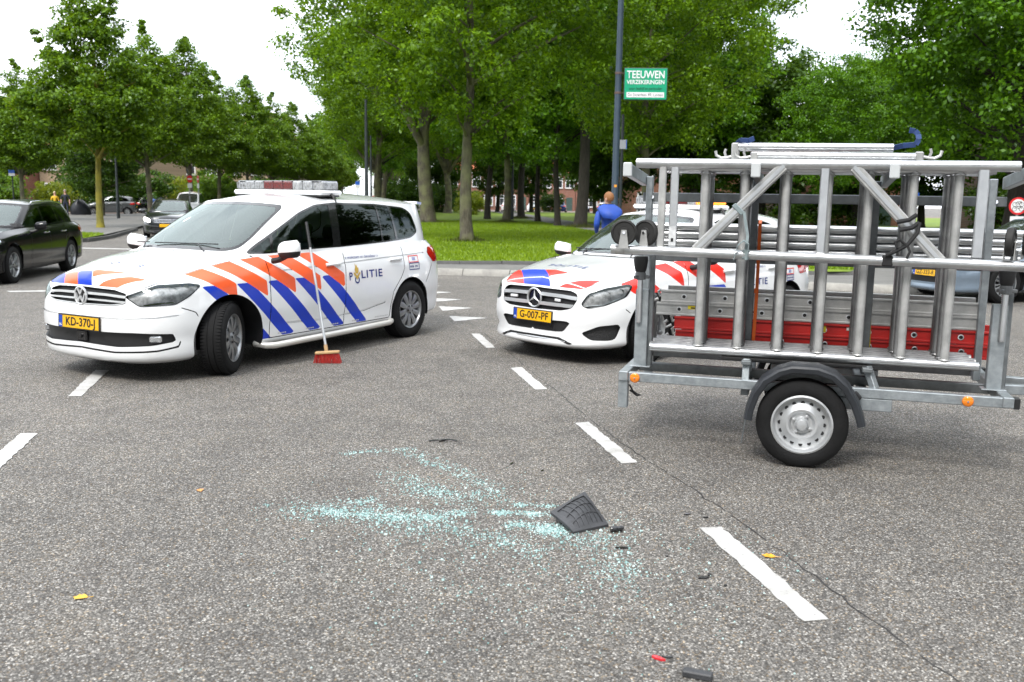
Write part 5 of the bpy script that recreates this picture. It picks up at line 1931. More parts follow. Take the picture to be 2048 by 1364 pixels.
    m.bar((2.2, .45, .47), (3.25, .58, .47), .06, .06, bevel=.004)
    m.bar((2.2, .80, .47), (3.25, .60, .47), .06, .06, bevel=.004)
    m.build('drawbar', GALV, t)
    m = MB()
    m.tube([(3.2, .59, .50), (3.45, .59, .50)], .035, 10)
    m.tube([(3.4, .59, .50), (3.5, .59, .47)], .05, 10)
    m.build('coupling', BLACKP, t)
    m = MB()
    m.tube([(2.95, .66, .10), (2.95, .66, .75)], .024, 10)
    m.lathe([(.095, -.03), (.10, -.02), (.10, .02), (.095, .03), (0, .03)], 24, c=(2.95, .66, .10))
    m.build('jockey_wheel', GALVD, t)
    return t

def scaffold_frame_mesh():
    """ladder-type end frame lying on its side: two stiles, eight rungs between"""
    parts = {}
    m = MB()
    m.tube([(.10, 0, .655), (2.06, 0, .655)], .026, 14)
    m.tube([(.10, 0, .655), (.34, 0, .655)], .0285, 14)
    parts['lower_stile'] = (m.mesh('lower_stile', ALU, 40), None)
    m = MB()
    m.tube([(.13, 0, 1.812), (2.06, 0, 1.806)], .024, 14)
    parts['upper_stile'] = (m.mesh('upper_stile', ALU, 40), None)
    m = MB()
    m.tube([(0, 0, .672), (0, 0, 1.80)], .0255, 14)
    for z in (.684, 1.778):
        m.lathe([(.030, -.006), (.034, 0), (.030, .006)], 14, axis='Z', c=(0, 0, z))
    rung = m.mesh('rung', ALUD, 40)
    return parts, rung

def load():
    parts, rung = scaffold_frame_mesh()
    front = rung.copy()
    front.materials[0] = ALUW  # lit look of the nearest rungs put into a brighter metal colour
    dulled = parts['lower_stile'][0].copy()
    dulled.materials[0] = ALUD  # shade among the stacked stiles painted in as a darker metal
    RS = (.41, .655, .90, 1.145, 1.38, 1.625, 1.87)
    for k, v in enumerate((.115, .19, .265, .34, .415, .49)):
        lab = ('aluminium scaffold ladder frame on its side, nearest of the stack on the trailer', 'aluminium scaffold ladder frame second in the stack, behind the nearest one',
               'aluminium scaffold ladder frame third in the stack on the trailer', 'aluminium scaffold ladder frame fourth in the stack on the trailer',
               'aluminium scaffold ladder frame fifth in the stack, one before the last', 'aluminium scaffold ladder frame at the back of the stack, next to the ladders')[k]
        f = thing('scaffold_ladder_section', lab, 'scaffold frame', 'scaffold frames stacked on the trailer')
        ds = (0, -.012, .006, -.02, .004, -.01, .012, -.006)[k]
        for nm, (me, _) in parts.items():
            if k and nm == 'lower_stile': me = dulled
            o = link_mesh(nm, me, f, (ds, v, 0))
        for s in RS:
            link_mesh('rung', rung if k else front, f, (s + ds, v, 0))
    # guard rail frame in front: two long tubes, uprights, two braces
    g = thing('guard_rail_frame', 'aluminium guard rail frame with two diagonal braces strapped to the front of the load', 'scaffold frame')
    def tube(nm, a, b, r, mat=ALU, n=14):
        m = MB()
        m.tube([a, b], r, n)
        return m.build(nm, mat, g, 40)
    tube('top_tube', (-.02, .05, 1.838), (2.17, .05, 1.826), .031)
    tube('middle_tube', (-.16, .02, 1.292), (2.25, .02, 1.262), .031)
    for s, w in ((.15, .046), (.225, .05), (1.12, .052), (1.985, .058)):
        m = MB()
        m.box((s, .045, 1.56), (w, .034, .52), bevel=.006)
        m.build('upright', ALUW if s < .2 else ALU, g)
    for a, b in (((.37, .03, 1.295), (.88, .04, 1.825)), ((1.28, .04, 1.82), (1.80, .03, 1.27))):
        m = MB()
        m.bar(a, b, .066, .036, up=(0, 1, 0), bevel=.008)
        m.build('diagonal_brace', ALUW, g)
        m = MB()
        m.bar(Vector(a) + Vector((0, -.021, 0)), Vector(b) + Vector((0, -.021, 0)), .022, .006, up=(0, 1, 0))
        m.build('brace_rib', ALU, g)
    for s in (-.16,):
        m = MB()
        m.tube([(-.13, .02, 1.292), (-.07, .02, 1.291)], .034, 14)
        m.build('end_clamp', ALUW, g)
    # short printed mark on the tube
    m = MB()
    for k in range(9):
        m.box((1.135 + k * .013, -.0065, 1.277), (.009, .0015, .011))
    m.build('tube_print', pmat('dark_print', (.03, .03, .04), .6), g)
    m = MB()
    m.box((1.262, -.0065, 1.2755), (.014, .0015, .013))
    m.build('tube_print_square', pmat('red_print', (.6, .06, .04), .6), g)
    m = MB()
    m.box((.225, .0265, 1.385), (.044, .002, .12))
    m.build('paper_label', pmat('paper_label', (.55, .56, .57), .7, var=.2, vscale=40), g)
    m = MB()
    m.box((.225, .0250, 1.36), (.016, .002, .022))
    m.build('label_mark', CORD, g)
    # two snap-on braces lying on the frames
    for k, (s0, s1, z, v, lab) in enumerate(((.60, 1.50, 1.945, .16, 'short aluminium brace with snap hook, upper one on top of the load'), (.72, 1.62, 1.888, .11, 'short aluminium brace with snap hook, lower one on top of the load'))):
        b = thing('snap_brace', lab, 'scaffold brace', 'braces lying on top of the load')
        m = MB()
        m.tube([(s0, v, z), (s1, v, z - .008)], .0255, 14)
        m.build('brace_tube', ALU, b, 40)
        for s, d in ((s0 - .02, -1), (s1 + .02, 1)):
            if k == 0 and d > 0: continue
            m = MB()
            m.box((s, v, z - .03), (.05, .03, .11), bevel=.008)
            m.build('end_bracket', ALUW, b)
            zz = z - .055 if k == 0 else z
            m = MB()
            m.tube([(s, v, zz), (s + d * .055, v, zz - .012), (s + d * .085, v, zz - .014), (s + d * .115, v, zz + .002), (s + d * .122, v, zz + .03)], .009, 8)
            m.tube([(s + d * .055, v, zz - .01), (s + d * .065, v, zz + .02), (s + d * .058, v, zz + .042)], .008, 8)
            m.build('snap_hook', ALUW, b)
        m = MB()
        m.tube([(s0 + .05, v + .03, z - .02), (s1 - .3, v + .03, z - .025)], .006, 6)
        m.build('release_wire', REDL, b)
    for s, lab in ((.60, 'blue lashing strap tied round the left end of the upper brace'), (1.60, 'blue lashing strap with its loose end up at the right end of the brace')):
        b = thing('blue_strap', lab, 'strap')
        m = MB()
        d = -1 if s < 1 else 1
        pts = [(s - .02, .20, 1.86), (s - .02, .19, 1.96), (s + .01, .15, 1.985), (s + .06, .12, 1.98), (s + .09, .14, 1.995)] if d < 0 else [(s - .12, .2, 1.935), (s - .05, .15, 1.95), (s + .02, .14, 1.955), (s + .035, .14, 1.985), (s + .03, .15, 2.015), (s + .012, .155, 2.035), (s - .02, .16, 2.04)]
        for a, c in zip(pts[:-1], pts[1:]): m.bar(a, c, .03, .007, up=(0, 1, .3))
        m.build('webbing', STRAPB, b)
    # scaffold tubes on the rack behind
    tm = MB()
    tm.tube([(-.06, 0, 0), (2.34, 0, 0)], .0262, 14)
    tm = tm.mesh('scaffold_tube', ALU, 40)
    n = 0
    ords = ('first', 'second', 'third', 'fourth')
    for row in range(4):
        for col in range(3):
            o = link_mesh('scaffold_tube', tm, None, TL(-.01 * col + .012 * (row % 2), .69 + .056 * col, 1.268 + .0535 * row), (0, 0, T_RZ))
            tag(o, 'long aluminium tube, %s from below, %s in the bundle behind the frames' % (ords[row], ('facing the camera', 'in the middle', 'at the far side')[col]), 'tube', 'aluminium tubes bundled on the rack')
            n += 1
    # ladders lying flat: two aluminium over two red
    for k in range(4):
        z = (.668, .762, .856, .945)[k]
        red = k < 2
        lab = ('red ladder lying flat at the bottom of the ladder stack', 'red ladder lying flat, upper of the two red ones', 'grey aluminium ladder lying flat on the red ladders', 'grey aluminium ladder on top of the ladder stack')[k]
        ld = thing('ladder', lab, 'ladder', 'ladders lying flat on the trailer')
        s0, s1 = ((.20, 2.30), (.19, 2.26), (.06, 2.14), (.09, 2.16))[k]
        for v in (.62, .98):
            m = MB()
            # channel-section stile: web with two flanges and a middle groove
            m.box(((s0 + s1) / 2, v, z), (s1 - s0, .020, .088), bevel=.002)
            for dz, h in ((.037, .014), (-.037, .014)):
                m.box(((s0 + s1) / 2, v - .014 if v < .8 else v + .014, z + dz), (s1 - s0, .012, h), bevel=.002)
            m.build('stile', REDL if red else ALUW, ld)
        for i in range(7):
            s = s0 + .16 + i * .28
            m = MB()
            m.tube([(s, .62, z), (s, .98, z)], .014, 8)
            m.build('rung', ALUD, ld)
            m = MB()
            m.lathe([(.019, -.012), (.019, -.0125), (.012, -.013)], 12, c=(s, .62, z))
            m.build('rung_collar', ALU, ld)
            m = MB()
            m.lathe([(.012, -.0128), (0, -.0128)], 10, c=(s, .62, z))
            m.build('rung_hole', CORD, ld)
        for v in (.62, .98):
            m = MB()
            m.tube([(s0 - .02, v, z - .02), (s0 - .06, v, z - .04), (s0 - .07, v, z - .005), (s0 - .05, v, z + .01)], .011, 8)
            m.build('end_hook', ALUW, ld)
    lbl = pmat('yellow_label', (.62, .50, .02), .6, var=.1, vscale=30)
    MATS.get('white_label') or pmat('white_label', (.6, .6, .58), .6)
    lad = [o for o in bpy.data.objects if o.name.startswith('ladder') and o.get('category') == 'ladder']
    lad.sort(key=lambda o: o['label'])
    byl = {o['label']: o for o in lad}
    top, gr = byl['grey aluminium ladder on top of the ladder stack'], byl['grey aluminium ladder lying flat on the red ladders']
    r2 = byl['red ladder lying flat, upper of the two red ones']
    for par, s, z, w, h, mt in ((gr, .33, .872, .10, .026, lbl), (r2, 1.155, .775, .095, .055, lbl), (gr, .70, .865, .10, .035, MATS['white_label']), (r2, 1.37, .782, .075, .028, MATS['white_label']), (r2, .72, .795, .08, .02, CORD)):
        m = MB()
        m.box((s, .6085, z), (w, .003, h))
        m.build('label_sticker', mt, par)
        if mt is not CORD:
            m = MB()
            m.box((s, .6065, z - h * .12), (w * .6, .002, h * .34), bevel=.0005)
            m.build('label_print', CORD, par)
    # straps
    so = thing('orange_strap', 'orange ratchet strap hanging over the tubes and round the ladders', 'strap')
    m = MB()
    for pts in ([(.64, .602, .60), (.645, .600, 1.0), (.66, .63, 1.20)], [(.735, .58, .60), (.74, .600, 1.0), (.735, .65, 1.46), (.73, .83, 1.48)], [(.655, .63, 1.20), (.655, .66, 1.47)]):
        for a, c in zip(pts[:-1], pts[1:]): m.bar(a, c, .004, .022, up=(1, 0, 0))
    m.bar((.62, .598, .985), (.74, .598, 1.01), .006, .034)
    m.build('webbing', STRAPO, so)
    sy = thing('yellow_strap', 'yellow lashing strap lying over the ladders at the right', 'strap')
    m = MB()
    for pts in ([(1.40, .600, .60), (1.415, .602, .985), (1.50, .63, .978), (1.78, .65, .976), (2.0, .64, .980), (2.10, .65, .976)], [(1.47, .600, .60), (1.46, .602, .98)]):
        for a, c in zip(pts[:-1], pts[1:]): m.bar(a, c, .004, .036, up=(1, 0, 0) if abs(c[2] - a[2]) > .1 else (0, 1, 0))
    m.build('webbing', STRAPY, sy)
    sg = thing('grey_strap', 'grey strap tied round the left diagonal brace and the middle tube', 'strap')
    m = MB()
    m.box((.625, .035, 1.56), (.03, .062, .082), Matrix.Rotation(R(-46), 3, 'Y'), bevel=.004)
    for a, c in zip([(.66, .0, 1.545), (.69, 0, 1.40), (.685, -.012, 1.315)], [(.69, 0, 1.40), (.685, -.012, 1.315), (.69, -.014, 1.25)]): m.bar(a, c, .006, .018, up=(1, 0, 0))
    pts = [(.695, -.02, 1.27), (.70, -.03, 1.35), (.67, -.04, 1.37), (.635, -.035, 1.34), (.615, -.03, 1.25)]
    for a, c in zip(pts[:-1], pts[1:]): m.bar(a, c, .03, .005, up=(1, 0, .5))
    m.box((.685, .02, 1.283), (.05, .058, .058), bevel=.006)
    m.build('webbing', STRAPG, sg)
    sb = thing('black_bungee', 'black rubber strap with a loop tied round the right diagonal brace', 'strap')
    m = MB()
    m.tube([(1.535, -.01, 1.50), (1.60, -.015, 1.515), (1.64, .0, 1.545)], .013, 8)
    m.tube([(1.555, -.01, 1.455), (1.62, -.015, 1.47), (1.655, .0, 1.50)], .013, 8)
    m.tube([(1.66, 0, 1.50), (1.65, -.02, 1.44), (1.60, -.03, 1.37), (1.545, -.03, 1.335), (1.49, -.02, 1.305)], .012, 8)
    m.tube([(1.60, -.03, 1.37), (1.615, -.04, 1.33), (1.60, -.04, 1.29)], .008, 8)
    m.tube([(1.59, -.035, 1.37), (1.555, -.04, 1.40), (1.53, -.04, 1.385), (1.545, -.04, 1.35)], .008, 8)
    m.box((1.50, .018, 1.272), (.06, .062, .064), bevel=.006)
    m.build('rubber', CORD, sb)
    # castors with their jacks, hung on the ends of the middle tube
    cw = MB()
    cw.lathe([(.0, -.022), (.03, -.022), (.034, -.016), (.066, -.016), (.072, -.022), (.082, -.016), (.084, 0), (.082, .016), (.072, .022), (.066, .016), (.034, .016), (.03, .022), (0, .022)], 32)
    cw = cw.mesh('castor_wheel', pmat('castor_rubber', (.014, .0135, .013), .7, var=.3, vscale=20), 40)
    for s, v, rz, lab in ((-.075, -.02, .15, 'black rubber castor hung on the left end of the middle tube, outer one'), (.055, .05, -.35, 'black rubber castor at the left end of the middle tube, inner one'), (2.15, .02, 1.25, 'black rubber castor turned edge-on at the right end of the load'), (2.26, .10, 1.2, 'second black rubber castor at the right end, farther out')):
        c = thing('castor', lab, 'castor', 'castors of the scaffold tower')
        o = link_mesh('wheel', cw, c, (s, v, 1.40), (0, 0, rz))
        for d in (-1, 1):
            m = MB()
            m.prism([(-.034, -.10), (.034, -.10), (.016, .018), (-.016, .018)], .004, Matrix.Translation((s, v, 1.40)) @ Matrix.Rotation(rz, 4, 'Z') @ Matrix.Translation((0, d * .028 + .002, 0)) @ Matrix.Rotation(R(90), 4, 'X'))
            m.build('fork_plate', ALUW, c)
        m = MB()
        M = Matrix.Rotation(rz, 3, 'Z')
        m.tube([Vector((s, v, 1.40)) + M @ Vector((0, -.036, 0)), Vector((s, v, 1.40)) + M @ Vector((0, .036, 0))], .009, 8)
        m.build('axle_bolt', CHROME, c)
    for s, lab in ((.005, 'adjustable scaffold jack with black collar on the left trailer post'), (2.185, 'adjustable scaffold jack with black collar at the right trailer post')):
        j = thing('scaffold_jack', lab, 'scaffold jack', 'adjustable jacks standing in the end posts')
        m = MB()
        m.lathe([(.045, 1.24), (.048, 1.215), (.040, 1.16), (.034, 1.14)], 18, axis='Z', c=(s, .20, 0))
        m.lathe([(0, 1.24), (.045, 1.24)], 18, axis='Z', c=(s, .20, 0))
        m.build('collar', BLACKP, j, 40)
        m = MB()
        prof = []
        for k in range(30):
            z = .80 + k * .0115
            prof += [(.017, z), (.020, z + .0058)]
        m.lathe(prof, 14, axis='Z', c=(s, .20, 0))
        m.build('threaded_spindle', ALU, j, 60)
        m = MB()
        m.lathe([(.022, 1.085), (.036, 1.09), (.036, 1.13), (.03, 1.14)], 10, axis='Z', c=(s, .20, 0))
        for a in (0, 2.1, 4.2): m.bar((s, .20, 1.11), (s + cos(a) * .062, .20 + sin(a) * .062, 1.105), .022, .022, bevel=.004)
        m.build('wing_nut', pmat('cast_grey', (.16, .165, .17), .5, metal=.5), j)
    sw = thing('spare_wheel_disc', 'dark perforated wheel disc behind the left end of the ladders', 'wheel')
    m = MB()
    m.lathe([(.20, -.02), (.215, 0), (.20, .02), (.17, .012), (.06, .012), (.0, .02)], 36, axis='X', c=(.0, .90, .72))
    m.lathe([(.20, -.02), (.17, -.012), (.06, -.012), (.0, -.02)], 36, axis='X', c=(.0, .90, .72))
    m.build('disc', PLASTIC, sw, 40)
    for k in range(14):
        a = 2 * pi * k / 14
        m = MB()
        m.lathe([(.02, -.0155), (0, -.0156)], 10, axis='X', c=(0.0, .90 + cos(a) * .135, .72 + sin(a) * .135))
        m.lathe([(0, .0156), (.02, .0155)], 10, axis='X', c=(0.0, .90 + cos(a) * .135, .72 + sin(a) * .135))
        m.build('disc_hole', pmat('light_hole', (.3, .3, .3), .7), sw)
# ---------------------------------------------------------------- the two police cars and the trailer
VAN, VAN_BVH = police_van()
HATCH, HATCH_BVH = police_hatchback()
trailer()
load()
# ---------------------------------------------------------------- trees: tapered trunk, limbs, leafy crown
def bark_mat(name, c1, c2, c3=None):
    m, N, L, b = node_mat(name)
    tc = N.new('ShaderNodeTexCoord')
    mp = N.new('ShaderNodeMapping')
    mp.inputs['Scale'].default_value = (9, 9, 1.6)
    L.new(tc.outputs['Object'], mp.inputs['Vector'])
    n = N.new('ShaderNodeTexNoise')
    n.inputs['Scale'].default_value = 2.2
    n.inputs['Detail'].default_value = 8
    n.inputs['Roughness'].default_value = .7
    L.new(mp.outputs['Vector'], n.inputs['Vector'])
    r = N.new('ShaderNodeValToRGB')
    r.color_ramp.elements[0].position, r.color_ramp.elements[0].color = .35, (*c1, 1)
    r.color_ramp.elements[1].position, r.color_ramp.elements[1].color = .68, (*c2, 1)
    L.new(n.outputs['Fac'], r.inputs['Fac'])
    col = r.outputs['Color']
    if c3:
        n2 = N.new('ShaderNodeTexNoise')
        n2.inputs['Scale'].default_value = 1.6
        n2.inputs['Detail'].default_value = 9
        L.new(tc.outputs['Object'], n2.inputs['Vector'])
        r2 = N.new('ShaderNodeValToRGB')
        r2.color_ramp.elements[0].position = .44
        r2.color_ramp.elements[1].position = .62
        L.new(n2.outputs['Fac'], r2.inputs['Fac'])
        mx = N.new('ShaderNodeMixRGB')
        L.new(r2.outputs['Color'], mx.inputs['Fac'])
        L.new(col, mx.inputs['Color1'])
        mx.inputs['Color2'].default_value = (*c3, 1)
        col = mx.outputs['Color']
    L.new(col, b.inputs['Base Color'])
    b.inputs['Roughness'].default_value = .9
    bp = N.new('ShaderNodeBump')
    bp.inputs['Strength'].default_value = .9
    bp.inputs['Distance'].default_value = .03
    L.new(n.outputs['Fac'], bp.inputs['Height'])
    L.new(bp.outputs['Normal'], b.inputs['Normal'])
    return m
BARK = bark_mat('bark_grey_brown', (.045, .038, .026), (.135, .12, .088), (.15, .15, .075))
BARKD = bark_mat('bark_dark', (.016, .013, .010), (.045, .038, .030))
BARKY = bark_mat('bark_yellow_lichen', (.12, .11, .03), (.24, .21, .035), (.28, .24, .03))
LEAF_OAK = leaf_mat('leaves_oak', (.020, .070, .001), (.185, .335, .005), .42, (.42, .28, .01))
LEAF_MAPLE = leaf_mat('leaves_maple', (.013, .056, .001), (.130, .295, .005), .42, (.45, .28, .01))
LEAF_LIME = leaf_mat('leaves_lime', (.018, .062, .001), (.150, .270, .006), .42, (.40, .24, .01))
LEAF_DARK = leaf_mat('leaves_dark', (.013, .045, .003), (.075, .155, .007), .4)
LEAF_YEL = leaf_mat('leaves_yellow_green', (.07, .12, .006), (.24, .29, .012), .45)
LEAF_HEDGE = leaf_mat('leaves_hedge', (.04, .10, .005), (.14, .26, .012), .45)

def leaf_cloud(rg, centres, radii, per, size, flat=.7, droop=0.0):
    """leaf-sized quads scattered through clumps"""
    n = len(centres) * per
    c = np.repeat(centres, per, axis=0)
    r = np.repeat(radii, per)[:, None]
    d = rg.normal(size=(n, 3))
    d /= np.linalg.norm(d, axis=1)[:, None]
    rad = rg.random(n)[:, None] ** .45
    p = c + d * rad * r * np.array([1, 1, flat])
    p[:, 2] -= droop * (rad[:, 0] * r[:, 0])
    # leaf normals lean outward and up
    nrm = d * .6 + rg.normal(size=(n, 3)) * .7 + np.array([0, 0, .6])
    nrm /= np.linalg.norm(nrm, axis=1)[:, None]
    t = np.cross(nrm, rg.normal(size=(n, 3)))
    t /= np.maximum(np.linalg.norm(t, axis=1)[:, None], 1e-6)
    b = np.cross(nrm, t)
    s = (size * rg.uniform(.6, 1.3, n))[:, None]
    V = np.empty((n, 4, 3))
    V[:, 0] = p - t * s * .62
    V[:, 1] = p + b * s * .36 - t * s * .05
    V[:, 2] = p + t * s * .62 + nrm * s * .12
    V[:, 3] = p - b * s * .36 - t * s * .05
    return V.reshape(-1, 3), np.arange(n * 4).reshape(-1, 4)

def make_tree(key, seed, height, crown_base, crown_r, trunk_r, leaf_mat_, bark, shape='round', clumps=260, per=120, leaf=.14, clump_r=.75, fork=None, lean=(0, 0), hollow=.55, limbs=9):
    """meshes of one tree kind: trunk with limbs, and crown"""
    rg = np.random.default_rng(seed)
    rr = random.Random(seed)
    ch = height - crown_base
    C = []
    while len(C) < clumps:
        u = rg.uniform(-1, 1, 3)
        d = np.linalg.norm(u)
        if d > 1 or d < hollow * rg.random() ** .5: continue
        z = (u[2] + 1) / 2
        if shape == 'cone':
            lim = (1 - z) ** .85 * 1.0 + .04 + .10 * max(0, math.sin(5 * math.atan2(u[1], u[0]) + seed + 6 * z)) * (1 - z)
            if z < .12: lim *= .55 + z * 3.5
            if np.hypot(u[0], u[1]) > lim: continue
            p = np.array([u[0] * crown_r, u[1] * crown_r, crown_base + z * ch])
        elif shape == 'wide':
            k = .72 + .28 * math.sin(3 * math.atan2(u[1], u[0]) + seed)
            p = np.array([u[0] * crown_r * k, u[1] * crown_r * k, crown_base + ch * (.10 + .90 * z) - .9 * (np.hypot(u[0], u[1]) ** 2) * (1 - z)])
        else:
            k = .84 + .16 * math.sin(4 * math.atan2(u[1], u[0]) + seed * 1.7) + .08 * math.sin(7 * z + seed)
            p = np.array([u[0] * crown_r * k, u[1] * crown_r * k, crown_base + ch * z])
        p[:2] += np.array(lean) * p[2]
        C.append(p)
    if shape == 'cone':
        for q in range(4):
            a, t0 = rr.uniform(0, 6.28), rr.uniform(.30, .72)
            bx, by = cos(a) * crown_r * (1 - t0) * .75, sin(a) * crown_r * (1 - t0) * .75
            for e in range(5):
                C.append(np.array([bx * (1 + .16 * e) + rr.uniform(-.15, .15), by * (1 + .16 * e) + rr.uniform(-.15, .15), crown_base + ch * t0 + .34 * e]))
        for e in range(4): C.append(np.array([rr.uniform(-.2, .2), rr.uniform(-.2, .2), height - .55 + .22 * e]))
    C = np.array(C)
    rad = clump_r * rg.uniform(.55, 1.25, len(C)) * (1.0 if shape != 'cone' else .9)
    if shape == 'cone': rad[-24:] *= np.tile([.85, .72, .6, .5, .4], 5)[:24]
    V, F = leaf_cloud(rg, C, rad, per, leaf, .62, .15)
    crown = fast_mesh(key + '_crown', V, F, leaf_mat_)
    t = MB()
    # trunk, slightly wandering, flared at the foot
    top = crown_base + ch * (.80 if shape == 'cone' else .55)
    nz = 12
    pts, rds = [], []
    wob = rr.uniform(0, 6)
    for k in range(nz + 1):
        z = top * k / nz
        pts.append((lean[0] * z + .10 * trunk_r * 4 * math.sin(z * .7 + wob), lean[1] * z + .10 * trunk_r * 4 * math.cos(z * .55 + wob), z - .12))
        f = 1 - .80 * (k / nz) ** 1.1
        if k == 0: f = 1.42
        elif k == 1: f *= 1.0
        rds.append(trunk_r * f)
    foot = [(pts[0][0], pts[0][1], .28)]
    pts = pts[:1] + [(pts[0][0], pts[0][1], .22)] + pts[1:]
    rds = rds[:1] + [trunk_r * 1.10] + rds[1:]
    t.tube(pts, 1, 14, radii=rds)
    # limbs reach to clumps at the end of the crown
    order = np.argsort(rg.random(len(C)))
    k = 0
    for idx in order:
        if k >= limbs * 3: break
        p = C[idx]
        start_z = max(crown_base * (.72 if k < limbs else .95), min(p[2] - .35 * np.hypot(p[0], p[1]), top * .96)) if shape != 'cone' else min(max(crown_base * .9, p[2] - .6), top * .97)
        if fork and k < 4: start_z = fork
        i = min(nz, int(start_z / top * nz)) + 1
        i = min(i, len(pts) - 1)
        r0 = rds[i] * (.62 if k < limbs else .34)
        a = Vector(pts[i])
        b = Vector(p)
        mid = a.lerp(b, .5) + Vector((rr.uniform(-.3, .3), rr.uniform(-.3, .3), .35 * rr.random() * (b - a).length * .4))
        t.tube([a, a.lerp(mid, .5) + Vector((0, 0, .05)), mid, mid.lerp(b, .55), b], 1, 7, radii=[r0, r0 * .8, r0 * .55, r0 * .34, .012], cap=False)
        k += 1
    trunk = t.mesh(key + '_trunk', bark, 60)
    return trunk, crown

def place_tree(name, kind, x, y, z, rz, sc, label, group, cat='tree', tilt=0.0, bark=None):
    o = tag(empty(name, (x, y, z), rz), label, cat, group)
    o.scale = (sc, sc, sc)
    if tilt: o.rotation_euler = (0, tilt, rz)
    tr = link_mesh('trunk', kind[0], o)
    link_mesh('crown', kind[1], o)
    if bark:
        tr.data = tr.data.copy()
        tr.data.materials[0] = bark
    return o
# ---------------------------------------------------------------- broom, glass, debris
def broom():
    b = tag(empty('broom', (0, 0, 0)), 'push broom with red bristles and grey handle leaning against the police van door', 'broom')
    hx = Vector((-1.79, 8.855, 0))
    ax = Vector((cos(R(2)), sin(R(2)), 0))            # head runs roughly across the view
    nrm = Vector((-ax.y, ax.x, 0))
    top = VAN.matrix_basis @ Vector((-1.155, .775, 1.345))
    M = Matrix((ax, nrm, Vector((0, 0, 1)))).transposed()
    m = MB()
    m.box(hx + Vector((0, 0, .105)), (.235, .055, .026), M @ Matrix.Rotation(R(-4), 3, 'Y'), bevel=.006)
    m.build('head', pmat('broom_wood', (.45, .29, .14), .6, var=.15, vscale=14), b)
    m = MB()
    rr = random.Random(3)
    for i in range(20):
        for j in range(4):
            p = hx + ax * (-.108 + i * .0114) + nrm * (-.02 + j * .0133) + Vector((0, 0, .098 + (.5 - i / 20) * .012))
            for q in range(2):
                sp = Vector((rr.uniform(-.012, .012), rr.uniform(-.012, .012), 0)) + ax * (i - 9.5) * .0016 + nrm * (j - 1.5) * .006
                e = p + sp
                e.z = .002
                m.tube([p, e], .0022, 4)
    tag(m.build('bristles', pmat('red_bristles', (.42, .02, .015), .6, var=.3, vscale=60), b), kind='stuff')
    foot = hx + Vector((-.008, 0, .115))
    d = (top - foot)
    m = MB()
    m.tube([foot, foot + d * .80], .0125, 12)
    m.build('handle', pmat('broom_handle_grey', (.42, .44, .46), .35, metal=.3), b)
    m = MB()
    m.tube([foot + d * .80, foot + d * 1.0], .0155, 12)
    for k in range(7): m.tube([foot + d * (.82 + k * .025), foot + d * (.828 + k * .025)], .0178, 12)
    m.build('grip', BLACKP, b)
    m = MB()
    m.tube([hx + Vector((-.008, 0, .10)), foot + d * .05], .019, 10)
    m.build('socket', pmat('broom_socket', (.4, .26, .13), .6), b)
broom()

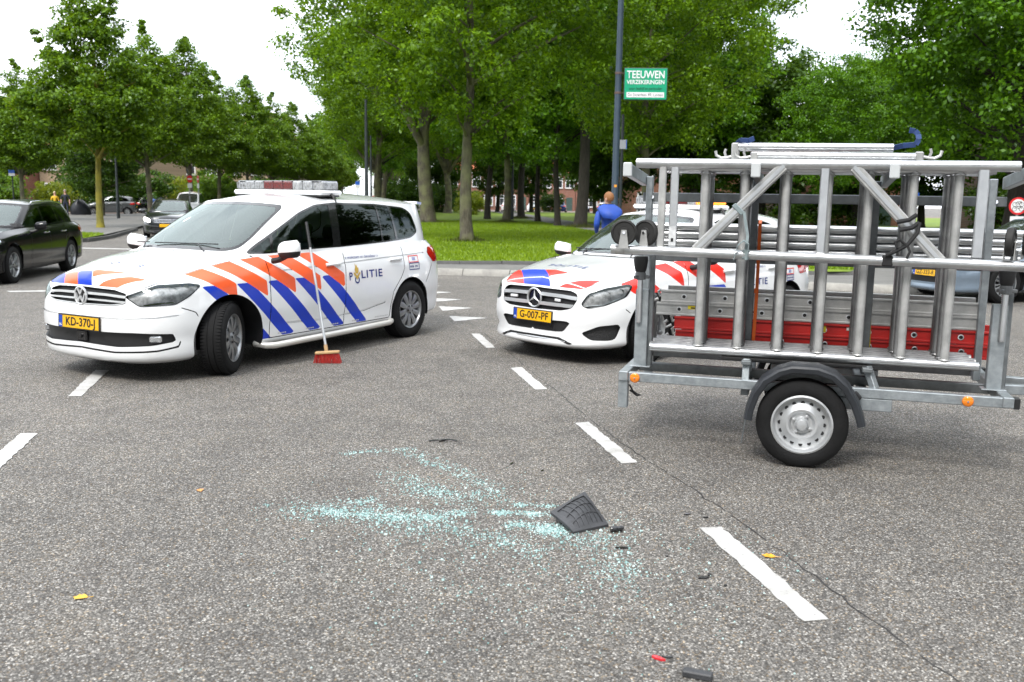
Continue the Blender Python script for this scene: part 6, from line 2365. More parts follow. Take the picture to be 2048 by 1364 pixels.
def shards():
    """crumbled safety glass swept into streaks"""
    rg = np.random.default_rng(11)
    streaks = [
        ([(-1.044, 5.627), (-.86, 5.706), (-.693, 5.763)], .030, 260), ([(-.693, 5.763), (-.492, 5.483), (-.328, 5.346), (-.165, 5.048), (-.063, 4.877)], .042, 900),
        ([(-.7, 5.246), (-.492, 4.995), (-.351, 4.863), (-.189, 4.821), (-.083, 4.826)], .060, 750), ([(-.535, 4.888), (-.399, 4.929), (-.346, 4.796)], .035, 300),
        ([(-1.12, 4.60), (-.997, 4.545), (-.854, 4.582), (-.675, 4.53), (-.523, 4.507), (-.382, 4.485)], .080, 1700), ([(-.997, 4.56), (-.6, 4.48), (-.382, 4.485), (-.229, 4.581), (-.17, 4.599)], .032, 1500),
        ([(-.85, 4.675), (-.711, 4.778)], .03, 220), ([(-.113, 4.571), (.023, 4.578), (.213, 4.557)], .020, 700), ([(.012, 4.701), (.218, 4.695)], .016, 260),
        ([(.013, 4.403), (.119, 4.394), (.223, 4.317), (.267, 4.252)], .030, 900), ([(.16, 4.40), (.25, 4.30)], .045, 500), ([(-.37, 4.456), (-.263, 4.322), (-.098, 4.223), (.023, 4.127), (.138, 4.012)], .050, 800),
        ([(-.658, 4.415), (-.506, 4.366), (-.351, 4.238)], .07, 420), ([(.287, 4.114), (.405, 4.219), (.542, 4.277)], .06, 420), ([(.491, 4.074), (.489, 3.89), (.466, 3.761)], .06, 260), ([(.324, 3.883), (.48, 3.741), (.606, 3.808)], .09, 280),
        ([(-.6, 4.2), (0, 4.0), (.5, 3.9)], .22, 620), ([(-.9, 4.5), (-.2, 5.0), (.1, 4.6)], .24, 700), ([(-.3, 3.7), (.4, 3.5), (.9, 3.6)], .22, 380), ([(.3, 4.5), (.9, 4.3), (1.2, 3.9)], .13, 260), ([(-.7, 3.6), (.2, 3.1)], .3, 170)]
    P, S = [], []
    for pts, w, n in streaks:
        n = int(n * .54)
        w *= 1.12
        A = np.array(pts)
        seg = np.linalg.norm(np.diff(A, axis=0), axis=1)
        cum = np.concatenate([[0], np.cumsum(seg)])
        t = rg.uniform(0, cum[-1], n)
        # clumps along the streak
        t = t + .05 * np.sin(t * 37 + n)
        x, y = np.interp(t, cum, A[:, 0]), np.interp(t, cum, A[:, 1])
        P.append(np.c_[x + rg.normal(0, w, n), y + rg.normal(0, w * .9, n)])
        S.append(np.where(rg.random(n) < .06, rg.uniform(.006, .010, n), rg.uniform(.002, .0052, n)))
    P, S = np.concatenate(P), np.concatenate(S)
    n = len(P)
    a = rg.uniform(0, 2 * pi, n)
    h = S * rg.uniform(.5, .9, n) + .001
    k = rg.uniform(.6, 1.2, (n, 4))
    V = np.empty((n, 8, 3))
    for i in range(4):
        ca, sa = np.cos(a + i * pi / 2), np.sin(a + i * pi / 2)
        V[:, i] = np.c_[P[:, 0] + ca * S * k[:, i], P[:, 1] + sa * S * k[:, i], np.full(n, .0005)]
        V[:, 4 + i] = np.c_[P[:, 0] + ca * S * k[:, i] * .85, P[:, 1] + sa * S * k[:, i] * .85, h * rg.uniform(.8, 1.15, n)]
    base = (np.arange(n) * 8)[:, None]
    F = np.concatenate([base + np.array(f) for f in ((4, 5, 6, 7), (0, 1, 5, 4), (1, 2, 6, 5), (2, 3, 7, 6), (3, 0, 4, 7))])
    m, N, L, b = node_mat('crumbled_glass')
    geo = N.new('ShaderNodeNewGeometry')
    r = N.new('ShaderNodeValToRGB')
    e = r.color_ramp.elements
    e[0].position, e[0].color = 0, (.12, .24, .23, 1)
    e[1].position, e[1].color = 1, (.50, .62, .61, 1)
    x = e.new(.5)
    x.color = (.28, .44, .43, 1)
    L.new(geo.outputs['Random Per Island'], r.inputs['Fac'])
    L.new(r.outputs['Color'], b.inputs['Base Color'])
    b.inputs['Roughness'].default_value = .12
    b.inputs['Specular IOR Level'].default_value = .8
    tag(link_mesh('glass_shards', fast_mesh('glass_shards', V.reshape(-1, 3), F, m)), 'pale turquoise crumbs of broken car glass strewn across the road', 'broken glass', kind='stuff')
shards()

def debris():
    DK = pmat('broken_grey_plastic', (.040, .041, .045), .55, var=.25, vscale=20, bump=.15, bscale=120)
    g = tag(empty('plastic_grille', (0, 0, 0)), 'dark grey ribbed plastic car panel lying on the broken glass', 'car part')
    # four corners of a bowed plate: L left, T top, R right, B bottom
    Lc, Tc, Rc, Bc = Vector((.205, 4.45, .052)), Vector((.395, 4.69, .085)), Vector((.492, 4.39, .014)), Vector((.31, 4.285, .010))
    def S(u, v, dz=0.0):
        p = (Lc * (1 - u) * (1 - v) + Tc * (1 - u) * v + Rc * u * v + Bc * u * (1 - v))
        p = p + Vector((0.02 * math.sin(pi * u) * (1 - v), -.035 * math.sin(pi * u) * (1 - v), .040 * math.sin(pi * u) * math.sin(pi * v) + dz))
        return p
    def patch(u0, u1, v0, v1, dz, th, nu=8, nv=3):
        m = MB()
        vs = [S(u0 + (u1 - u0) * i / nu, v0 + (v1 - v0) * j / nv, dz) for j in range(nv + 1) for i in range(nu + 1)]
        vs += [p - Vector((0, 0, th)) for p in vs]
        n = (nu + 1) * (nv + 1)
        fs = []
        for j in range(nv):
            for i in range(nu):
                a = j * (nu + 1) + i
                fs.append((a, a + 1, a + nu + 2, a + nu + 1))
                fs.append((n + a, n + a + nu + 1, n + a + nu + 2, n + a + 1))
        rim = [i for i in range(nu + 1)] + [j * (nu + 1) + nu for j in range(1, nv + 1)] + [nv * (nu + 1) + i for i in range(nu - 1, -1, -1)] + [j * (nu + 1) for j in range(nv - 1, 0, -1)]
        for a, b in zip(rim, rim[1:] + rim[:1]): fs.append((a, n + a, n + b, b))
        m.add(vs, fs)
        return m
    patch(.05, .95, .05, .95, -.006, .004, 12, 8).build('backing', pmat('recess_plastic', (.036, .037, .041), .6, var=.4, vscale=40), g)
    for (u0, u1, v0, v1) in ((0, 1, 0, .10), (0, 1, .90, 1), (0, .09, .10, .90), (.92, 1, .10, .90)):
        patch(u0, u1, v0, v1, .002, .014, 10, 3).build('rim', DK, g)
    for k in range(1, 6):
        v = .10 + .80 * k / 6
        patch(.09, .92, v - .013, v + .013, -.002, .008, 12, 1).build('rib', DK, g)
    for u in (.36, .64):
        patch(u - .012, u + .012, .10, .90, -.001, .008, 1, 10).build('rib', DK, g)
    rr = random.Random(8)
    def chip(name, label, cat, x, y, lx, ly, h, rz, mat, grp=None):
        pts = []
        n = 7
        for i in range(n):
            a = 2 * pi * i / n
            k = rr.uniform(.65, 1.1)
            pts.append((cos(a) * lx / 2 * k, sin(a) * ly / 2 * k))
        m = MB()
        m.prism(pts, h)
        o = m.build(name, mat, None, 30, (x, y, .001), (rr.uniform(-.05, .05), rr.uniform(-.05, .05), rz))
        return tag(o, label, cat, grp)
    GB = pmat('glossy_black_chip', (.010, .010, .012), .2, coat=.6)
    c = tag(empty('broken_plug', (.522, 4.324, .016), .25), 'small black barrel-shaped plastic piece beside the ribbed panel', 'debris')
    m = MB()
    m.lathe([(0, -.030), (.012, -.030), (.016, -.022), (.016, .0), (.013, .004), (.013, .016), (.016, .020), (.014, .030), (0, .030)], 14, axis='X')
    m.build('barrel', GB, c)
    m = MB()
    m.box((.034, 0, .002), (.012, .010, .012))
    m.build('pin', DK, c)
    chip('plastic_shard', 'flat black plastic sliver below the barrel-shaped piece', 'debris', .527, 4.108, .075, .016, .006, .12, GB)
    chip('clear_shard', 'clear grey plastic shard just below the ribbed panel', 'debris', .418, 4.166, .05, .022, .006, 1.0, pmat('clear_grey_plastic', (.42, .41, .40), .15, coat=.6))
    w = tag(empty('bent_wire', (-.451, 5.977, 0)), 'thin black bent strip lying above the glass streaks', 'debris')
    m = MB()
    m.tube([(-.09, -.01, .006), (-.03, .012, .010), (.02, -.004, .016), (.06, .01, .012), (.10, .004, .006)], .005, 6)
    m.tube([(-.02, -.02, .006), (.03, .02, .008)], .004, 6)
    m.build('strip', GB, w)
    for x, y, l, ww, lab in ((.009, 5.473, .05, .02, 'small black fragment above the glass, left of the broken line'), (.194, 5.335, .03, .016, 'tiny black fragment beside the tar joint above the panel'), (.922, 4.597, .045, .02, 'black fragment just left of the tar joint near the nearest white dash'), (1.007, 4.547, .03, .012, 'small dark chip right at the tip of the nearest white dash'),
                            (.834, 3.775, .06, .03, 'dark green-black chip left of the nearest white dash'), (.87, 3.81, .03, .02, 'small dark chip touching the dark green-black one'), (.915, 3.70, .026, .016, 'tiny dark chip closest to the lower half of the nearest dash'), (.72, 4.02, .03, .012, 'narrow black chip between the panel and the nearest dash')):
        chip('plastic_fragment', lab, 'debris', x, y, l, ww, .005, rr.uniform(0, 3), GB, 'small black fragments on the road')
    chip('red_lens_shard', 'bright red plastic shard at the bottom edge of the picture', 'debris', .531, 3.06, .055, .022, .008, -.55, pmat('red_shard', (.60, .02, .03), .25, coat=.5))
    chip('dark_strip', 'thin dark strip touching the red shard', 'debris', .572, 3.07, .05, .012, .004, .05, GB)
    m = MB()
    m.box((0, 0, .012), (.10, .035, .024), bevel=.004)
    tag(m.build('plastic_block', DK, None, 30, (.648, 2.935, 0), (0, 0, -.35)), 'dark grey plastic block cut off by the bottom edge of the picture', 'debris')
    def fallen(label, x, y, s, rz, col):
        m = MB()
        outl = [(0, -.5), (.22, -.38), (.40, -.12), (.30, .02), (.42, .20), (.16, .26), (.05, .5), (-.14, .30), (-.40, .22), (-.28, .02), (-.38, -.16), (-.20, -.36)]
        vs = [(0, 0, .004)] + [(a * s, b * s, .002 + .010 * abs(a) * rr.uniform(.4, 1.4)) for a, b in outl]
        n = len(outl)
        m.add(vs, [(0, 1 + i, 1 + (i + 1) % n) for i in range(n)])
        m.tube([(0, -.5 * s, .003), (.08 * s, -.85 * s, .004)], .0012, 4)
        o = m.build('fallen_leaf', pmat('leaf_' + label[:12].replace(' ', '_'), col, .7, var=.3, vscale=40), None, 60, (x, y, .001), (0, 0, rz))
        tag(o, label, 'leaf', 'fallen autumn leaves on the road')
    fallen('pale orange fallen leaf on the road left of the glass', -1.69, 4.865, .05, .4, (.55, .24, .07))
    fallen('yellow fallen leaf on the road in the lower left corner', -1.704, 3.484, .06, 1.6, (.62, .36, .04))
    fallen('orange fallen leaf right of the nearest white dash', 1.189, 4.037, .065, 1.2, (.62, .30, .02))
debris()

# ---------------------------------------------------------------- street furniture
POLE = pmat('pole_blue_grey', (.030, .050, .070), .45, metal=.3, var=.15, vscale=4)
POLED = pmat('pole_dark', (.016, .022, .024), .5, metal=.2, var=.2, vscale=4)
SIGNW = pmat('sign_white', (.72, .73, .73), .4)
SIGNR = pmat('sign_red', (.60, .015, .02), .4)
SIGNB = pmat('sign_blue', (.01, .10, .52), .4)
def flat_text(s, size, mat, parent, name, M, width=None, bold=True, shear=0.0):
    me = text_mesh(s, size, mat, bold)
    xs = [v.co.x for v in me.vertices]
    k = width / (max(xs) - min(xs)) if width else 1
    for v in me.vertices:
        v.co = M @ Vector((v.co.x * k + v.co.y * shear, v.co.y, 0))
    return link_mesh(name, me, parent)
def lamp_post(name, label, x, y, h, r0, r1, mat, arm=True, z=.1, group=None):
    p = tag(empty(name, (x, y, z)), label, 'lamp post', group)
    m = MB()
    m.tube([(0, 0, -.1), (0, 0, 1.1), (0, 0, 1.16), (0, 0, h)], 1, 16, radii=[r0 * 1.25, r0 * 1.25, r0, r1])
    m.build('post', mat, p)
    if arm:
        m = MB()
        m.tube([(0, 0, h - .05), (-.15, 0, h + .25), (-.6, 0, h + .45), (-1.3, 0, h + .5)], .035, 8)
        m.build('arm', mat, p)
        m = MB()
        m.box((-1.55, 0, h + .49), (.6, .22, .12), bevel=.04)
        m.build('lamp_head', pmat('lamp_head_grey', (.3, .31, .32), .4), p)
    return p
lp = lamp_post('lamp_post', 'tall blue-grey lamp post carrying the green advertising sign', 2.36, 22.0, 8.2, .085, .06, POLE)
m = MB()
m.box((0, -.078, 1.86), (.06, .012, .055))
m.build('orange_tag', pmat('orange_tag', (.75, .30, .02), .5), lp)
for z in (3.98, 4.42):
    m = MB()
    m.lathe([(.082, -.025), (.086, 0), (.082, .025)], 16, axis='Z', c=(0, 0, z))
    m.tube([(.07, 0, z), (.15, .0, z)], .014, 6)
    m.build('clamp_band', pmat('rusty_band', (.10, .06, .045), .7), lp)
sg = tag(empty('advertising_sign', (2.985, 21.995, 4.285), R(-4)), 'green and white insurance sign on the blue-grey lamp post, reading TEEUWEN', 'sign')
GREEN = pmat('sign_green', (.0, .30, .15), .4, var=.05, vscale=5)
m = MB()
m.box((0, 0, 0), (1.0, .12, .72), bevel=.01)
m.build('box', pmat('sign_case', (.05, .045, .04), .5), sg)
for s in (-1, 1):
    m = MB()
    m.box((0, s * .063, 0), (.965, .008, .69))
    m.build('green_face', GREEN, sg)
    m = MB()
    m.box((0, s * .069, -.245), (.86, .006, .115))
    m.build('white_band', SIGNW, sg)
    M = Matrix.Translation((0, s * .0735, 0)) @ Matrix.Rotation(0 if s < 0 else pi, 4, 'Z') @ Matrix.Rotation(R(90), 4, 'X')
    flat_text('TEEUWEN', .235, SIGNW, sg, 'lettering', M @ Matrix.Translation((0, .20, 0)), .86)
    flat_text('VERZEKERINGEN', .13, SIGNW, sg, 'lettering', M @ Matrix.Translation((0, .035, 0)), .86)
    flat_text('voor bedrijf en particulier', .095, pmat('sign_dark_green', (.0, .045, .02), .5), sg, 'lettering', M @ Matrix.Translation((0, -.105, 0)), .76, False, .2)
    flat_text('De Sitterlaan 89, Leiden', .095, BLACKT, sg, 'lettering', M @ Matrix.Translation((0, -.247, 0)), .80, False)
p2 = lamp_post('sign_pole', 'thin black pole close behind the blue-grey lamp post', 2.62, 23.1, 3.6, .035, .035, POLED, False)
m = MB()
m.box((0, -.045, 2.88), (.19, .012, .22), bevel=.004)
m.build('grey_plate', pmat('sign_back_grey', (.34, .36, .38), .4, metal=.4), p2)
m = MB()
m.box((.098, -.05, 2.88), (.012, .02, .225))
m.build('plate_edge', SIGNB, p2)
lamp_post('lamp_post', 'tall dark lamp post left of the big oak, nearer of the two', -7.1, 45.0, 6.1, .10, .055, POLED, False)
lamp_post('lamp_post', 'thinner dark lamp post just right of the taller one by the avenue', -7.95, 52.0, 4.9, .06, .04, POLED, False)
lamp_post('lamp_post', 'dark lamp post on the left pavement among the shrubs', -24.6, 58.0, 4.4, .08, .05, POLED, False)
lamp_post('lamp_post', 'dark lamp post beyond the path between the oak trunks', -.15, 70.0, 5.0, .11, .06, POLED, False, .185)
def round_sign(label, x, y, zc, r, rz, kind, post=True):
    s = tag(empty('traffic_sign', (x, y, .05), rz), label, 'traffic sign')
    if post:
        m = MB()
        m.tube([(0, .03, -.05), (0, .03, zc + r)], .03, 10)
        m.build('post', pmat('sign_post_grey', (.30, .31, .32), .4, metal=.5), s)
    m = MB()
    m.lathe([(0, -.004), (r, -.004), (r, .006), (0, .006)], 32, c=(0, 0, zc))
    m.build('disc', SIGNR if kind != 'blue' else SIGNB, s)
    if kind == 'ban':
        m = MB()
        m.lathe([(r * .78, -.0065), (0, -.0066)][::-1], 32, c=(0, 0, zc))
        m.build('white_field', SIGNW, s)
        # cycle over moped pictogram
        for dz in (r * .26, -r * .26):
            m = MB()
            for dx in (-.09, .09):
                m.lathe([(.050, -.0085), (.062, -.009), (.050, -.0095)], 14, c=(dx * r / .24, 0, zc + dz - .02))
            for a, b in (((-.09, -.02), (-.02, .055)), ((-.02, .055), (.07, .05)), ((.09, -.02), (.06, .07)), ((-.02, .055), (.01, -.02)), ((.01, -.02), (.07, .05))):
                m.bar((a[0] * r / .24, -.009, zc + dz + a[1]), (b[0] * r / .24, -.009, zc + dz + b[1]), .012, .003, up=(0, 1, 0))
            m.build('pictogram', BLACKT, s)
    if kind == 'noentry':
        m = MB()
        m.box((0, -.008, zc), (r * 1.35, .006, r * .38))
        m.build('white_bar', SIGNW, s)
    m = MB()
    m.box((0, .0, zc - r - .17), (r * 1.5, .008, .26))
    m.build('sub_plate', SIGNW, s)
    return s
round_sign('round red-rimmed sign with bicycle and moped at the right edge', 13.46, 25.0, 1.60, .232, R(-8), 'ban')
round_sign('no-entry sign on the left side road, left one of the pair', -19.05, 55.0, 2.48, .21, R(62), 'noentry')
round_sign('no-entry sign on the left side road, right one of the pair', -18.60, 55.1, 2.48, .21, R(-52), 'noentry')
def plate_sign(label, x, y, z, w, h, top, bottom, ph=None):
    s = tag(empty('traffic_sign', (x, y, 0)), label, 'traffic sign')
    m = MB()
    m.tube([(0, .05, 0), (0, .05, z + h / 2)], .035, 8)
    m.build('post', POLED if ph is None else ph, s)
    m = MB()
    m.box((0, 0, z + h * .22), (w, .02, h * .5), bevel=.004)
    m.build('blue_plate', top, s)
    m = MB()
    m.box((0, 0, z - h * .26), (w, .02, h * .42), bevel=.004)
    m.build('white_plate', bottom, s)
plate_sign('blue and white street sign at the far left edge of the picture', -27.9, 50.0, 2.4, .55, .9, SIGNB, SIGNW)
plate_sign('small blue sign with white symbol right of the left edge sign', -27.6, 51.5, 2.65, .34, .34, SIGNB, SIGNW)
plate_sign('small blue and white sign by the avenue beyond the police van roof', -11.7, 70.0, 2.55, .34, .55, SIGNB, SIGNW)
plate_sign('small blue parking sign seen between the scaffold rungs', 21.4, 50.0, 1.95, .40, .8, SIGNB, SIGNW)
m = MB()
m.tube([(0, 0, 0), (0, 0, 1.95)], .05, 10)
m.lathe([(.055, 1.5), (.055, 1.6)], 10, axis='Z', mi=1)
tag(m.build('marker_post', [SIGNW, SIGNR], None, 35, (-7.0, 46.5, .1)), 'slim white marker post beside the dark lamp posts', 'post')
cs = tag(empty('covered_scooter', (-30.6, 66.0, 0), R(200)), 'scooter under a black cover next to the couple', 'scooter')
m = MB()
n, rows = 20, 9
vs, fs = [], []
for j in range(rows + 1):
    t = j / rows
    z = 1.12 * t
    for i in range(n):
        a = 2 * pi * i / n
        k = (.84 + .16 * math.sin(pi * t)) * max(.12, 1 - t ** 3.4) ** .5 * (1 + .05 * math.sin(5 * a + 3 * t))
        vs.append((.74 * cos(a) * k * (1 - .18 * t) + .10 * t, .34 * sin(a) * k, z + .06 * math.sin(2 * a) * t + .03 * math.sin(7 * a)))
for j in range(rows):
    for i in range(n): fs.append((j * n + i, j * n + (i + 1) % n, (j + 1) * n + (i + 1) % n, (j + 1) * n + i))
fs.append(tuple(rows * n + i for i in range(n)))
m.add(vs, fs)
m.build('cover', pmat('black_tarpaulin', (.010, .011, .016), .35, var=.3, vscale=3, bump=.6, bscale=6), cs, 60)
for x in (-.6, .62):
    m = MB()
    m.lathe([(.24, -.05), (.26, 0), (.24, .05)], 20, c=(x, 0, .25))
    m.build('tyre', RUBBER, cs)

# ---------------------------------------------------------------- houses
def house(name, label, x, y, rz, w, d, eave, ridge, wall, roofm, cols, rows, group=None, win=(1.0, 1.35), sill0=.95, door=True, storey=2.75, white_band=False, tiles=True):
    h = tag(empty(name, (x, y, 0), rz), label, 'house', group)
    m = MB()
    m.box((0, d / 2, eave / 2), (w, d, eave))
    m.build('wall', wall, h)
    m = MB()
    o = .35
    vs = [(-w / 2 - .02, -o, eave - .05), (w / 2 + .02, -o, eave - .05), (w / 2 + .02, d / 2, ridge), (-w / 2 - .02, d / 2, ridge), (-w / 2 - .02, d + o, eave - .05), (w / 2 + .02, d + o, eave - .05)]
    m.add(vs, [(0, 1, 2, 3), (3, 2, 5, 4), (0, 3, 4), (1, 5, 2), (0, 4, 5, 1)])
    rf = m.build('roof', roofm, h)
    if tiles:
        for k in range(int((ridge - eave) / .34)):
            t = k / ((ridge - eave) / .34)
            mm = MB()
            mm.box((0, -o + (d / 2 + o) * t, eave - .03 + (ridge - eave + .05) * t), (w, .08, .07))
            mm.build('tile_course', roofm, rf)
    m = MB()
    m.box((0, -o, eave - .10), (w + .1, .14, .16), bevel=.02)
    m.build('gutter', SIGNW, h)
    m = MB()
    m.box((w * .32, d / 2, ridge + .3), (.6, .6, 1.3), bevel=.03)
    m.build('chimney', wall, rf)
    WG = glass_mat('house_pane', (.05, .06, .07), .4)
    for r in range(rows):
        for c in range(cols):
            cx = -w / 2 + w * (c + .5) / cols
            cz = sill0 + win[1] / 2 + storey * r
            if door and r == 0 and c == cols - 1:
                m = MB()
                m.box((cx, -.03, 1.08), (1.0, .08, 2.16), bevel=.01)
                dr = m.build('door', pmat('door_paint', (.04, .07, .06), .4), h)
                m = MB()
                m.box((cx + .35, -.09, 1.05), (.04, .05, .14), bevel=.008)
                m.build('handle', CHROME, dr)
                continue
            ww, hh = win
            m = MB()
            for sx in (-1, 1):
                m.box((cx + sx * (ww / 2), -.03, cz), (.11, .10, hh + .11))
                m.box((cx, -.03, cz + sx * (hh / 2)), (ww, .10, .11))
            m.box((cx, -.03, cz + hh * .2), (ww, .08, .07))
            m.box((cx, -.03, cz), (.07, .08, hh))
            wd = m.build('window', SIGNW, h)
            m = MB()
            m.box((cx, .0, cz), (ww, .03, hh))
            m.build('pane', pmat('window_dark', (.03, .035, .04), .08, coat=.8, var=.5, vscale=.8), wd)
            m = MB()
            m.box((cx, -.09, cz - hh / 2 - .09), (ww + .24, .2, .06), bevel=.01)
            m.build('sill', pmat('stone_sill', (.42, .41, .38), .8), wd)
    if white_band:
        for z in (2.72, 5.4):
            m = MB()
            m.box((0, -.06, z), (w, .14, .22))
            m.build('white_band', SIGNW, h)
    return h
def brick_mat(name, a, b, sc=1.0):
    m, N, L, bs = node_mat(name)
    tc = N.new('ShaderNodeTexCoord')
    mp = N.new('ShaderNodeMapping')
    mp.inputs['Rotation'].default_value = (R(90), 0, 0)
    L.new(tc.outputs['Object'], mp.inputs['Vector'])
    br = N.new('ShaderNodeTexBrick')
    br.inputs['Scale'].default_value = 4.5 * sc
    br.inputs['Color1'].default_value = (*a, 1)
    br.inputs['Color2'].default_value = (*b, 1)
    br.inputs['Mortar'].default_value = (.22, .20, .18, 1)
    br.inputs['Mortar Size'].default_value = .012
    L.new(mp.outputs['Vector'], br.inputs['Vector'])
    L.new(br.outputs['Color'], bs.inputs['Base Color'])
    bs.inputs['Roughness'].default_value = .9
    return m
BR_RED, BR_TAN = brick_mat('brick_red', (.16, .062, .040), (.23, .095, .06)), brick_mat('brick_tan', (.25, .18, .11), (.33, .25, .16))
ROOF_O, ROOF_G = pmat('roof_orange_tile', (.42, .11, .05), .8, col2=(.55, .19, .09), vscale=3), pmat('roof_dark_tile', (.10, .045, .035), .8, col2=(.17, .075, .05), vscale=3)
house('brick_house', 'tan brick house with orange roof behind the shrubs, second from the left edge', -38.5, 84.0, R(-14), 9.5, 8.5, 5.9, 9.4, BR_TAN, ROOF_O, 4, 2, 'houses behind the left avenue', (1.3, 1.5))
house('brick_house', 'red brick house with orange roof at the left edge of the picture', -49.5, 82.0, R(-14), 10.5, 8.5, 6.2, 10.0, BR_RED, ROOF_O, 4, 2, 'houses behind the left avenue', (1.3, 1.5))
house('brick_house', 'tan brick house glimpsed behind the trunks of the left avenue', -29.5, 95.0, R(-14), 10.0, 8.5, 5.8, 9.2, BR_TAN, ROOF_O, 4, 2, 'houses behind the left avenue', (1.2, 1.4))
far_names = ('leftmost', 'second', 'third', 'fourth', 'fifth', 'rightmost')
for k in range(6):
    house('terraced_house', 'red brick terraced house across the far street, %s of the row' % far_names[k], -9.0 + k * 7.6, 153.0, 0, 7.5, 8, 6.0, 10.0, BR_RED, ROOF_G if k % 2 else ROOF_O, 4, 2, 'terraced houses across the far street', (1.35, 1.7), .7, True, 3.0, tiles=False)
house('brick_house', 'red brick house with white windows seen between the scaffold rungs', 23.0, 66.0, R(8), 9.0, 8, 5.4, 7.8, BR_RED, ROOF_G, 4, 2, None, (1.1, 1.3))
house('brick_house', 'red brick building with white bands at the right edge of the picture', 35.5, 56.0, R(-6), 13.0, 9, 6.2, 9.6, BR_RED, ROOF_G, 5, 2, None, (1.5, 1.3), white_band=True)
house('brick_house', 'red brick house with white frames glimpsed behind the police hatchback', 13.5, 74.0, R(4), 8.5, 8, 5.4, 7.8, BR_RED, ROOF_G, 4, 2, None, (1.2, 1.4))

# ---------------------------------------------------------------- people
SKIN = pmat('skin', (.52, .30, .22), .55, var=.08, vscale=30)
def person(label, loc, rz, h, pose, cols, hair, group=None, extra=None, bulk=1.0):
    """one continuous skinned body; bones name the cloth they wear"""
    root = tag(empty('person', loc, rz), label, 'person', group)
    k = h / 1.8
    J = dict(pelvis=(0, 0, .96), waist=(0, 0, 1.10), chest=(0.01, 0, 1.30), shoul=(0, 0, 1.45), neck=(0, 0, 1.53), jaw=(.02, 0, 1.60), head=(.01, 0, 1.68), crown=(-.005, 0, 1.765), nose=(.105, 0, 1.655))
    for s, n in ((1, 'l'), (-1, 'r')):
        J.update({n + 'hip': (0, s * .10, .92), n + 'knee': (.02, s * .11, .50), n + 'ankle': (-.01, s * .11, .09), n + 'toe': (.17, s * .13, .035), n + 'sh': (0, s * .18, 1.43), n + 'elb': (-.02, s * .25, 1.15), n + 'wri': (.06, s * .26, .91), n + 'palm': (.08, s * .26, .84)})
        for f in range(4):
            J[n + 'f%da' % f] = (.105 - f * .022, s * .262, .79)
            J[n + 'f%db' % f] = (.115 - f * .021, s * .252, .735 + (.012 if f in (0, 3) else 0))
        J[n + 'tha'] = (.12, s * .245, .835)
        J[n + 'thb'] = (.135, s * .235, .785)
    J.update(pose)
    Rr = dict(pelvis=(.165, .125), waist=(.15, .11), chest=(.175, .125), shoul=(.13, .10), neck=(.058, .06), jaw=(.068, .075), head=(.078, .095), crown=(.055, .068), nose=(.018, .02), hip=(.088, .088), knee=(.058, .06), ankle=(.042, .048), toe=(.042, .03), sh=(.072, .072), elb=(.05, .05), wri=(.033, .036), palm=(.036, .022))
    bones = [('pelvis', 'waist', 'top'), ('waist', 'chest', 'top'), ('chest', 'shoul', 'top'), ('shoul', 'neck', 'skin'), ('neck', 'jaw', 'skin'), ('jaw', 'head', 'skin'), ('head', 'crown', 'skin'), ('head', 'nose', 'skin')]
    for n in 'lr':
        bones += [('pelvis', n + 'hip', 'legs'), (n + 'hip', n + 'knee', 'legs'), (n + 'knee', n + 'ankle', 'legs'), (n + 'ankle', n + 'toe', 'shoes'), ('shoul', n + 'sh', 'top'), (n + 'sh', n + 'elb', 'top'), (n + 'elb', n + 'wri', 'sleeve'), (n + 'wri', n + 'palm', 'skin')]
        for f in range(4): bones += [(n + 'palm', n + 'f%da' % f, 'skin'), (n + 'f%da' % f, n + 'f%db' % f, 'skin')]
        bones += [(n + 'palm', n + 'tha', 'skin'), (n + 'tha', n + 'thb', 'skin')]
    names = list(J)
    ix = {a: i for i, a in enumerate(names)}
    me = bpy.data.meshes.new('person_body')
    me.from_pydata([tuple(c * k for c in J[a]) for a in names], [(ix[a], ix[b]) for a, b, _ in bones], [])
    o = bpy.data.objects.new('person_body', me)
    COL.objects.link(o)
    md = o.modifiers.new('skin', 'SKIN')
    md.branch_smoothing = .6
    sv = me.skin_vertices[0].data
    for a in names:
        key = a if a in Rr else a[1:]
        r = Rr.get(key, (.0095, .0095))
        bk = bulk if key in ('waist', 'chest', 'shoul', 'sh', 'elb', 'pelvis') else 1.0
        sv[ix[a]].radius = (r[0] * k * bk, r[1] * k * bk)
    sv[ix['pelvis']].use_root = True
    ss = o.modifiers.new('sub', 'SUBSURF')
    ss.levels = ss.render_levels = 2
    dg = bpy.context.evaluated_depsgraph_get()
    bm = bpy.data.meshes.new_from_object(o.evaluated_get(dg))
    bpy.data.objects.remove(o)
    kinds = ['top', 'legs', 'shoes', 'skin', 'sleeve']
    bm.materials.clear()
    for c in kinds: bm.materials.append(cols[c])
    A = np.array([J[a] for a, b, _ in bones]) * k
    B = np.array([J[b] for a, b, _ in bones]) * k
    kk = [kinds.index(c) for _, _, c in bones]
    for p in bm.polygons:
        q = np.array(p.center)
        e = B - A
        t = np.clip(((q - A) * e).sum(1) / (e * e).sum(1), 0, 1)
        d = np.linalg.norm(A + e * t[:, None] - q, axis=1)
        p.material_index = kk[int(d.argmin())]
        p.use_smooth = True
    link_mesh('body', bm, root)
    hp = Vector(J['head']) * k
    fwd = Vector(J['nose']) - Vector(J['head'])
    fwd.z = 0
    yaw = math.atan2(fwd.y, fwd.x)
    M = Matrix.Translation(hp) @ Matrix.Rotation(yaw, 4, 'Z') @ Matrix.Scale(k, 4)
    # hair: cap over the skull, open at the face
    m = MB()
    vs, fs = [], []
    nu, nv = 22, 12
    rr = random.Random(int(h * 1000))
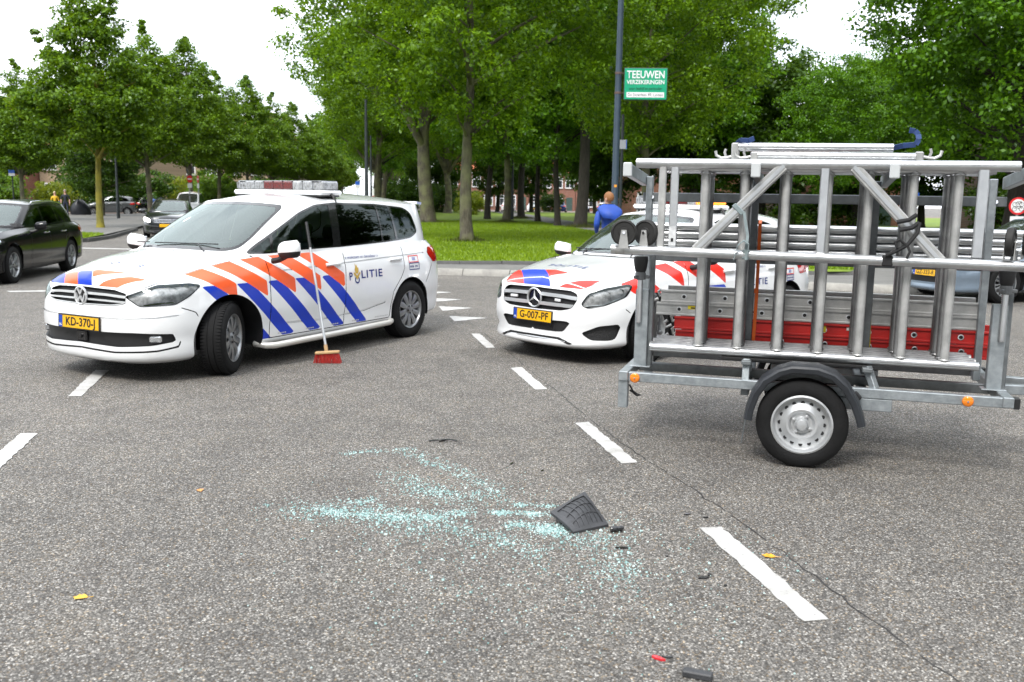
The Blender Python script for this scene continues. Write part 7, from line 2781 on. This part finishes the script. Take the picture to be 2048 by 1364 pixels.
    for j in range(nv + 1):
        ph = pi * .70 * j / nv
        for i in range(nu):
            th = 2 * pi * i / nu
            face = max(0, cos(th))
            ph2 = ph * (1 - .52 * face ** 1.5)
            r = 1.0 + rr.uniform(-.03, .03)
            vs.append(M @ Vector((sin(ph2) * cos(th) * .108 * r - .006, sin(ph2) * sin(th) * .090 * r, cos(ph2) * .118 * r + .018)))
    for j in range(nv):
        for i in range(nu): fs.append((j * nu + i, (j + 1) * nu + i, (j + 1) * nu + (i + 1) % nu, j * nu + (i + 1) % nu))
    m.add(vs, fs)
    m.build('hair', hair, root, 60)
    for s in (1, -1):
        m = MB()
        m.lathe([(.0, -.006), (.024, -.005), (.028, .002), (.02, .007), (0, .004)], 12)
        e = m.build('ear', SKIN, root, 60)
        e.matrix_local = M @ Matrix.Translation((-.004, s * .084, -.012)) @ Matrix.Diagonal((.75, 1.2, 1.15, 1))
        m = MB()
        m.lathe([(.012, -.004), (.010, .006), (0, .009)], 10, axis='X')
        e = m.build('eye', pmat('eye_dark', (.05, .04, .035), .3), root, 60)
        e.matrix_local = M @ Matrix.Translation((.080, s * .032, .008))
    m = MB()
    m.box((0, 0, 0), (.008, .045, .010), bevel=.003)
    e = m.build('mouth', pmat('lips', (.35, .13, .11), .5), root)
    e.matrix_local = M @ Matrix.Translation((.083, 0, -.062))
    if extra: extra(root, k, J)
    return root
JACK = pmat('blue_jacket', (.008, .055, .33), .6, var=.18, vscale=6, bump=.5, bscale=14)
JEAN = pmat('dark_jeans', (.02, .025, .045), .85, var=.2, vscale=12)
SHOE = pmat('dark_shoes', (.015, .014, .013), .6)
def hood(root, k, J):
    m = MB()
    vs, fs = [], []
    n, rows = 24, 7
    for j in range(rows + 1):
        t = j / rows
        for i in range(n):
            a = 2 * pi * i / n
            back = max(0, -cos(a))
            r = .090 + .098 * math.sin(pi * t * .8) + .085 * back * t
            vs.append(((cos(a) * r * 1.0 - .05 * t * back - .015) * k, sin(a) * r * 1.25 * k, (1.570 - .14 * t - .16 * back * t + .02 * math.sin(5 * a) * t) * k))
    for j in range(rows):
        for i in range(n): fs.append((j * n + i, (j + 1) * n + i, (j + 1) * n + (i + 1) % n, j * n + (i + 1) % n))
    m.add(vs, fs)
    m.build('hood', JACK, root, 70)
    m = MB()
    m.tube([((cos(a) * .070 - .012) * k, sin(a) * .082 * k, 1.572 * k) for a in np.linspace(0, 2 * pi, 17)], .014 * k, 8)
    m.build('collar', pmat('dark_collar', (.012, .014, .022), .8), root)
J2 = dict(lelb=(-.06, .27, 1.17), relb=(-.05, -.28, 1.16), lwri=(.10, .20, 1.02), rwri=(.10, -.20, 1.02), lpalm=(.15, .16, 1.03), rpalm=(.15, -.16, 1.03))
def arms_fwd(P):
    for n, s in (('l', 1), ('r', -1)):
        w = P[n + 'palm']
        for f in range(4):
            P[n + 'f%da' % f] = (w[0] + .05, w[1] - s * .01, w[2] + .022 - f * .017)
            P[n + 'f%db' % f] = (w[0] + .075, w[1] - s * .045, w[2] + .02 - f * .017)
        P[n + 'tha'] = (w[0] + .02, w[1] - s * .01, w[2] + .045)
        P[n + 'thb'] = (w[0] + .05, w[1] - s * .03, w[2] + .06)
    return P
# jacket made fuller than the body underneath; head turned to the left
person('person with short ginger hair in a bright blue hooded jacket, seen from behind', (1.82, 18.0, .0), R(108), 1.77, arms_fwd(dict(J2, nose=(.095, .045, 1.655), lsh=(0, .20, 1.43), rsh=(0, -.20, 1.43))), dict(top=JACK, sleeve=JACK, legs=JEAN, shoes=SHOE, skin=SKIN), pmat('ginger_hair', (.23, .095, .028), .6, var=.35, vscale=60, bump=.6, bscale=120), None, hood, 1.22)
BLOND = pmat('blond_hair', (.55, .45, .28), .6, var=.25, vscale=40)
person('person in a yellow top and grey-blue waistcoat, left of the couple on the far pavement', (-30.95, 63.0, .0), R(-62), 1.70, {}, dict(top=pmat('yellow_top', (.60, .38, .02), .8, var=.1, vscale=8), sleeve=pmat('blue_grey_cloth', (.10, .13, .22), .8), legs=JEAN, shoes=SHOE, skin=SKIN), BLOND, 'couple on the far pavement')
person('person in a dark short-sleeved shirt, right of the couple on the far pavement', (-30.35, 63.2, .0), R(-70), 1.84, {}, dict(top=pmat('dark_shirt', (.02, .025, .032), .85, var=.2, vscale=8), sleeve=SKIN, legs=JEAN, shoes=SHOE, skin=SKIN), pmat('grey_hair', (.35, .30, .25), .7), 'couple on the far pavement')
BEND = dict(waist=(.08, 0, 1.06), chest=(.26, 0, 1.16), shoul=(.42, 0, 1.22), neck=(.50, 0, 1.24), jaw=(.56, 0, 1.22), head=(.62, 0, 1.26), crown=(.68, 0, 1.31), nose=(.66, 0, 1.18), lsh=(.40, .19, 1.19), rsh=(.40, -.19, 1.19), lelb=(.48, .24, .92), relb=(.48, -.24, .92), lwri=(.60, .20, .74), rwri=(.60, -.20, .74), lpalm=(.64, .19, .68), rpalm=(.64, -.19, .68))
BLUC = pmat('mid_blue_jacket', (.03, .11, .36), .7, var=.2, vscale=8)
person('person in a blue jacket bending over beside the dark parked cars, left one', (-29.4, 75.0, .0), R(30), 1.78, arms_fwd(dict(BEND)), dict(top=BLUC, sleeve=BLUC, legs=JEAN, shoes=SHOE, skin=SKIN), pmat('dark_hair', (.05, .04, .03), .6), 'people bending by the parked cars')
person('person in a blue jacket with reddish hair bending by the parked cars, right one', (-27.2, 71.6, .0), R(200), 1.76, arms_fwd(dict(BEND)), dict(top=BLUC, sleeve=BLUC, legs=JEAN, shoes=SHOE, skin=SKIN), pmat('red_hair', (.32, .06, .03), .6), 'people bending by the parked cars')
person('far person in a white shirt and orange trousers beyond the footpath', (-4.9, 119.0, .0), R(-90), 1.75, {}, dict(top=SIGNW, sleeve=SIGNW, legs=pmat('orange_trousers', (.65, .20, .02), .8), shoes=SHOE, skin=SKIN), BLOND)
# ---------------------------------------------------------------- other vehicles
BLACKPAINT = pmat('black_paint', (.005, .005, .006), .14, coat=0.0, spec=.4)
GREYM = pmat('dark_grey_metallic', (.030, .032, .036), .22, metal=.4, coat=1.0)
SILVM = pmat('grey_metallic', (.10, .105, .11), .25, metal=.5, coat=1.0)
BLUEM = pmat('ice_blue_metallic', (.20, .26, .33), .25, metal=.5, coat=1.0)
WH2 = pmat('plain_white_paint', (.72, .73, .74), .25, coat=1.0)
NAVY = pmat('navy_paint', (.008, .02, .09), .2, coat=1.0)
X0 = (-3.54, -2.699, -.33, 0, .85)
plain_car('estate_car', 'black estate car with silver roof rails, cut off by the left edge', (-9.70, 16.28), R(276.5), BLACKPAINT, ((-3.54, -3.25, -2.92, -2.699, -.33, 0, .85), (-3.90, -3.66, -3.28, -2.84, -.58, 0, .84)), ((0, .755, 1.0, 1.55), (0, .77, .955, 1.455)), 1.01, rw=.328, rails=True, style='double', spokes=5, step=.04, tail=.075)
plain_car('hatchback', 'dark grey hatchback with lit headlights driving up behind the police van', (-13.05, 35.2), R(-74), GREYM, (X0, (-3.45, -2.73, -.42, 0, .86)), ((0, .755, 1.0, 1.55), (0, .75, .95, 1.44)), 1.0, lit=(1, -1))
plain_car('saloon_car', 'ice-blue metallic car behind the trailer at the right edge', (7.98, 16.35), R(198), BLUEM, (X0, (-3.95, -2.97, -.66, 0, .88)), ((0, .755, 1.0, 1.55), (0, .76, .95, 1.47)), 1.04, rw=.34, style='double', spokes=8, step=.04, plate='GZ-333-R', lit=(1, -1))
plain_car('small_hatchback', 'silver-grey small hatchback parked beyond the yellow tree trunk', (-32.0, 71.2), R(197), SILVM, (X0, (-3.0, -2.385, -.30, 0, .62)), ((0, .755, 1.0, 1.55), (0, .76, .98, 1.48)), .90, rw=.29, step=.06)
plain_car('small_hatchback', 'black car with orange rear lamp parked behind the silver-grey small hatchback', (-27.6, 76.5), R(20), BLACKPAINT, (X0, (-3.2, -2.5, -.30, 0, .72)), ((0, .755, 1.0, 1.55), (0, .76, .98, 1.50)), .93, step=.07, detail=False)
plain_car('small_van', 'small white van parked behind the dark grey hatchback', (-20.2, 57.5), R(-80), WH2, (X0, (-3.4, -2.68, -.25, 0, .80)), ((0, .755, 1.0, 1.55), (0, .85, 1.10, 1.82)), 1.0, step=.07, detail=False)
FARW = wheel_meshes('far_wheel', .32, .2, .21, 6)
names = (('white car parked across the far lawn, left one of the two white cars', WH2, 1.5, -.6), ('white car parked across the far lawn, right one of the two white cars', WH2, 1.5, 2.6), ('navy blue people carrier parked across the far lawn', NAVY, 1.75, 6.4), ('dark car parked right of the navy people carrier', GREYM, 1.45, 9.3), ('silver car parked far off among the oak trunks', SILVM, 1.5, 12.1), ('black car parked at the right end of the far row', BLACKPAINT, 1.45, 15.4))
for k, (lab, pm, hh, x) in enumerate(names):
    plain_car('parked_car', lab, (x, 126.0 + (k % 3) * 1.5), R(-95 if k % 2 else 85), pm, (X0, (-3.5, -2.65, -.35, 0, .82)), ((0, .755, 1.0, 1.55), (0, .78, 1.0, hh)), 1.0, step=.14, detail=False, wheels=FARW, group='cars parked across the far lawn')

# ---------------------------------------------------------------- trees
OAK_A = make_tree('oak_near', 5, 16.5, 3.3, 5.6, .215, LEAF_OAK, BARK, 'round', 470, 210, .115, .74, limbs=14, hollow=.45)
OAK_B = make_tree('oak_wide', 9, 21.0, 4.6, 10.0, .46, LEAF_OAK, BARK, 'wide', 560, 150, .19, 1.05, fork=4.6, limbs=12, hollow=.5)
OAK_C = make_tree('oak_mid', 14, 17.5, 4.4, 5.8, .25, LEAF_MAPLE, BARKD, 'round', 320, 120, .19, .92, limbs=9, hollow=.45)
MAPLE = make_tree('maple', 21, 15.5, 2.3, 6.6, .30, LEAF_MAPLE, BARKD, 'round', 540, 210, .125, .78, limbs=13, hollow=.5)
LIME_A = make_tree('lime_a', 31, 10.9, 3.3, 3.7, .15, LEAF_LIME, BARK, 'cone', 380, 115, .14, .60, limbs=12, hollow=.3)
LIME_B = make_tree('lime_b', 37, 10.4, 3.1, 3.5, .16, LEAF_LIME, BARK, 'cone', 360, 115, .14, .62, limbs=12, hollow=.3)
DARKT = make_tree('dark_tree', 43, 14.0, 2.2, 5.5, .30, LEAF_DARK, BARKD, 'round', 320, 100, .26, 1.1, limbs=7, hollow=.3)
SHRUB = make_tree('shrub', 51, 2.6, .15, 1.9, .05, LEAF_HEDGE, BARKD, 'round', 70, 110, .13, .55, limbs=4, hollow=.2)
SHRUBY = (SHRUB[0], SHRUB[1].copy())
SHRUBY[1].materials[0] = LEAF_YEL
SHRUBD = (SHRUB[0], SHRUB[1].copy())
SHRUBD[1].materials[0] = LEAF_DARK

place_tree('oak_tree', OAK_A, -1.56, 31.53, .185, 0.3, 1.0, 'oak with a slim lichened trunk on the lawn, nearest to the kerb', 'oaks on the lawn')
place_tree('oak_tree', OAK_B, -5.35, 56.16, .185, 1.1, 1.0, 'big spreading oak with a thick forked grey trunk behind the police van', 'oaks on the lawn')
place_tree('oak_tree', OAK_C, -.5, 59.37, .185, .5, 1.0, 'oak with a mossy trunk just right of the slim lichened oak', 'oaks on the lawn', bark=BARK)
place_tree('oak_tree', OAK_C, -1.89, 69.4, .185, 2.2, .95, 'dark-trunked oak between the slim oak and the mossy one', 'oaks on the lawn')
place_tree('oak_tree', OAK_C, .6, 73.3, .185, 3.4, 1.15, 'thick dark oak right behind the far lamp post', 'oaks on the lawn')
place_tree('oak_tree', OAK_C, 1.61, 63.6, .185, 4.0, .8, 'thin dark-trunked oak, left one of the two thin ones by the path', 'oaks on the lawn')
place_tree('oak_tree', OAK_C, 2.4, 52.9, .185, 5.1, .75, 'thin dark-trunked oak, right one of the two thin ones by the path', 'oaks on the lawn')
place_tree('oak_tree', OAK_C, 3.66, 50.7, .185, .9, 1.35, 'stout dark oak trunk left of the person in the blue jacket', 'oaks on the lawn')
place_tree('oak_tree', OAK_A, 5.0, 36.0, .185, 2.7, .90, 'oak behind the green sign, its pale trunk right of the lamp post', 'oaks on the lawn', bark=BARK)
place_tree('oak_tree', OAK_B, -6.9, 96.0, .185, 2.5, .85, 'grey-trunked oak far behind the slim oak, by the shrubs', 'oaks on the lawn')
place_tree('maple_tree', MAPLE, 15.2, 28.5, .185, 1.0, 1.0, 'bright green maple filling the upper right corner of the picture', 'trees on the right')
for k, (x, y, r, s, kind, lab) in enumerate(((15.4, 46.0, .4, .50, OAK_C, 'dark tree whose trunk shows between the middle scaffold rungs'), (19.6, 51.0, 2.0, .58, OAK_C, 'dark tree whose trunk shows left of the parking sign'), (10.8, 56.0, 3.0, .95, OAK_C, 'dark tree behind the police hatchback roof'), (22.5, 38.0, 1.3, .95, MAPLE, 'broad maple behind the round red-rimmed sign'),
                                         (30.5, 44.0, 4.2, 1.0, DARKT, 'dark tree at the right edge in front of the brick building'), (8.6, 84.0, 5.0, 1.2, OAK_C, 'far oak to the right of the path'), (14.0, 92.0, 2.0, 1.2, OAK_C, 'far oak behind the terraced row, right half'), (27.0, 75.0, 1.0, .72, DARKT, 'dark tree behind the brick house on the right'))):
    place_tree('oak_tree' if kind is OAK_C else 'maple_tree' if kind is MAPLE else 'broad_tree', kind, x, y, .1, r, s, lab, 'trees on the right')
ords = ('nearest', 'second', 'third', 'fourth', 'fifth', 'sixth', 'seventh', 'eighth', 'ninth', 'tenth', 'eleventh', 'farthest')
AV = [(-18.46, 41.7), (-20.3, 52), (-21.3, 61.5), (-22.0, 70), (-22.3, 78.5), (-22.6, 87.5), (-22.9, 97), (-23.7, 108), (-24.9, 120), (-26.5, 135), (-28.5, 151), (-31.2, 170)]
for k, (x, y) in enumerate(AV):
    lab = 'lime tree with a bright yellow lichened trunk, nearest of the left avenue' if k == 0 else 'lime tree of the left avenue, %s from the yellow trunk' % ords[k]
    place_tree('lime_tree', LIME_A if k % 2 == 0 else LIME_B, x, y, .1, k * 1.9, 1.0 + .02 * (k % 3), lab, 'lime trees of the left avenue', bark=BARKY if k == 0 else None)
for k, (x, y) in enumerate(((-10.6, 73), (-12.2, 85), (-13.6, 98), (-15.2, 113), (-17.2, 131), (-19.5, 152))):
    place_tree('oak_tree', OAK_B if k % 2 == 0 else OAK_C, x, y, .1, k * 2.3 + .5, .74 if k % 2 == 0 else .95, 'oak lining the right side of the avenue, %s from the camera' % ords[k], 'oaks lining the avenue')
bl = ('first', 'second', 'third', 'fourth', 'fifth', 'sixth', 'seventh', 'eighth', 'ninth')
for k in range(9):
    place_tree('broad_tree', DARKT, -9 + k * 5.6 + (k % 2) * 1.5, 108 + (k % 3) * 3.0, .1, k * 1.3, .80 + .08 * (k % 3), 'dense dark tree at the far edge of the lawn, %s from the left' % bl[k], 'dense trees at the far edge of the lawn')
for k in range(8):
    place_tree('broad_tree', DARKT, 6.5 + k * 4.6, 62 - k * 1.2 - (k % 2) * 3.0, .1, k * 2.3 + 1, .74 + .06 * (k % 3), 'dense dark tree in front of the right-hand houses, %s from the left' % bl[k], 'dense trees before the right-hand houses')
place_tree('lime_tree', LIME_B, -27.3, 52.0, .1, .8, .82, 'small blue-green tree at the left edge above the black estate car', 'trees by the left houses')
place_tree('broad_tree', DARKT, -28.4, 64.5, .0, 2.0, .62, 'tree with a brown trunk beside the covered scooter', 'trees by the left houses', bark=BARK)
place_tree('broad_tree', DARKT, -39.0, 70.0, .0, 3.0, .60, 'dark tree in front of the red brick house at the left edge', 'trees by the left houses')
for k, (x, y, r, s, kd, lab) in enumerate(((-36.5, 66.0, .3, 1.2, SHRUB, 'green shrub left of the couple'), (-33.6, 68.5, 1.3, 1.0, SHRUBY, 'yellow-green shrub behind the couple'), (-30.4, 76.5, 2.2, 1.45, SHRUBD, 'dark tall shrub above the silver-grey small hatchback'), (-34.0, 74.0, 3.0, 1.6, SHRUBD, 'dark tall shrub in front of the tan brick house'),
                                       (-28.2, 80.5, 4.4, 1.3, SHRUBY, 'yellow-green shrub between the yellow trunk and its neighbour'), (-24.6, 78.0, 5.0, 1.5, SHRUB, 'bright green shrub beside the left pavement lamp post'), (-22.8, 72.0, .6, 1.15, SHRUB, 'green shrub behind the small white van'), (-21.4, 84.0, 1.6, 1.3, SHRUB, 'green shrub behind the no-entry signs'),
                                       (-39.5, 62.0, 2.6, 1.1, SHRUBY, 'yellow-green shrub at the left edge above the estate car'), (-24.0, 90.0, 3.6, 1.4, SHRUBD, 'dark shrub behind the avenue trunks'), (-7.8, 101.0, 4.9, 1.3, SHRUBD, 'dark shrub behind the grey-trunked far oak'), (-10.2, 98.0, .2, 1.4, SHRUBD, 'dark shrub left of the grey-trunked far oak'),
                                       (-4.0, 88.0, 1.2, .95, SHRUBY, 'light green drooping shrub right of the slim oak trunk'), (17.5, 58.0, 2.3, 1.1, SHRUBD, 'dark shrub seen above the tubes, left'), (20.5, 57.0, 3.5, 1.15, SHRUBD, 'dark shrub seen above the tubes, right'), (27.0, 52.0, 4.5, 1.2, SHRUBD, 'dark shrub left of the round red-rimmed sign'),
                                       (14.2, 63.0, 5.5, 1.2, SHRUBD, 'dark shrub behind the tree trunks right of the hatchback roof'), (-14.5, 112.0, .9, 1.6, SHRUBD, 'dark shrub at the end of the avenue'), (-6.5, 120.5, 2.9, 1.2, SHRUBD, 'far dark shrub left of the parked cars'), (4.6, 121.5, 1.9, 1.1, SHRUBD, 'far dark shrub between the white cars and the navy carrier'), (13.8, 121.0, .4, 1.3, SHRUBD, 'far dark shrub at the right of the parked cars'), (18.5, 119.0, 3.3, 1.4, SHRUBD, 'far dark shrub beyond the stout oak trunk'))):
    place_tree('shrub', kd, x, y, .05, r, s, lab, 'shrubs in the gardens', 'shrub')
# far trees closing the view
for k in range(12):
    x = -75 + k * 13.5
    place_tree('broad_tree', DARKT, x, 176 + (k % 3) * 8, 0, k * 1.7, 1.15 + .1 * (k % 2), 'far tree on the skyline behind the houses, %s from the left' % ords[k].replace('nearest', 'first').replace('farthest', 'twelfth'), 'far trees on the skyline')
for k in range(4):
    place_tree('broad_tree', DARKT, -58 + k * 9, 96 + 3 * k, 0, k * 2.1, .85, 'dark tree behind the left houses, %s from the left' % ('first', 'second', 'third', 'fourth')[k], 'trees behind the left houses')
# the trees that stand behind and beside the camera: seen only in the car windows and paint
for k, (x, y) in enumerate(((-30, -10), (-22, -16), (-13, -19), (-3, -21), (7, -21), (17, -18), (25, -12), (31, -3), (-36, 1), (30, 10), (-36, 15), (27, 19), (36, 23), (22, 3))):
    place_tree('broad_tree', DARKT, x, y, 0, k * 1.1, 1.3 + .05 * (k % 3), 'dark tree behind the camera, reflected in the car windows', 'trees behind the camera')
# rough grass round the feet of the oaks
tp = [(-1.56, 31.53, .55), (-5.35, 56.16, 1.0), (-.5, 59.37, .7), (3.66, 50.7, .9), (.6, 73.3, .9)]
rg_ = np.random.default_rng(77)
n_ = 9000
ti = rg_.integers(0, len(tp), n_)
ta, tr_ = rg_.uniform(0, 2 * pi, n_), np.abs(rg_.normal(0, 1, n_))
TP = np.array(tp)
px_, py_ = TP[ti, 0] + np.cos(ta) * tr_ * TP[ti, 2] * .7, TP[ti, 1] + np.sin(ta) * tr_ * TP[ti, 2] * .7
hh_ = .34 * np.exp(-tr_ * .8) * rg_.uniform(.4, 1.2, n_) * (.6 + .5 * TP[ti, 2]) + .03
an_ = rg_.uniform(0, 2 * pi, n_)
Vg = np.empty((n_, 3, 3))
Vg[:, 0] = np.c_[px_ - np.cos(an_) * .014, py_ - np.sin(an_) * .014, np.full(n_, .185)]
Vg[:, 1] = np.c_[px_ + np.cos(an_) * .014, py_ + np.sin(an_) * .014, np.full(n_, .185)]
Vg[:, 2] = np.c_[px_ + rg_.normal(0, .3, n_) * hh_, py_ + rg_.normal(0, .3, n_) * hh_, .185 + hh_]
tag(link_mesh('rough_grass', fast_mesh('rough_grass', Vg.reshape(-1, 3), np.arange(n_ * 3).reshape(-1, 3), leaf_mat('rough_grass', (.03, .055, .006), (.11, .12, .02), .3))), kind='stuff')
